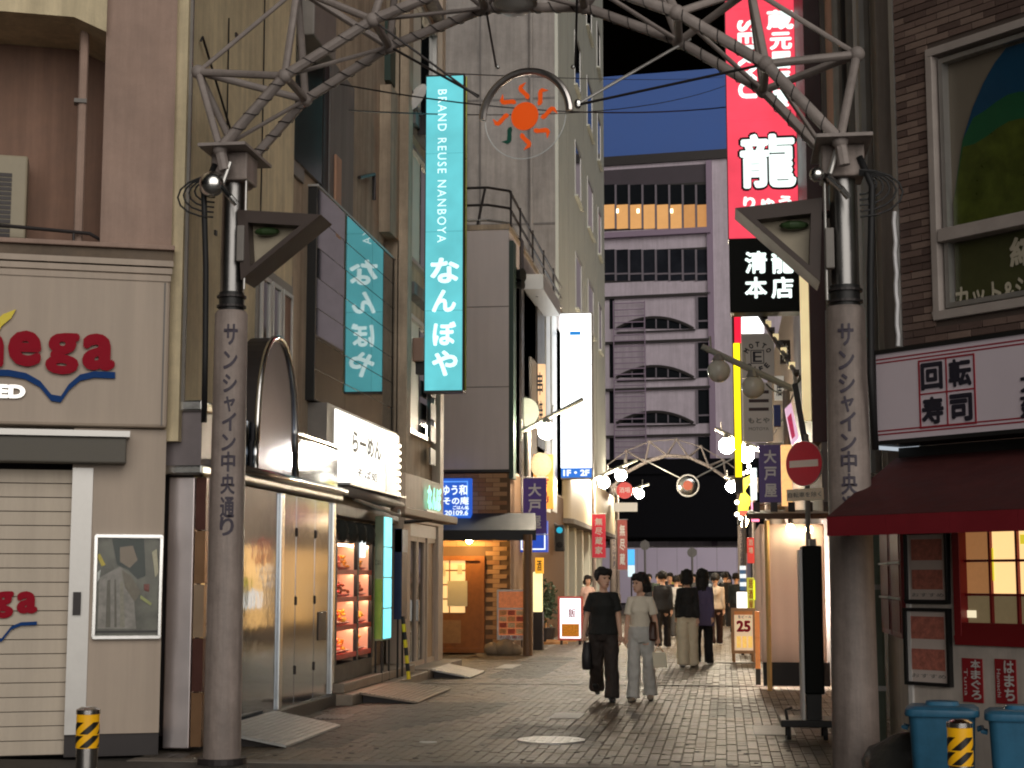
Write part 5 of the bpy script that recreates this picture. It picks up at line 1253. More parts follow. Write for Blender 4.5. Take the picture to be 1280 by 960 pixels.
for j in (1, 2): MB().pb(PRF, rw0 + .07, rw1 - .07, zz0 + (zz1 - zz0) * j / 3 - .02, zz0 + (zz1 - zz0) * j / 3 - .002, -.09, -.024).build('glazing_bar', M_rf, w)
for (a, b, c, d, m) in ((1236, 685, 1242, 726, 'yellow'), (1275, 668, 1282, 680, 'yellow')):
    MB().px(PRF, a, b, c, d, -.048, -.043).build('yellow_tag', glow('yellow_tag', (240, 220, 60), .8), w)
MB().px(PRF, 1208, 763, 1220, 772, -.048, -.043).build('paper_tag', glow('paper_tag_glow', (255, 240, 200), .9), w)
# two framed menu posters
M_mp = mat('menu_paper', lin((222, 208, 200)), .5, var=.05)
M_mf = mat('menu_food_print', lin((196, 120, 104)), .45, var=.5, scale=22)
for (a, b, c, d), lab in (((1134, 664, 1188, 755), 'black framed menu poster on the white wall, the upper of two'), ((1134, 760, 1191, 857), 'black framed menu poster on the white wall, the lower of two')):
    t = thing('framed_menu', lab, 'menu frame', PRF.P(*PRF.uv((a + c) / 2, d), .02), 'framed menus beside the red window')
    u0, u1, z0, z1 = PRF.rect(a, b, c, d)
    MB().frame(PRF, u0, u1, z0, z1, .028, .0, .05).build('frame', M_black, t, bevel=.008)
    MB().pb(PRF, u0 + .028, u1 - .028, z0 + .028, z1 - .028, .0, .02).build('paper', M_mp, t)
    hh = (z1 - z0)
    for k in (0, 1): MB().pb(PRF, u0 + .065, u1 - .065, z0 + hh * (.2 + .4 * k), z0 + hh * (.47 + .42 * k), .02, .024).build('food_photo', M_mf, t)
    letters('おすすめ', PRF, u0 + .06, u1 - .06, z0 + hh * .1, z0 + hh * .15, .022, M_greyletter, t)
for (a, b, c, d), txt, sub, lab in (((1204, 823, 1229, 878), '本まぐろ', 'Tuna', 'small red notice with white brush text under the red window, beside the lower framed menu'), ((1245, 824, 1271, 880), 'はまち', 'Tuna', 'small red notice with white brush text under the red window, above the right blue bin')):
    t = thing('red_notice', lab, 'notice', PRF.P(*PRF.uv((a + c) / 2, d), .01), 'red notices under the red window')
    u0, u1, z0, z1 = PRF.rect(a, b, c, d)
    MB().pb(PRF, u0, u1, z0, z1, 0, .01).build('sheet', mat('notice_red', lin((158, 34, 42)), .6, var=.06), t)
    n = len(txt); h = (z1 - z0) * .92 / n
    for i, ch in enumerate(txt): letters(ch, PRF, u0 + (u1 - u0) * .45, u1 - .012, z1 - .01 - (i + 1) * h + .008, z1 - .01 - i * h, .013, M_pw, t, bold=.03)
    letters('Tuna' if n == 4 else 'Hamachi', PRF, u0 + .02, u0 + (u1 - u0) * .28, z0 + .05, z1 - .08, .013, M_pw, t, turn=True)
solid(-.04, 0.0, 0, gz, -.3, .025, 'corner_post', M_white)
# street side wall
MB().box(1.6, 4, 13.95, 16.4, 0, gz).build('side_wall', M_wl, sb)
MB().box(1.85, 4, 14.2, 16.4, gz, 11).build('upper_side_wall', mat('side_tile', lin((120, 100, 92)), .7, streak=.2), sb)
PS = PR(1.58)
for ya, yb2 in ((14.1, 14.95), (15.02, 15.9)):
    w = MB().box(1.5, 1.6, ya, yb2, 1.1, 2.1).build('side_window', M_rf, sb, bevel=.006)
    for j in range(3): MB().box(1.49, 1.5, ya + .08, yb2 - .08, 1.15 + .31 * j, 1.42 + .31 * j).build('pane', mat('red_curtain', lin((120, 28, 30)), .5, var=.2), w)
    for zz in (1.43, 1.74): MB().box(1.478, 1.489, ya, yb2, zz, zz + .02).build('glazing_bar', M_pw, w)
tg = thing('pale_green_pipe', 'pale green upright duct behind the right gateway post', 'duct', (1.45, 16.6, 0))
MB().box(1.35, 1.58, 16.5, 16.8, 0, 2.5).build('duct', mat('pale_green', lin((130, 146, 130)), .5, streak=.2), tg, bevel=.02)
for z in (.5, 1.5, 2.3): MB().box(1.34, 1.585, 16.49, 16.81, z, z + .05).build('band', M_alum, tg)
# bins, bollards, sheet
def bin_(X, Y, lab, m, ang=-.15):
    t = thing('blue_bin', lab, 'bin', (X, Y, 0), 'blue bins before the sushi restaurant')
    Rm = Matrix.Rotation(ang, 3, 'Z')
    def ringr(w, d, z, k=.06):
        pts = []
        for sx, sy, a0 in ((1, 1, 0), (-1, 1, 90), (-1, -1, 180), (1, -1, 270)):
            for i in range(5):
                a = math.radians(a0 + 22.5 * i); pts.append(Vector((X, Y, 0)) + Rm @ Vector((sx * (w - k) + k * math.cos(a), sy * (d - k) + k * math.sin(a), z)))
        return pts
    MB().loft([ringr(.19, .16, 0), ringr(.2, .17, .04), ringr(.225, .195, .62), ringr(.23, .2, .66)]).build('tub', m, t, smooth='auto')
    MB().loft([ringr(.25, .22, .655), ringr(.255, .225, .67), ringr(.25, .22, .7), ringr(.22, .19, .72), ringr(.12, .1, .725), ringr(.11, .09, .75), ringr(.06, .05, .755)]).build('lid', m, t, smooth='auto')
    for s in (-1, 1): MB().path([Vector((X, Y, 0)) + Rm @ Vector((s * .235, -.08, .56)), Vector((X, Y, 0)) + Rm @ Vector((s * .27, -.08, .57)), Vector((X, Y, 0)) + Rm @ Vector((s * .27, .08, .57)), Vector((X, Y, 0)) + Rm @ Vector((s * .235, .08, .56))], .014, 6).build('handle', m, t)
M_bin = mat('blue_plastic', lin((52, 112, 146)), .42, var=.14, scale=9, dirt=.25, streak=.15)
bin_(1.52, 11.85, 'blue plastic lidded bin, the left one behind the striped bollard', M_bin)
bin_(2.02, 11.55, 'blue plastic lidded bin, the right one under the red notices', M_bin)
bin_(2.53, 11.3, 'blue plastic lidded bin mostly cut off at the right edge', M_bin)
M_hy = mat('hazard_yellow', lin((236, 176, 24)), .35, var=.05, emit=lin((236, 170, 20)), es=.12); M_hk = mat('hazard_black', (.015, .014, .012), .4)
def bollard(X, Y, zt, lab):
    t = thing('striped_bollard', lab, 'bollard', (X, Y, 0), 'striped bollards at the crossing'); r = .082
    MB().tube((X, Y, 0), (X, Y, .42), .078, n=28).build('post', M_steel, t, smooth='auto')
    MB().tube((X, Y, .4), (X, Y, zt - .02), r, n=28).build('sleeve', M_hy, t, smooth='auto')
    MB().path([(X, Y, zt - .02), (X, Y, zt + .01), (X, Y, zt + .03)], [.086, .086, .05], 28).build('cap', M_steel, t, smooth='auto')
    dirc = Vector((-X, -Y, 0)).normalized(); rt = Vector((-dirc.y, dirc.x, 0))
    for z0_, z1_ in ((.405, .49), (.5, .585)):
        for k in range(-2, 3):
            mb = MB(); n = 8
            for i in range(n):
                def pt(s, f): 
                    a = (k * .13 + s * .062 + f * .1 - .03) / r; z = z0_ + (z1_ - z0_) * f
                    return Vector((X, Y, z)) + (dirc * math.cos(a) + rt * math.sin(a)) * (r + .0025)
                [mb.quad(pt(-.5 + c / 8, i / n), pt(-.5 + (c + 1) / 8, i / n), pt(-.5 + (c + 1) / 8, (i + 1) / n), pt(-.5 + c / 8, (i + 1) / n)) for c in range(8)]
            mb.build('stripe', M_hk, t)
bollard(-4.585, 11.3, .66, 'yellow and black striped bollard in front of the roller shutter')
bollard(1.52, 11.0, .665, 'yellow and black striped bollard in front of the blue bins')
q = Vector((1.2, 12.2, 0))
mb = lump((1.28, 12.35, .14), .26, .25, .33, 4, .5)
tag(mb.build('refuse_bag', mat('grey_bag', (.05, .05, .048), .3, var=.3, bump=.6, bscale=14), smooth=True), 'dark crumpled plastic bag on the ground by the right gateway post', 'bag')
# ================================================================== right: narrow buildings beyond
nb_ = thing('grey_piped_building', 'narrow pale building full of pipes behind the right gateway post', 'building', (2.5, 19, 0))
MB().box(1.66, 5, 16.5, 22.3, 2.6, 14).build('wall', mat('pale_grey_wall', lin((168, 156, 146)), .75, var=.1, streak=.35), nb_)
MB().box(1.9, 5, 16.5, 22.3, 0, 2.6).build('shop_wall', M_concd, nb_)
for y, r, m in ((17.0, .07, M_alum), (17.7, .05, M_white), (18.3, .08, M_grey), (19.4, .05, M_dark), (20.6, .07, M_alum)):
    MB().tube((1.58, y, 2.7), (1.58, y, 13), r).build('downpipe', m, nb_)
for y in (17.4, 19.9):
    w = MB().frame(PR(1.66), -y - 1, -y, 4.2, 6.2, .07, -.05, .05).build('window', M_alum, nb_); MB().pb(PR(1.66), -y - .93, -y - .07, 4.27, 6.13, -.02, .01).build('pane', M_glassdark, w)
tn = thing('tan_upper_building', 'tan rendered upper wall lit from the crossing behind the arch', 'building', (3, 24, 0))
MB().box(1.72, 5, 22.4, 25.4, 0, 15).build('wall', mat('tan_wall', lin((206, 172, 146)), .8, var=.08, streak=.15), tn)
MB().box(1.66, 1.72, 24.9, 25.3, 2, 15).build('corner_pier', M_concd, tn)
mr = thing('maroon_sign_building', 'tall dark maroon clad building carrying the red blade sign', 'building', (2.5, 28, 0))
M_mar = mat('maroon_panel', lin((58, 22, 24)), .5, var=.12)
PMR = PY(25.6); a0 = PMR.uv(1010, 300)[0]
MB().box(a0, 5, 25.6, 31.5, 3.75, 15).build('upper_wall', M_mar, mr)
MB().box(1.55, 5, 25.6, 31.5, 0, 3.74).build('lower_wall', M_concd, mr)
M_creamlit = glow('cream_strip_glow', (250, 226, 170), .7, .6)  # emission stands in for light falling on the cream wall strip and treads
MB().box(a0 - .14, a0 - .01, 25.62, 25.8, 4.1, 6.6).build('lit_strip', M_creamlit, mr)
for i in range(9): MB().box(a0 - .25 - .05 * i, a0 - .15 - .05 * i, 26.2 + .4 * i, 26.5 + .4 * i, 4.9 + .18 * i, 4.98 + .18 * i).build('stair_tread', M_creamlit if i % 2 else M_dark, mr)
MB().tube((a0 - .2, 26.2, 4.9), (a0 - .7, 29.8, 6.5), .04).build('stair_rail', M_dark, mr)
# red blade sign
rsn = thing('red_blade_sign', 'tall lit red blade sign with white characters above a black lower panel', 'lit sign', (.8, 28.5, 6.3))
P28 = PY(28.5)
u0, u1, z0, z1 = P28.rect(912, 297, 1007, 390); zt = P28.uv(960, -150)[1]
M_redglow = glow('red_sign_glow', (246, 70, 92), 1.0, .3); M_blk = mat('sign_black', (.005, .006, .005), .55, var=0, spec=.15)
MB().pb(P28, u0, u1, z0, z1, -.5, 0).build('black_panel', M_blk, rsn, bevel=.01)
for a, b in ((z1 + .01, P28.uv(960, 150)[1]), (P28.uv(960, 150)[1] + .006, P28.uv(960, 10)[1]), (P28.uv(960, 10)[1] + .006, zt)):
    MB().pb(P28, u0, u1, a, b, -.06, 0).build('red_panel', M_redglow, rsn, bevel=.004)
MB().pb(P28, u0 - .015, u1 + .012, z1 + .0, zt, -.5, -.07).build('case', M_dark, rsn)
wg = glow('white_char_glow', (240, 255, 250), 1.15, .8)
lpx('龍', P28, 922, 164, 998, 238, .008, M_blk, rsn, bold=.055)
lpx('龍', P28, 925, 167, 995, 235, .018, wg, rsn, bold=.032)
lpx('りゅう', P28, 929, 245, 990, 262, .012, wg, rsn, bold=.05)
lpx('SEIRYU', P28, 922, 25, 946, 123, .012, wg, rsn, turn=True, bold=.04)
for ch, (a, b, c, d) in zip('蔵元居酒屋', ((958, 12, 992, 37), (962, 40, 990, 62), (962, 64, 990, 86), (964, 88, 988, 110), (964, 112, 986, 134))):
    lpx(ch, P28, a, b, c, d, .012, wg, rsn, bold=.05)
for ch, (a, b, c, d) in zip('清本龍店', ((931, 314, 959, 342), (931, 346, 959, 373), (964, 314, 992, 342), (964, 346, 992, 373))):
    lpx(ch, P28, a, b, c, d, .006, wg, rsn, bold=.035)
for z in (6.8, 9, 11.5): MB().box(u1, 2, 28.6, 28.8, z, z + .15).build('bracket', M_dark, rsn)
# signs below it
P30 = PY(30.0)
vn = thing('red_yellow_light_strip', 'thin upright light strip, red at the top and yellow below', 'light strip', P30.P(*P30.uv(922, 660)))
u0, u1, z0, z1 = P30.rect(918, 396, 926, 428); MB().pb(P30, u0, u1, z0, z1, -.1, 0).build('red_tube', glow('strip_red', (240, 30, 60), 1.3), vn)
u0, u1, z0, z1 = P30.rect(918, 429, 926, 596); MB().pb(P30, u0, u1, z0, z1, -.1, 0).build('yellow_tube', glow('strip_yellow', (255, 230, 20), 1.6), vn)
MB().pb(P30, u0 - .02, u1 + .02, z0 - .3, P30.uv(922, 395)[1], -.16, -.102).build('back', M_dark, vn)
wb = thing('white_light_box', 'small white lit box of two rows just under the black sign panel', 'lit sign', P30.P(*P30.uv(940, 416)))
for a, b in ((395, 403), (405, 415)): MB().px(P30, 927, a, 955, b, -.2, 0).build('lit_face', glow('box_white_glow', (255, 255, 255), 2.2), wb)
M_gs = mat('grey_sign_face', lin((168, 156, 146)), .6, var=.06, emit=lin((160, 150, 140)), es=.15)
mt = thing('round_logo_sign', 'grey blade sign with dark lettering bent round a square letter mark', 'shop sign', P30.P(*P30.uv(948, 471)))
MB().px(P30, 927, 417, 968, 473, -.12, 0).build('panel', M_gs, mt, bevel=.01)
pc_ = P30.uv(947, 446)
def arc_text(s, pl, cu, cz, r, a0, a1, h, m, par, top=True):
    for i, ch in enumerate(s):
        a = math.radians(a0 + (a1 - a0) * (i / max(1, len(s) - 1)))
        cu_, cz_ = cu + r * math.cos(a), cz + r * math.sin(a); rot = a - math.pi / 2 if top else a + math.pi / 2
        def fn(u, z, cu_=cu_, cz_=cz_, rot=rot): return pl.P(cu_ + u * math.cos(rot) - z * math.sin(rot), cz_ + u * math.sin(rot) + z * math.cos(rot), .005)
        letters(ch, pl, -h * .38, h * .38, -h / 2, h / 2, 0, m, par, bold=.05, fn=fn)
arc_text('MOTTO', P30, *pc_, .235, 150, 30, .1, M_letter, mt); arc_text('CAFE', P30, *pc_, .235, 225, 315, .1, M_letter, mt, False)
letters('E', P30, pc_[0] - .09, pc_[0] + .08, pc_[1] - .1, pc_[1] + .1, .005, M_letter, mt, bold=.01)
MB().frame(P30, pc_[0] - .13, pc_[0] + .12, pc_[1] - .13, pc_[1] + .13, .015, 0, .004).build('mark_frame', M_letter, mt)
tb = thing('three_bar_sign', 'grey blade sign with three dark bars over small lettering', 'shop sign', P30.P(*P30.uv(947, 552)))
MB().px(P30, 929, 478, 966, 552, -.12, 0).build('panel', M_gs, tb, bevel=.01)
for y in (488, 499, 509.5): MB().px(P30, 936, y, 961, y + 4, 0, .006).build('bar', mat('bar_brown', (.05, .02, .02), .5), tb)
lpx('もとや', P30, 935, 522, 962, 529, .005, M_greyletter, tb, bold=.02); lpx('MOTOYA', P30, 936, 534, 961, 538, .005, M_greyletter, tb)
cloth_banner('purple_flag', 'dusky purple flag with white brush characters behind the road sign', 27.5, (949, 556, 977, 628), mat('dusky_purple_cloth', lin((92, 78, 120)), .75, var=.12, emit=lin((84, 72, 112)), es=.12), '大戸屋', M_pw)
for bx, Y_, nm, lab, m_, tx in (((939, 628, 949, 652), 40, 'pink_blade_sign', 'small pinkish blade sign beside the yellow figure sign', mat('dusty_pink_sign', lin((190, 90, 130)), .5, emit=lin((180, 80, 120)), es=.35), '寿'), ((968, 470, 980, 500), 31, 'white_square_sign', 'small white square sign high beside the cream lit strip', mat('white_square', lin((214, 210, 200)), .5, emit=lin((200, 196, 186)), es=.3), '居'), ((975, 425, 988, 455), 32, 'dark_square_sign', 'small dark square sign above the small white square sign', mat('dark_square', lin((60, 52, 48)), .5), '焼')):
    flagged(nm, lab, 'shop sign', Y_, bx, m_, tx, M_letter if 'dark' not in nm else M_pw, .12)
for i, (pa_, pb_2) in enumerate((((1000, 470, 26), (945, 560, 39)), ((1012, 455, 26), (958, 480, 30)))):
    a_, b_ = at(pa_[0], pa_[1], Y=pa_[2]), at(pb_2[0], pb_2[1], Y=pb_2[2])
    tag(MB().path([a_ + (b_ - a_) * t + Vector((0, 0, -1.2 * t * (1 - t))) for t in [q / 10 for q in range(11)]], .015, 5).build('sagging_cable', M_cable), ['long cable sagging from the maroon wall to the lit pair of globes', 'short cable sagging from the maroon wall to the three bar sign'][i], 'cable')
bs2 = thing('blue_corner_sign', 'small blue sign between the three bar sign and the slanted lit panel', 'shop sign', at(972, 528, Y=28))
MB().px(PY(28), 967, 506, 976, 533, -.2, 0).build('panel', mat('deep_blue', lin((30, 50, 130)), .4), bs2, bevel=.01)
sp = thing('slanted_lit_panel', 'slanted pink and white lit panel above the road sign', 'lit sign', at(990, 535, Y=24))
pts = [at(x, y, Y=24) for x, y in ((981, 511), (989, 503), (999, 548), (990, 557))]
MB().prism(pts, (0, .12, 0)).build('lit_face', glow('pinkish_glow', (236, 190, 216), .9), sp)
MB().prism([at(x, y, Y=23.98) for x, y in ((984, 522), (989, 516), (994, 545), (990, 549))], (0, .01, 0)).build('print', mat('pink_print', lin((210, 60, 100)), .5, emit=lin((210, 60, 100)), es=.4, var=.5, scale=12), sp)
MB().prism([at(x, y, Y=24.2) for x, y in ((990, 480), (997, 478), (1010, 552), (1003, 556))], (0, .08, 0)).build('dark_arm', M_black, sp)
yf = thing('yellow_figure_sign', 'bright yellow lit sign shaped like a figure among white bulbs', 'lit sign', at(931, 640, Y=42))
P42 = PY(42)
mb = MB(); pts = [(926, 600), (938, 594), (936, 606), (931, 614), (938, 622), (937, 634), (932, 643), (923, 644), (923, 628), (926, 616), (923, 608)]
mb.prism([P42.P(*P42.uv(*p)) for p in pts], (0, .15, 0)); mb.build('yellow_face', glow('yellow_fig_glow', (255, 236, 30), 1.4), yf)
MB().px(P42, 924, 638, 937, 644, 0, .03).build('red_lettering', glow('red_fig_glow', (230, 60, 30), 1.), yf)
MB().px(P42, 938, 585, 946, 625, -.3, -.2).build('pale_back_panel', glow('pale_blue_glow', (200, 220, 235), .9), yf)
for x, y in ((921, 596), (928, 592), (934, 590), (920, 604), (921, 628), (921, 643), (926, 648), (935, 648), (941, 596), (936, 583), (940, 590)):
    MB().ell(P42.P(*P42.uv(x, y), .1), .055, .055, .055, 10, 7).build('bulb', MATS['small_bulb'], yf, smooth=True)
MB().tube((P42.uv(930, 650)[0], 42.1, 0), (P42.uv(930, 650)[0], 42.1, 3.4), .05).build('post', M_dark, yf)
# road sign
ne = thing('no_entry_sign', 'round red no entry sign with a white bar above a small plate', 'road sign', (1.0, 22.5, 0))
PN = PY(22.0)
u0, u1, z0, z1 = PN.rect(983, 551, 1027, 608); cu, cz, ru, rz = (u0 + u1) / 2, (z0 + z1) / 2, (u1 - u0) / 2, (z1 - z0) / 2
# a true circle turned away about its post
ang = math.acos(min(1, ru / rz)); R_ = rz
NP = Plane((PN.P(cu, 0).x, 22.0), (PN.P(cu, 0).x + math.cos(ang), 22.0 - math.sin(ang)))
def circ(r, off): return [NP.P(r * math.cos(2 * math.pi * i / 40), cz + r * math.sin(2 * math.pi * i / 40), off) for i in range(40)]
MB().prism(circ(R_, .0), -NP.n * .02).build('back_plate', M_alum, ne)
MB().prism(circ(R_ * .97, .006), -NP.n * .005).build('red_face', mat('traffic_red', lin((226, 28, 54)), .4, var=.05), ne)
MB().pb(NP, -R_ * .78, R_ * .78, cz - R_ * .15, cz + R_ * .15, .006, .01).build('white_bar', mat('traffic_white', lin((246, 228, 216)), .4, var=.04), ne)
pl2 = MB().pb(NP, -R_ * 1.0, R_ * 1.0, cz - R_ * 1.62, cz - R_ * 1.1, -.015, .0).build('sub_plate', mat('plate_white', lin((236, 218, 194)), .5, var=.05), ne, bevel=.01)
letters('自転車を除く', NP, -R_ * .9, R_ * .9, cz - R_ * 1.47, cz - R_ * 1.25, .004, M_letter, ne)
MB().tube(NP.P(0, 0, -.06), NP.P(0, cz + .4, -.06), .035).build('post', M_grey, ne)
for z in (cz, cz - R_ * 1.35): MB().pb(NP, -.08, .08, z - .03, z + .03, -.1, -.02).build('clamp', M_dark, ne)
# vinyl sheeted stall
tt = thing('vinyl_sheet_stall', 'street stall closed with a pale vinyl sheet under a dark wooden eave', 'stall', (1.0, 24, 0))
PT2 = PY(23.8)
u0, u1, z0, z1 = PT2.rect(951, 655, 1032, 828)
M_vin = mat('vinyl_sheet', lin((226, 214, 206)), .6, var=.05, scale=3)
_t = M_vin.node_tree; _b = _t.nodes['Principled BSDF']; _o = _t.nodes['Material Output']
_tr = _t.nodes.new('ShaderNodeBsdfTranslucent'); _tr.inputs[0].default_value = (*lin((236, 222, 212)), 1); _mx = _t.nodes.new('ShaderNodeMixShader'); _mx.inputs[0].default_value = .5
_t.links.new(_b.outputs[0], _mx.inputs[1]); _t.links.new(_tr.outputs[0], _mx.inputs[2]); _t.links.new(_mx.outputs[0], _o.inputs[0])
nU = 22; rings = []
for jz in (z0, z0 + .5, z0 + 1.0, z0 + 1.6, z1):
    rings.append([PT2.P(u0 + (u1 - u0) * i / nU, jz, .004 * math.sin(i * 1.3 + jz) + .012 * math.sin(i * .35 + 1 + jz)) for i in range(nU + 1)])
mb = MB()
for ra, rb in zip(rings[:-1], rings[1:]):
    for i in range(nU): mb.quad(ra[i], ra[i + 1], rb[i + 1], rb[i])
vs = mb.build('vinyl_sheet', M_vin, tt, smooth=True); so = vs.modifiers.new('thickness', 'SOLIDIFY'); so.thickness = .01
MB().box(u0, u0 + .02, 23.85, 28, z0, z1).build('side_sheet', M_vin, tt)
MB().pb(PT2, u0 + .02, 1.5, .06, z0, -.3, -.05).build('base_board', M_black, tt)
MB().tube(PT2.P(PT2.uv(961, 800)[0], 0, .06), PT2.P(PT2.uv(961, 800)[0], z1 + .05, .06), .035).build('wooden_post', mat('pale_wood', lin((220, 184, 120)), .5, var=.12, scale=12), tt)
MB().hexa([(u0 - .2, 23.4, z1 + .06), (1.6, 23.4, z1 + .06), (1.6, 28, z1 + .3), (u0 - .1, 28, z1 + .3), (u0 - .2, 23.4, z1 + .14), (1.6, 23.4, z1 + .14), (1.6, 28, z1 + .38), (u0 - .1, 28, z1 + .38)]).build('eave', mat('dark_wood', lin((84, 60, 44)), .6, var=.3, scale=10), tt)
for i in range(6): MB().box(u0 - .1 + i * .25, u0 + .0 + i * .25, 23.35, 23.395, z1 + .16, z1 + .3).build('tile', M_dark, tt)
for i, (x, y) in enumerate(((988, 660), (1011, 662))):
    q = PT2.P(*PT2.uv(x, y, .18), .18)
    lampo = MB().ell(q, .055, .055, .06, 14, 10).build('bulb', glow('stall_bulb', (255, 226, 180), 60), tt, smooth=True)
    MB().tube(q + Vector((0, 0, .05)), q + Vector((0, 0, .14)), .03).build('socket', M_dark, lampo)
for i, (x, z) in enumerate(((.95, 2.0), (1.25, 1.3))): MB().ell((x, 25.2, z), .09, .09, .09, 12, 8).build('inner_bulb', glow('inner_bulb_glow', (255, 236, 220), 700), tt, smooth=True)
# black wheeled stand
bsd = thing('black_wheeled_stand', 'tall black upright signboard seen edge on, standing on a base with castors', 'sign stand', (.95, 16.6, 0))
PBk = PY(16.6); 
u0, u1, z0, z1 = PBk.rect(1002, 682, 1029, 868)
MB().pb(PBk, u0 + .02, u1, z0, z1, -.5, 0).build('board', M_blk, bsd, bevel=.015)
MB().pb(PBk, u0 - .01, u0 + .018, z0 - .3, z1 - .04, -.5, .01).build('white_edge', M_white, bsd)
MB().pb(PBk, u0 + .1, u1 - .05, z1, z1 + .07, -.3, -.05).build('top_block', M_grey, bsd)
MB().pb(PBk, u0 + .04, u1 - .03, .2, z0, -.3, -.05).build('upright', M_black, bsd)
MB().pb(PBk, PBk.uv(976, 900)[0], u1 + .1, .13, .2, -.55, 0.05).build('base', M_black, bsd, bevel=.01)
for uu in (PBk.uv(986, 900)[0], u1): 
    for d in (-.45, -.02):
        wq = MB().tube(PBk.P(uu - .02, .061, d), PBk.P(uu + .02, .061, d), .06, n=16).build('castor', M_rubber, bsd); MB().tube(PBk.P(uu, .07, d), PBk.P(uu, .14, d), .018).build('castor_stem', M_dark, wq)
MB().path([PBk.P(PBk.uv(984, 890)[0], .2, 0), PBk.P(PBk.uv(982, 880)[0], .3, 0), PBk.P(PBk.uv(990, 880)[0], .32, 0)], .015, 6).build('lock_lever', M_dark, bsd)
# price boards on the right
M_pb_ = mat('board_paper', lin((240, 214, 180)), .5, var=.1, scale=4, emit=lin((250, 214, 170)), es=.3)
ao = thing('price_a_board', 'wooden A-board with a large red number 25 beside the stall', 'menu board', at(930, 822, Z=0))
PAo = PY(31.5); u0, u1, z0, z1 = PAo.rect(916, 762, 943, 815)
MB().frame(PAo, u0 - .03, u1 + .03, z0 - .03, z1 + .03, .06, -.05, .0).build('frame', M_wood, ao)
MB().pb(PAo, u0 + .03, u1 - .03, z0 + .03, z1 - .1, -.03, -.01).build('paper', M_pb_, ao)
MB().pb(PAo, u0 + .03, u1 - .03, z1 - .1, z1 - .03, -.03, -.005).build('orange_head', mat('orange_head', lin((226, 140, 60)), .5), ao)
letters('25', PAo, u0 + .07, u1 - .07, z0 + .38, z0 + .6, -.006, M_red, ao, bold=.05)
letters('生ビール', PAo, u0 + .1, u1 - .05, z0 + .64, z0 + .7, -.006, M_letter, ao, bold=.02)
for i in range(3): MB().pb(PAo, u0 + .07 + .11 * i, u0 + .15 + .11 * i, z0 + .08, z0 + .3, -.01, -.004).build('beer_print', mat('beer_print', lin((240, 190, 90)), .4, var=.4, scale=20, emit=lin((250, 200, 100)), es=.5), ao)
for x in (u0, u1 - .04):
    MB().hexa([PAo.P(x, 0, -.02), PAo.P(x + .04, 0, -.02), PAo.P(x + .04, 0, -.06), PAo.P(x, 0, -.06), PAo.P(x, z0, -.02), PAo.P(x + .04, z0, -.02), PAo.P(x + .04, z0, -.06), PAo.P(x, z0, -.06)]).build('leg', M_wood, ao)
    MB().tube(PAo.P(x, 0, -.5), PAo.P(x, z1, -.05), .02).build('rear_leg', M_wood, ao)
sbd = thing('narrow_orange_board', 'narrow orange board on dark legs between the price A-board and the stall', 'menu board', at(948, 852, Z=0))
PSb = PY(25); u0, u1, z0, z1 = PSb.rect(944, 764, 950, 836)
MB().pb(PSb, u0, u1, z0, z1, -.12, 0).build('board', mat('orange_board', lin((232, 150, 90)), .5, var=.3, scale=9, emit=lin((236, 150, 80)), es=.25), sbd)
for d in (-.09, -.02): MB().pb(PSb, u0, u1, 0, z0, d - .03, d).build('leg', M_black, sbd)
for bx, m, lab, nm in (((921, 740, 934, 762), M_whiteglow, 'white lit cube lamp above the price A-board', 'white_lit_cube'), ((934, 722, 943, 764), glow('yellow_green_glow', (196, 186, 60), .8), 'yellow upright lit banner between the white cube lamp and the stall', 'yellow_lit_banner'), ((941, 725, 951, 750), glow('lime_glow', (230, 240, 30), 1.2), 'lime yellow lit sign beside the stall sheet', 'lime_lit_sign'), ((934, 672, 943, 704), glow('red_cloth_glow', (210, 60, 50), .9), 'red lit hanging sign under the far wooden eave', 'red_hanging_sign')):
    p_ = PY(34.5 if nm != 'red_hanging_sign' else 36); t = thing(nm, lab, 'lit sign', p_.P(*p_.uv((bx[0] + bx[2]) / 2, bx[3])))
    MB().px(p_, *bx, -.15, 0).build('lit_face', m, t, bevel=.01)
    uu = p_.uv((bx[0] + bx[2]) / 2, bx[3])
    if nm != 'red_hanging_sign': MB().pb(p_, uu[0] - .03, uu[0] + .03, 0, uu[1], -.1, -.06).build('post', M_dark, t)
    else: MB().pb(p_, uu[0] - .03, uu[0] + .03, p_.uv(938, 672)[1], 3.2, -.1, -.06).build('hanger', M_dark, t)
    if 'banner' in nm or 'hanging' in nm:
        u0, u1, z0, z1 = p_.rect(*bx)
        for i, ch in enumerate('居酒屋' if 'banner' in nm else '酒場'):
            h = (z1 - z0) / 3.2; letters(ch, p_, u0 + .03, u1 - .03, z1 - (i + 1) * h, z1 - i * h - .04, .008, M_red if 'banner' in nm else M_pw, t, bold=.02)
bp2 = thing('striped_barber_pole', 'small blue and white striped lit pole above the white cube lamp', 'barber pole', at(930, 738, Y=36))
q = at(929, 738, Y=36)
for i in range(6): MB().tube(q + Vector((0, 0, .09 * i)), q + Vector((0, 0, .09 * (i + 1))), .07, n=12).build('stripe', glow('pole_white', (240, 250, 255), .9) if i % 2 else glow('pole_blue', (70, 110, 150), .5), bp2)
MB().tube(q + Vector((0, 0, -.02)), Vector((q.x, q.y, 0)), .03).build('post', M_dark, bp2)
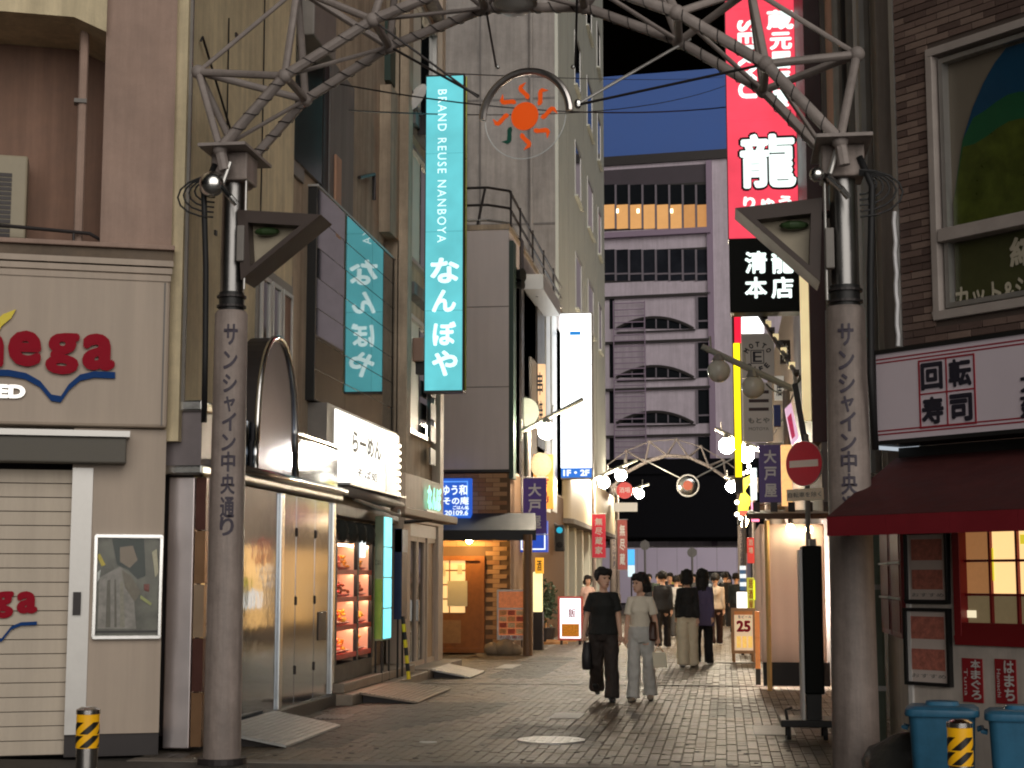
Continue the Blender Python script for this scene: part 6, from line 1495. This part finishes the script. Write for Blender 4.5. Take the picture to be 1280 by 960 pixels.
# right row of shops from the stall to the far arch
rwb = thing('right_shop_row', 'dim shop building behind the stall with a small tiled eave and warm bulbs', 'building', (3, 45, 0))
MB().box(1.75, 6, 31.6, 62, 0, 9).build('wall', mat('dim_wall', lin((120, 104, 92)), .8, var=.2, streak=.3), rwb)
MB().hexa([(.55, 44, 3.35), (1.8, 44, 3.6), (1.8, 50, 3.6), (.55, 50, 3.35), (.55, 44, 3.43), (1.8, 44, 3.75), (1.8, 50, 3.75), (.55, 50, 3.43)]).build('eave', MATS['dark_wood'], rwb)
for i in range(8): MB().hexa([(.5, 44.1 + i * .75, 3.44), (1.75, 44.1 + i * .75, 3.76), (1.75, 44.6 + i * .75, 3.76), (.5, 44.6 + i * .75, 3.44), (.5, 44.1 + i * .75, 3.5), (1.75, 44.1 + i * .75, 3.82), (1.75, 44.6 + i * .75, 3.82), (.5, 44.6 + i * .75, 3.5)]).build('tile', mat('rust_tile', lin((150, 84, 60)), .6, var=.2), rwb)
for i in range(4): MB().ell((.62, 44.1 + i * 1.6, 3.2), .09, .09, .09, 10, 8).build('bulb', glow('eave_bulb', (255, 210, 150), 40), rwb, smooth=True)
for i in range(6): MB().pb(PR(1.74), -(33.5 + i * 4.4 + 2.4), -(33.5 + i * 4.4), .4, 2.4, 0, .04).build('shop_window', mat('warm_shop_glow', (.3, .2, .1), .4, var=.5, scale=2, emit=lin((255, 190, 110)), es=1.6), rwb)
for (a, b, c, d, m, lab) in ((1000, 585, 1012, 640, MATS['amber_door_glow'], 'warm amber lit strip sign behind the road sign'),):
    p_ = PY(26); t = thing('amber_strip_sign', lab, 'lit sign', p_.P(*p_.uv(985, 640)))
    MB().px(p_, 977, 556, 990, 632, -.2, 0).build('lit_face', mat('amber_print', lin((240, 190, 130)), .5, var=.6, scale=14, emit=lin((250, 190, 120)), es=.9), t)
# ================================================================== ramps at the left kerb
M_ramp = mat('chequer_plate', (.5, .5, .48), .4, .6, var=.15, bump=.6, bscale=120, dirt=.2)
def ramp(lab, y0, y1, x0, x1, h, m):
    mb = MB().hexa([(x0, y0, 0), (x1, y0, .0), (x1, y1, .0), (x0, y1, 0), (x0, y0, h), (x1, y0, .03), (x1, y1, .03), (x0, y1, h)])
    mb2 = MB().hexa([(x0, y0, h - .03), (x1, y0, .004), (x1, y1, .004), (x0, y1, h - .03), (x0, y0, h), (x1, y0, .025), (x1, y1, .025), (x0, y1, h)])
    t = thing('kerb_ramp', lab, 'ramp', ((x0 + x1) / 2, (y0 + y1) / 2, 0), 'ramps at the left kerb'); mb2.build('plate', m, t)
    r2 = MB()
    for i in range(1, 12):
        f = i / 12; r2.box(x0 + (x1 - x0) * f - .01, x0 + (x1 - x0) * f + .01, y0 + .02, y1 - .02, h + (.025 - h) * f - .002, h + (.025 - h) * f + .006)
    r2.build('tread_ribs', m, t, kind='stuff').name = 'tread_rib'
    for y in (y0 + .1, y1 - .12): MB().hexa([(x0 + .02, y, 0), (x1 - .1, y, 0), (x1 - .1, y + .03, 0), (x0 + .02, y + .03, 0), (x0 + .02, y, h - .035), (x1 - .1, y, .02), (x1 - .1, y + .03, .02), (x0 + .02, y + .03, h - .035)]).build('side_web', M_dark, t)
ramp('pale metal ramp plate against the stainless shop front, nearest the left gateway post', 15.2, 17.4, -4.92, -4.18, .17, M_ramp)
ramp('brownish ramp at the kerb below the cyan standing sign', 20.7, 23.2, -4.72, -3.95, .14, M_slab)
ramp('short ramp at the kerb by the cream shop doors', 25.9, 27.6, -4.72, -4.1, .15, M_ramp)
# ================================================================== people
def remeshed(mb, voxel, org, name, wrinkle=0., seed=0, wscale=9., smooth_it=2):
    me = bpy.data.meshes.new('tmp'); me.from_pydata([v - org for v in mb.v], [], mb.f)
    bm = bmesh.new(); bm.from_mesh(me); bmesh.ops.recalc_face_normals(bm, faces=bm.faces); bm.to_mesh(me); bm.free()
    o = bpy.data.objects.new('tmp', me); COL.objects.link(o)
    r = o.modifiers.new('r', 'REMESH'); r.mode = 'VOXEL'; r.voxel_size = voxel; r.use_smooth_shade = True
    sm = o.modifiers.new('s', 'SMOOTH'); sm.iterations = smooth_it; sm.factor = .5
    dg = bpy.context.evaluated_depsgraph_get(); dg.update()
    out = bpy.data.meshes.new_from_object(o.evaluated_get(dg)); out.name = name
    bpy.data.objects.remove(o); bpy.data.meshes.remove(me)
    if wrinkle:
        ns = [(v.index, v.normal.copy()) for v in out.vertices]
        for i, n in ns:
            v = out.vertices[i]; c = v.co
            v.co = c + n * wrinkle * (noise.noise(Vector((c.x * wscale * 1.3 + seed, c.y * wscale * 1.3, c.z * wscale * .8))) + .5 * noise.noise(Vector((c.x * 21, c.y * 21 + seed, c.z * 13))))
    return out
M_skin = mat('skin', lin((218, 174, 148)), .5, var=.06, scale=30)
M_hair = mat('black_hair', (.01, .0085, .008), .75, var=.2, scale=40)
M_eye = mat('eye_dark', (.01, .008, .007), .2, var=0)
M_lip = mat('lips', lin((160, 92, 84)), .45, var=0)
def ellring(c, rx, ry, z, n=18): return [Vector((c[0] + rx * math.cos(2 * math.pi * i / n), c[1] + ry * math.sin(2 * math.pi * i / n), z)) for i in range(n)]
def person(lab, X, Y, yaw, H, pose, top, bottom, shoe=None, female=False, hair='short', detail=.014, hat=None, group='pedestrians in the street',
           sleeve='short', loose=1.0, head_yaw=0., strap=False, top_long=False, hem=.88, thick=1.0):
    s = H / 1.72
    t = thing('person', lab, 'person', (X, Y, 0), group)
    Rz = Matrix.Rotation(yaw, 3, 'Z'); seed = X * 7 + Y
    J = {}
    sw = (.138 if female else .158) * thick; KH = 1.16
    for side, k in ((-1, 'L'), (1, 'R')):         # L: the picture's left when the figure faces the camera
        a, kn, out = pose['leg' + k]
        hip = Vector((side * .088, 0, .90)); knee = hip + .43 * Vector((math.sin(out) * side, -math.sin(a) * math.cos(out), -math.cos(a) * math.cos(out)))
        ank = knee + .41 * Vector((math.sin(out * .3) * side, -math.sin(a - kn), -math.cos(a - kn)))
        fp = pose.get('foot' + k, 0.)
        J['hip' + k], J['knee' + k], J['ank' + k], J['fp' + k] = hip, knee, ank, fp
        a, ab, el, el_in = pose['arm' + k]
        sh = Vector((side * sw, 0, 1.385)); elb = sh + .28 * Vector((math.sin(ab) * side, -math.sin(a) * math.cos(ab), -math.cos(a) * math.cos(ab)))
        fd = Vector((math.sin(ab * .6 - el_in) * side, -math.sin(a + el), -math.cos(a + el))).normalized()
        wr = elb + .245 * fd
        J['sh' + k], J['elb' + k], J['wr' + k], J['fd' + k] = sh, elb, wr, fd
    def sole(k): return J['ank' + k].z - .075 - max(0, math.sin(J['fp' + k])) * .14
    dz = -min(sole('L'), sole('R'))
    T = lambda p: Rz @ (Vector((p[0], p[1], p[2] + dz)) * s) + Vector((X, Y, 0))
    def tp(mb): mb.v = [T(v) for v in mb.v]; return mb
    fw = .9 if female else 1.0
    HR = Matrix.Rotation(head_yaw, 3, 'Z'); hc = Vector((0, -.02, 1.60))
    def big(mb):
        hb = hc - Vector((0, 0, .11)); mb.v = [hb + (v - hb) * KH for v in mb.v]; return mb
    hd_ = lambda p: hc + HR @ Vector(p)
    # ---- one continuous body
    b = MB()
    b.loft([ellring((0, 0), .15 * fw, .10, .83), ellring((0, .0), .165, .115, .93), ellring((0, -.005), .135 * fw, .095, 1.08), ellring((0, -.005), .155 * fw, .115, 1.25), ellring((0, 0), .14 * fw, .095, 1.35), ellring((0, 0), .085, .07, 1.42), ellring((0, 0), .054, .055, 1.46), ellring((0, -.012), .05, .052, 1.54)])
    bb_, b = b, MB()
    b.ell(hd_((0, .015, .025)), .075, .092, .10, 18, 12)
    jaw = [(-.100, .022, .028, -.058), (-.085, .042, .045, -.042), (-.05, .058, .068, -.02), (0, .068, .082, -.008)]
    rings = []
    for z, rx, ry, yo in jaw: rings.append([hd_((rx * math.cos(2 * math.pi * i / 16), yo + ry * math.sin(2 * math.pi * i / 16), z)) for i in range(16)])
    b.loft(rings)
    b.path([hd_((0, -.082, .02)), hd_((0, -.098, -.012)), hd_((0, -.106, -.03)), hd_((0, -.086, -.04))], [.010, .013, .017, .010], 8)
    b.path([hd_((-.04, -.075, .03)), hd_((0, -.086, .034)), hd_((.04, -.075, .03))], .012, 8)
    for e in (-1, 1): b.ell(hd_((e * .076, .01, -.005)), .012, .022, .034, 8, 6)
    b.path([hd_((-.022, -.083, -.062)), hd_((0, -.089, -.062)), hd_((.022, -.083, -.062))], .009, 6)
    big(b); bb_.add(b.v, b.f); b = bb_
    for k, side in (('L', -1), ('R', 1)):
        b.path([J['hip' + k] + Vector((0, 0, .03)), J['hip' + k] - Vector((0, 0, .1)), (J['hip' + k] + J['knee' + k]) / 2, J['knee' + k], J['knee' + k] * .7 + J['ank' + k] * .3 + Vector((0, .015, 0)), J['ank' + k]], [.085, .085, .072, .054, .056, .036], 14)
        fp = J['fp' + k]; f0 = J['ank' + k]; fdv = Vector((side * .12, -math.cos(fp), -math.sin(fp))); up = Vector((0, -math.sin(fp), math.cos(fp)))
        b.path([f0 + Vector((0, .0, .02)), f0 - up * .03], [.036, .04], 10)
        b.path([f0 - up * .042 - fdv * .055, f0 - up * .04, f0 - up * .05 + fdv * .1, f0 - up * .058 + fdv * .17], [(.032, .03), (.036, .034), (.042, .024), (.03, .016)], 12)
        sh, el, wr, fd = J['sh' + k], J['elb' + k], J['wr' + k], J['fd' + k]
        b.path([sh + Vector((-side * .06, 0, .0)), sh, (sh + el) / 2, el, el * .6 + wr * .4, wr], [.05, .05, .043, .036, .036, .025], 12)
        # hand: palm, four curled fingers of different lengths, thumb from the palm's side
        fwd = Vector((0, -1, 0)); side_v = Vector((0, -1, 0)) - fd * Vector((0, -1, 0)).dot(fd); side_v.normalize(); nrm = fd.cross(side_v) * side; nrm.normalize()
        inward = Vector((-side, 0, 0)); inward = (inward - fd * inward.dot(fd)); inward = (inward - side_v * inward.dot(side_v)).normalized()
        b.path([wr, wr + fd * .03, wr + fd * .085], [.024, (.036, .018), (.038, .015)], 12)
        for fi, (o, ln) in enumerate(((-.030, .062), (-.010, .074), (.010, .078), (.030, .070))):
            p0 = wr + fd * .075 + side_v * o; cu = .45 + .1 * fi * .5
            p1 = p0 + (fd * math.cos(cu * .4) + inward * math.sin(cu * .4)) * ln * .45
            p2 = p1 + (fd * math.cos(cu * 1.2) + inward * math.sin(cu * 1.2)) * ln * .33
            p3 = p2 + (fd * math.cos(cu * 2.1) + inward * math.sin(cu * 2.1)) * ln * .28
            b.path([p0, p1, p2, p3], [.0095, .009, .0082, .007], 7)
        q0 = wr + fd * .03 + side_v * .03
        b.path([q0, q0 + fd * .03 + side_v * .02 + inward * .008, q0 + fd * .055 + side_v * .022 + inward * .02], [.012, .0105, .0085], 7)
    tp(b)
    bo = link('body', remeshed(b, (.0085 if detail < .012 else .0115) * s, ORG[t], 'body', smooth_it=1), t, ORG[t]); bo.data.materials.append(M_skin)
    # ---- eyes, lips
    for e in (-1, 1): tp(big(MB().ell(hd_((e * .03, -.0835, .008)), .011, .006, .006, 8, 6))).build('eye', M_eye, t, smooth=True)
    tp(big(MB().path([hd_((-.02, -.092, -.062)), hd_((0, -.098, -.061)), hd_((.02, -.092, -.062))], .0055, 6))).build('mouth', M_lip, t, smooth=True)
    # ---- hair
    h = MB()
    h.ell(hd_((0, .03, .05)), .092, .098, .10, 18, 12)
    h.ell(hd_((0, -.035, .092)), .072, .055, .04, 14, 8)
    for e in (-1, 1): h.ell(hd_((e * .07, .02, .03)), .022, .05, .06, 10, 8)
    rr = random.Random(int(seed * 10))
    for i in range(8): h.path([hd_((-.07 + .02 * i, -.04, .12)), hd_((-.072 + .0205 * i, -.085 + abs(i - 3.5) * .008, .085)), hd_((-.066 + .021 * i + rr.uniform(-.01, .01), -.09 + abs(i - 3.5) * .008, .04 + rr.uniform(-.012, .025)))], [.02, .018, .008], 6)
    for e in (-1, 1): h.path([hd_((e * .075, -.03, .08)), hd_((e * .085, -.02, .02)), hd_((e * .082, -.01, -.02))], [.02, .02, .01], 6)
    if hair == 'long':
        h.path([hd_((0, .06, .05)), hd_((0, .085, -.05)), hd_((0, .09, -.16)), hd_((0, .085, -.26))], [(.07, .05), (.085, .045), (.085, .04), (.06, .03)], 14)
        for e in (-1, 1): h.path([hd_((e * .07, .0, .05)), hd_((e * .085, .01, -.05)), hd_((e * .08, .03, -.18))], [.025, .026, .016], 8)
    if hair == 'bun': h.ell(hd_((0, .10, .0)), .065, .06, .08, 12, 9)
    if hair == 'bob':
        h.path([hd_((0, .05, .06)), hd_((0, .06, -.03)), hd_((0, .06, -.1))], [(.08, .06), (.098, .07), (.085, .06)], 14)
        for e in (-1, 1): h.path([hd_((e * .074, -.01, .06)), hd_((e * .086, .0, -.02)), hd_((e * .08, .01, -.09))], [.022, .026, .02], 8)
    tp(big(h))
    ho = link('hair', remeshed(h, .0115 * s, ORG[t], 'hair', .012, seed, 26, 1), t, ORG[t]); ho.data.materials.append(M_hair)
    # ---- top
    g = MB(); w = 1 + .08 * loose; L0 = hem if not top_long else .72; kx = .82 if hem > .95 else 1.1
    g.loft([ellring((0, .005), .178 * w * kx, .134 * w * kx, L0), ellring((0, .003), .168 * fw * w * (kx + .06 if kx < 1 else 1.04), .126 * w * (kx + .06 if kx < 1 else 1.04), 1.0), ellring((0, -.003), .148 * fw * w, .112 * w, 1.12), ellring((0, -.006), .168 * fw * w, .130 * w, 1.26), ellring((0, 0), .148 * fw * w, .108 * w, 1.355), ellring((0, 0), .10, .085, 1.42), ellring((0, .005), .07, .07, 1.45)])
    if female:
        for e in (-1, 1): g.ell((e * .065, -.085, 1.25), .062, .055, .062, 12, 9)
    for k, side in (('L', -1), ('R', 1)):
        sh, el, wr = J['sh' + k], J['elb' + k], J['wr' + k]
        if sleeve == 'short':
            e2 = sh + (el - sh) * .72; g.path([sh + Vector((-side * .09, 0, .0)), sh + Vector((0, 0, .004)), sh * .6 + e2 * .4, e2], [.062, .066, .064, .066 * w], 14)
        else:
            g.path([sh + Vector((-side * .09, 0, .0)), sh + Vector((0, 0, .004)), (sh + el) / 2, el, el * .5 + wr * .5, wr - J['fd' + k] * .01], [.064, .072, .066, .058, .052, .044], 14)
    tp(g)
    go = link('top', remeshed(g, (.011 if detail < .012 else .014) * s, ORG[t], 'top', .009 * loose, seed + 3, 7, 2), t, ORG[t]); go.data.materials.append(top)
    # ---- trousers
    p = MB()
    p.loft([ellring((0, 0), .16, .115, .80), ellring((0, .005), .188, .14, .87), ellring((0, .003), .188, .142, .94), ellring((0, 0), .165 * fw, .122, 1.03)])
    wl_ = pose.get('wide', 1.2)
    for k in 'LR':
        hi, kn, an = J['hip' + k], J['knee' + k], J['ank' + k]
        bl = Vector((0, .012, 0))
        p.path([hi + Vector((0, 0, -.01)), hi * .6 + kn * .4, kn * .95 + hi * .05 + Vector((0, -.004, 0)), kn * .5 + an * .5 + bl, kn * .15 + an * .85 + bl * .6, an + Vector((0, 0, -.03))], [.104, .097 * (.6 + .4 * wl_), .074 * wl_, .073 * wl_, .076 * wl_, .080 * wl_], 18)
    tp(p)
    po = link('trousers', remeshed(p, (.011 if detail < .012 else .014) * s, ORG[t], 'trousers', .02, seed + 9, 5, 2), t, ORG[t]); po.data.materials.append(bottom)
    # ---- shoes
    for k, side in (('L', -1), ('R', 1)):
        fp = J['fp' + k]; f0 = J['ank' + k]; fdv = Vector((side * .12, -math.cos(fp), -math.sin(fp))); up = Vector((0, -math.sin(fp), math.cos(fp)))
        q = MB().path([f0 - up * .035 - fdv * .075, f0 - up * .03 - fdv * .04, f0 - up * .028 + fdv * .03, f0 - up * .042 + fdv * .1, f0 - up * .05 + fdv * .17, f0 - up * .054 + fdv * .205], [(.02, .022), (.04, .04), (.044, .042), (.048, .03), (.043, .022), (.015, .012)], 14)
        sh_ = tp(q).build('shoe', shoe or M_black, t, smooth=True)
        q = MB().path([f0 - up * .064 - fdv * .08, f0 - up * .064 + fdv * .05, f0 - up * .068 + fdv * .21], [(.03, .012), (.042, .012), (.03, .01)], 12)
        tp(q).build('sole', M_white if shoe is None else M_black, sh_, smooth=True)
    return t, T, J
M_tblack = mat('black_tshirt', (.014, .014, .013), .8, var=.15); M_pbrown = mat('dark_brown_trousers', (.028, .02, .017), .75, var=.2)
M_tcream = mat('cream_tshirt', lin((232, 222, 202)), .8, var=.05); M_pgrey = mat('pale_grey_trousers', lin((194, 192, 186)), .8, var=.08)
walkA = {'legL': (-.22, .42, .02), 'legR': (.14, .04, .03), 'footL': -.5, 'armL': (-.12, .26, .16, .0), 'armR': (.04, .16, .14, .0), 'wide': 1.3}
man, TM, JM = person('man in a black t-shirt and dark wide trousers walking hand in hand towards the crossing', -1.60, 21.5, .06, 1.69, walkA, M_tblack, M_pbrown,
       shoe=M_black, hair='short', detail=.01, head_yaw=.55, group='walking couple', loose=1.2)
walkB = {'legL': (.12, .05, .03), 'legR': (-.22, .12, .03), 'footR': .15, 'armL': (.06, .16, .06, .0), 'armR': (-.05, .24, .16, .02), 'wide': 1.22}
woman, TW, JW = person('woman in a cream t-shirt and pale grey wide jeans walking beside the man in black', -1.11, 21.55, -.05, 1.62, walkB, M_tcream, M_pgrey,
       shoe=mat('tan_shoe', (.25, .2, .15), .6), female=True, hair='bob', detail=.01, head_yaw=-.75, group='walking couple', loose=.6, hem=.97)
M_bag = mat('black_bag', (.012, .012, .013), .5)
def handbag(name, lab, c, w, d, h, m, strap=None, taper=.8, cat='bag'):
    t = thing(name, lab, cat, Vector(c) - Vector((0, 0, h / 2)))
    c = Vector(c)
    rg = []
    for z, k in ((-h / 2, .86), (-h * .4, 1), (0, 1), (h * .42, taper), (h / 2, taper * .8)):
        rg.append([c + Vector((w / 2 * k * math.copysign(abs(math.cos(a)) ** .5, math.cos(a)), d / 2 * k * math.copysign(abs(math.sin(a)) ** .6, math.sin(a)), z)) for a in [2 * math.pi * i / 20 for i in range(20)]])
    MB().loft(rg).build('pouch', m, t, smooth='auto')
    if strap: MB().path(strap, .009, 6).build('strap', m, t, smooth=True)
    return t
hl = TM(JM['wrL'] + JM['fdL'] * .1)
handbag('black_tote_bag', 'black tote bag hanging from the hand of the man in black', hl + Vector((.06, .02, -.18)), .14, .32, .36, M_bag, [hl + Vector((.06, -.1, -.02)), hl + Vector((.01, 0, .02)), hl + Vector((.06, .12, -.02))])
sh = TW(JW['shR']); bg_ = sh + Vector((.035, .06, -.40))
handbag('brown_shoulder_bag', 'dark brown shoulder bag under the arm of the woman in cream', bg_, .13, .34, .25, mat('brown_leather', (.06, .022, .012), .4), [bg_ + Vector((-.01, -.14, .1)), sh + Vector((-.045, -.08, -.08)), sh + Vector((-.06, .0, .045)), sh + Vector((-.045, .09, -.08)), bg_ + Vector((0, .14, .1))])
hr = TW(JW['wrR'] + JW['fdR'] * .1)
pb = thing('paper_bag', 'small flat white paper bag hanging from the hand of the woman in cream', 'bag', hr + Vector((.0, .05, -.32)))
MB().hexa([hr + Vector(v) for v in ((-.06, .0, -.30), (.12, .0, -.30), (.12, .07, -.30), (-.06, .07, -.30), (-.08, .0, -.1), (.1, .0, -.1), (.1, .07, -.1), (-.08, .07, -.1))]).build('sack', mat('white_paper', lin((232, 222, 196)), .7, var=.04), pb)
MB().path([hr + Vector((-.05, .03, -.1)), hr + Vector((0, .02, .0)), hr + Vector((.07, .03, -.1))], .005, 5).build('cord_handle', M_wood, pb)
# people farther on
def stand(k=0.): return {'legL': (.22 + k, .1, .02), 'legR': (-.2 - k, .12, .02), 'armL': (-.2, .1, .15, .0), 'armR': (.2, .1, .2, .0), 'wide': 1.1}
def foot(px, py): q = at(px, py, Z=0); return q.x, q.y
PI = math.pi
w1 = dict(stand(-.12)); w1['wide'] = 1.5
x, y = foot(860, 834); person('person seen from behind in a loose black jacket and wide cream trousers', x, y, PI + .1, 1.70, w1, mat('black_jacket', (.016, .015, .015), .8), mat('cream_trousers', lin((226, 212, 184)), .8, var=.06), shoe=M_white, hair='bob', sleeve='long', loose=2.0, hem=.9, female=True)
x, y = foot(879, 831); person('person seen from behind in a dusky violet long top and black trousers', x, y, PI - .1, 1.73, stand(), mat('violet_top', lin((92, 84, 116)), .8, var=.1), mat('black_trousers', (.012, .012, .013), .8), hair='long', sleeve='long', loose=1.4, top_long=True, female=True)
x, y = foot(895, 806); person('person seen from behind in a beige shirt and dark red brown trousers', x, y, PI, 1.68, stand(.05), mat('beige_shirt', lin((164, 148, 130)), .8, var=.1), mat('maroon_trousers', (.03, .012, .012), .8), hair='short', sleeve='long', loose=1.6)
x, y = foot(829, 810); person('person seen from behind in dark clothes just beyond the woman in cream', x, y, PI, 1.72, stand(.02), mat('charcoal_top', (.02, .02, .022), .8), mat('charcoal_trousers', (.016, .016, .018), .8), hair='short', sleeve='long')
x, y = foot(846, 797); person('person seen from behind in a white shirt between the dark figure and the black jacket', x, y, PI, 1.62, stand(), mat('white_shirt', (.62, .62, .6), .8), mat('grey_trousers', (.06, .06, .06), .8), hair='short')
w5 = dict(stand()); w5['armR'] = (.5, .25, .9, .3)
x, y = foot(735, 797); person('woman with a pale pink top and dark bag straps by the lit white board', x, y, .2, 1.63, w5, mat('pink_top', lin((226, 190, 178)), .8), mat('dark_skirt_trousers', (.03, .025, .03), .8), female=True, hair='bob', head_yaw=.3)
x, y = foot(921, 792); person('person in dark clothes at the right edge of the street near the price board', x, y, PI, 1.7, stand(), mat('dark_teal_top', (.02, .028, .03), .8), mat('dark_trousers', (.015, .015, .016), .8), sleeve='long')
for px_, py_, lab, c, hh in ((851, 790, 'distant person in a brown top just left of the violet top', (.09, .05, .03), 1.66), (838, 792, 'distant person in a navy top between the dark figure and the white shirt', (.02, .025, .06), 1.7), (907, 784, 'distant person in a black coat right of the beige shirt', (.013, .013, .014), 1.74), (912, 776, 'distant person in a dim red top near the barber pole', (.16, .03, .03), 1.6), (824, 782, 'distant person in a dim green top by the faded banner post', (.04, .06, .04), 1.7), (884, 778, 'distant person in a pale blue top behind the violet top', (.2, .24, .3), 1.66), (857, 776, 'distant person in a dim black jacket by the hoarding middle', (.02, .018, .016), 1.75), (812, 776, 'small distant person in a dark top left of the street by the bicycle', (.03, .03, .035), 1.7), (840, 768, 'small distant person in a yellow top before the white hoarding', (.45, .4, .08), 1.68), (833, 770, 'small distant person in a black top before the white hoarding', (.015, .015, .015), 1.74), (868, 774, 'small distant person in a grey top beside the black van', (.12, .12, .12), 1.7)):
    x, y = foot(px_, py_); nm = 'top_' + '_'.join(lab.split(' in a ')[1].split()[:2])
    person(lab, x, y, PI * (px_ % 2), hh, stand(), mat('far_' + nm, c, .8), mat('far_trousers', (.03, .03, .035), .8), detail=.02)
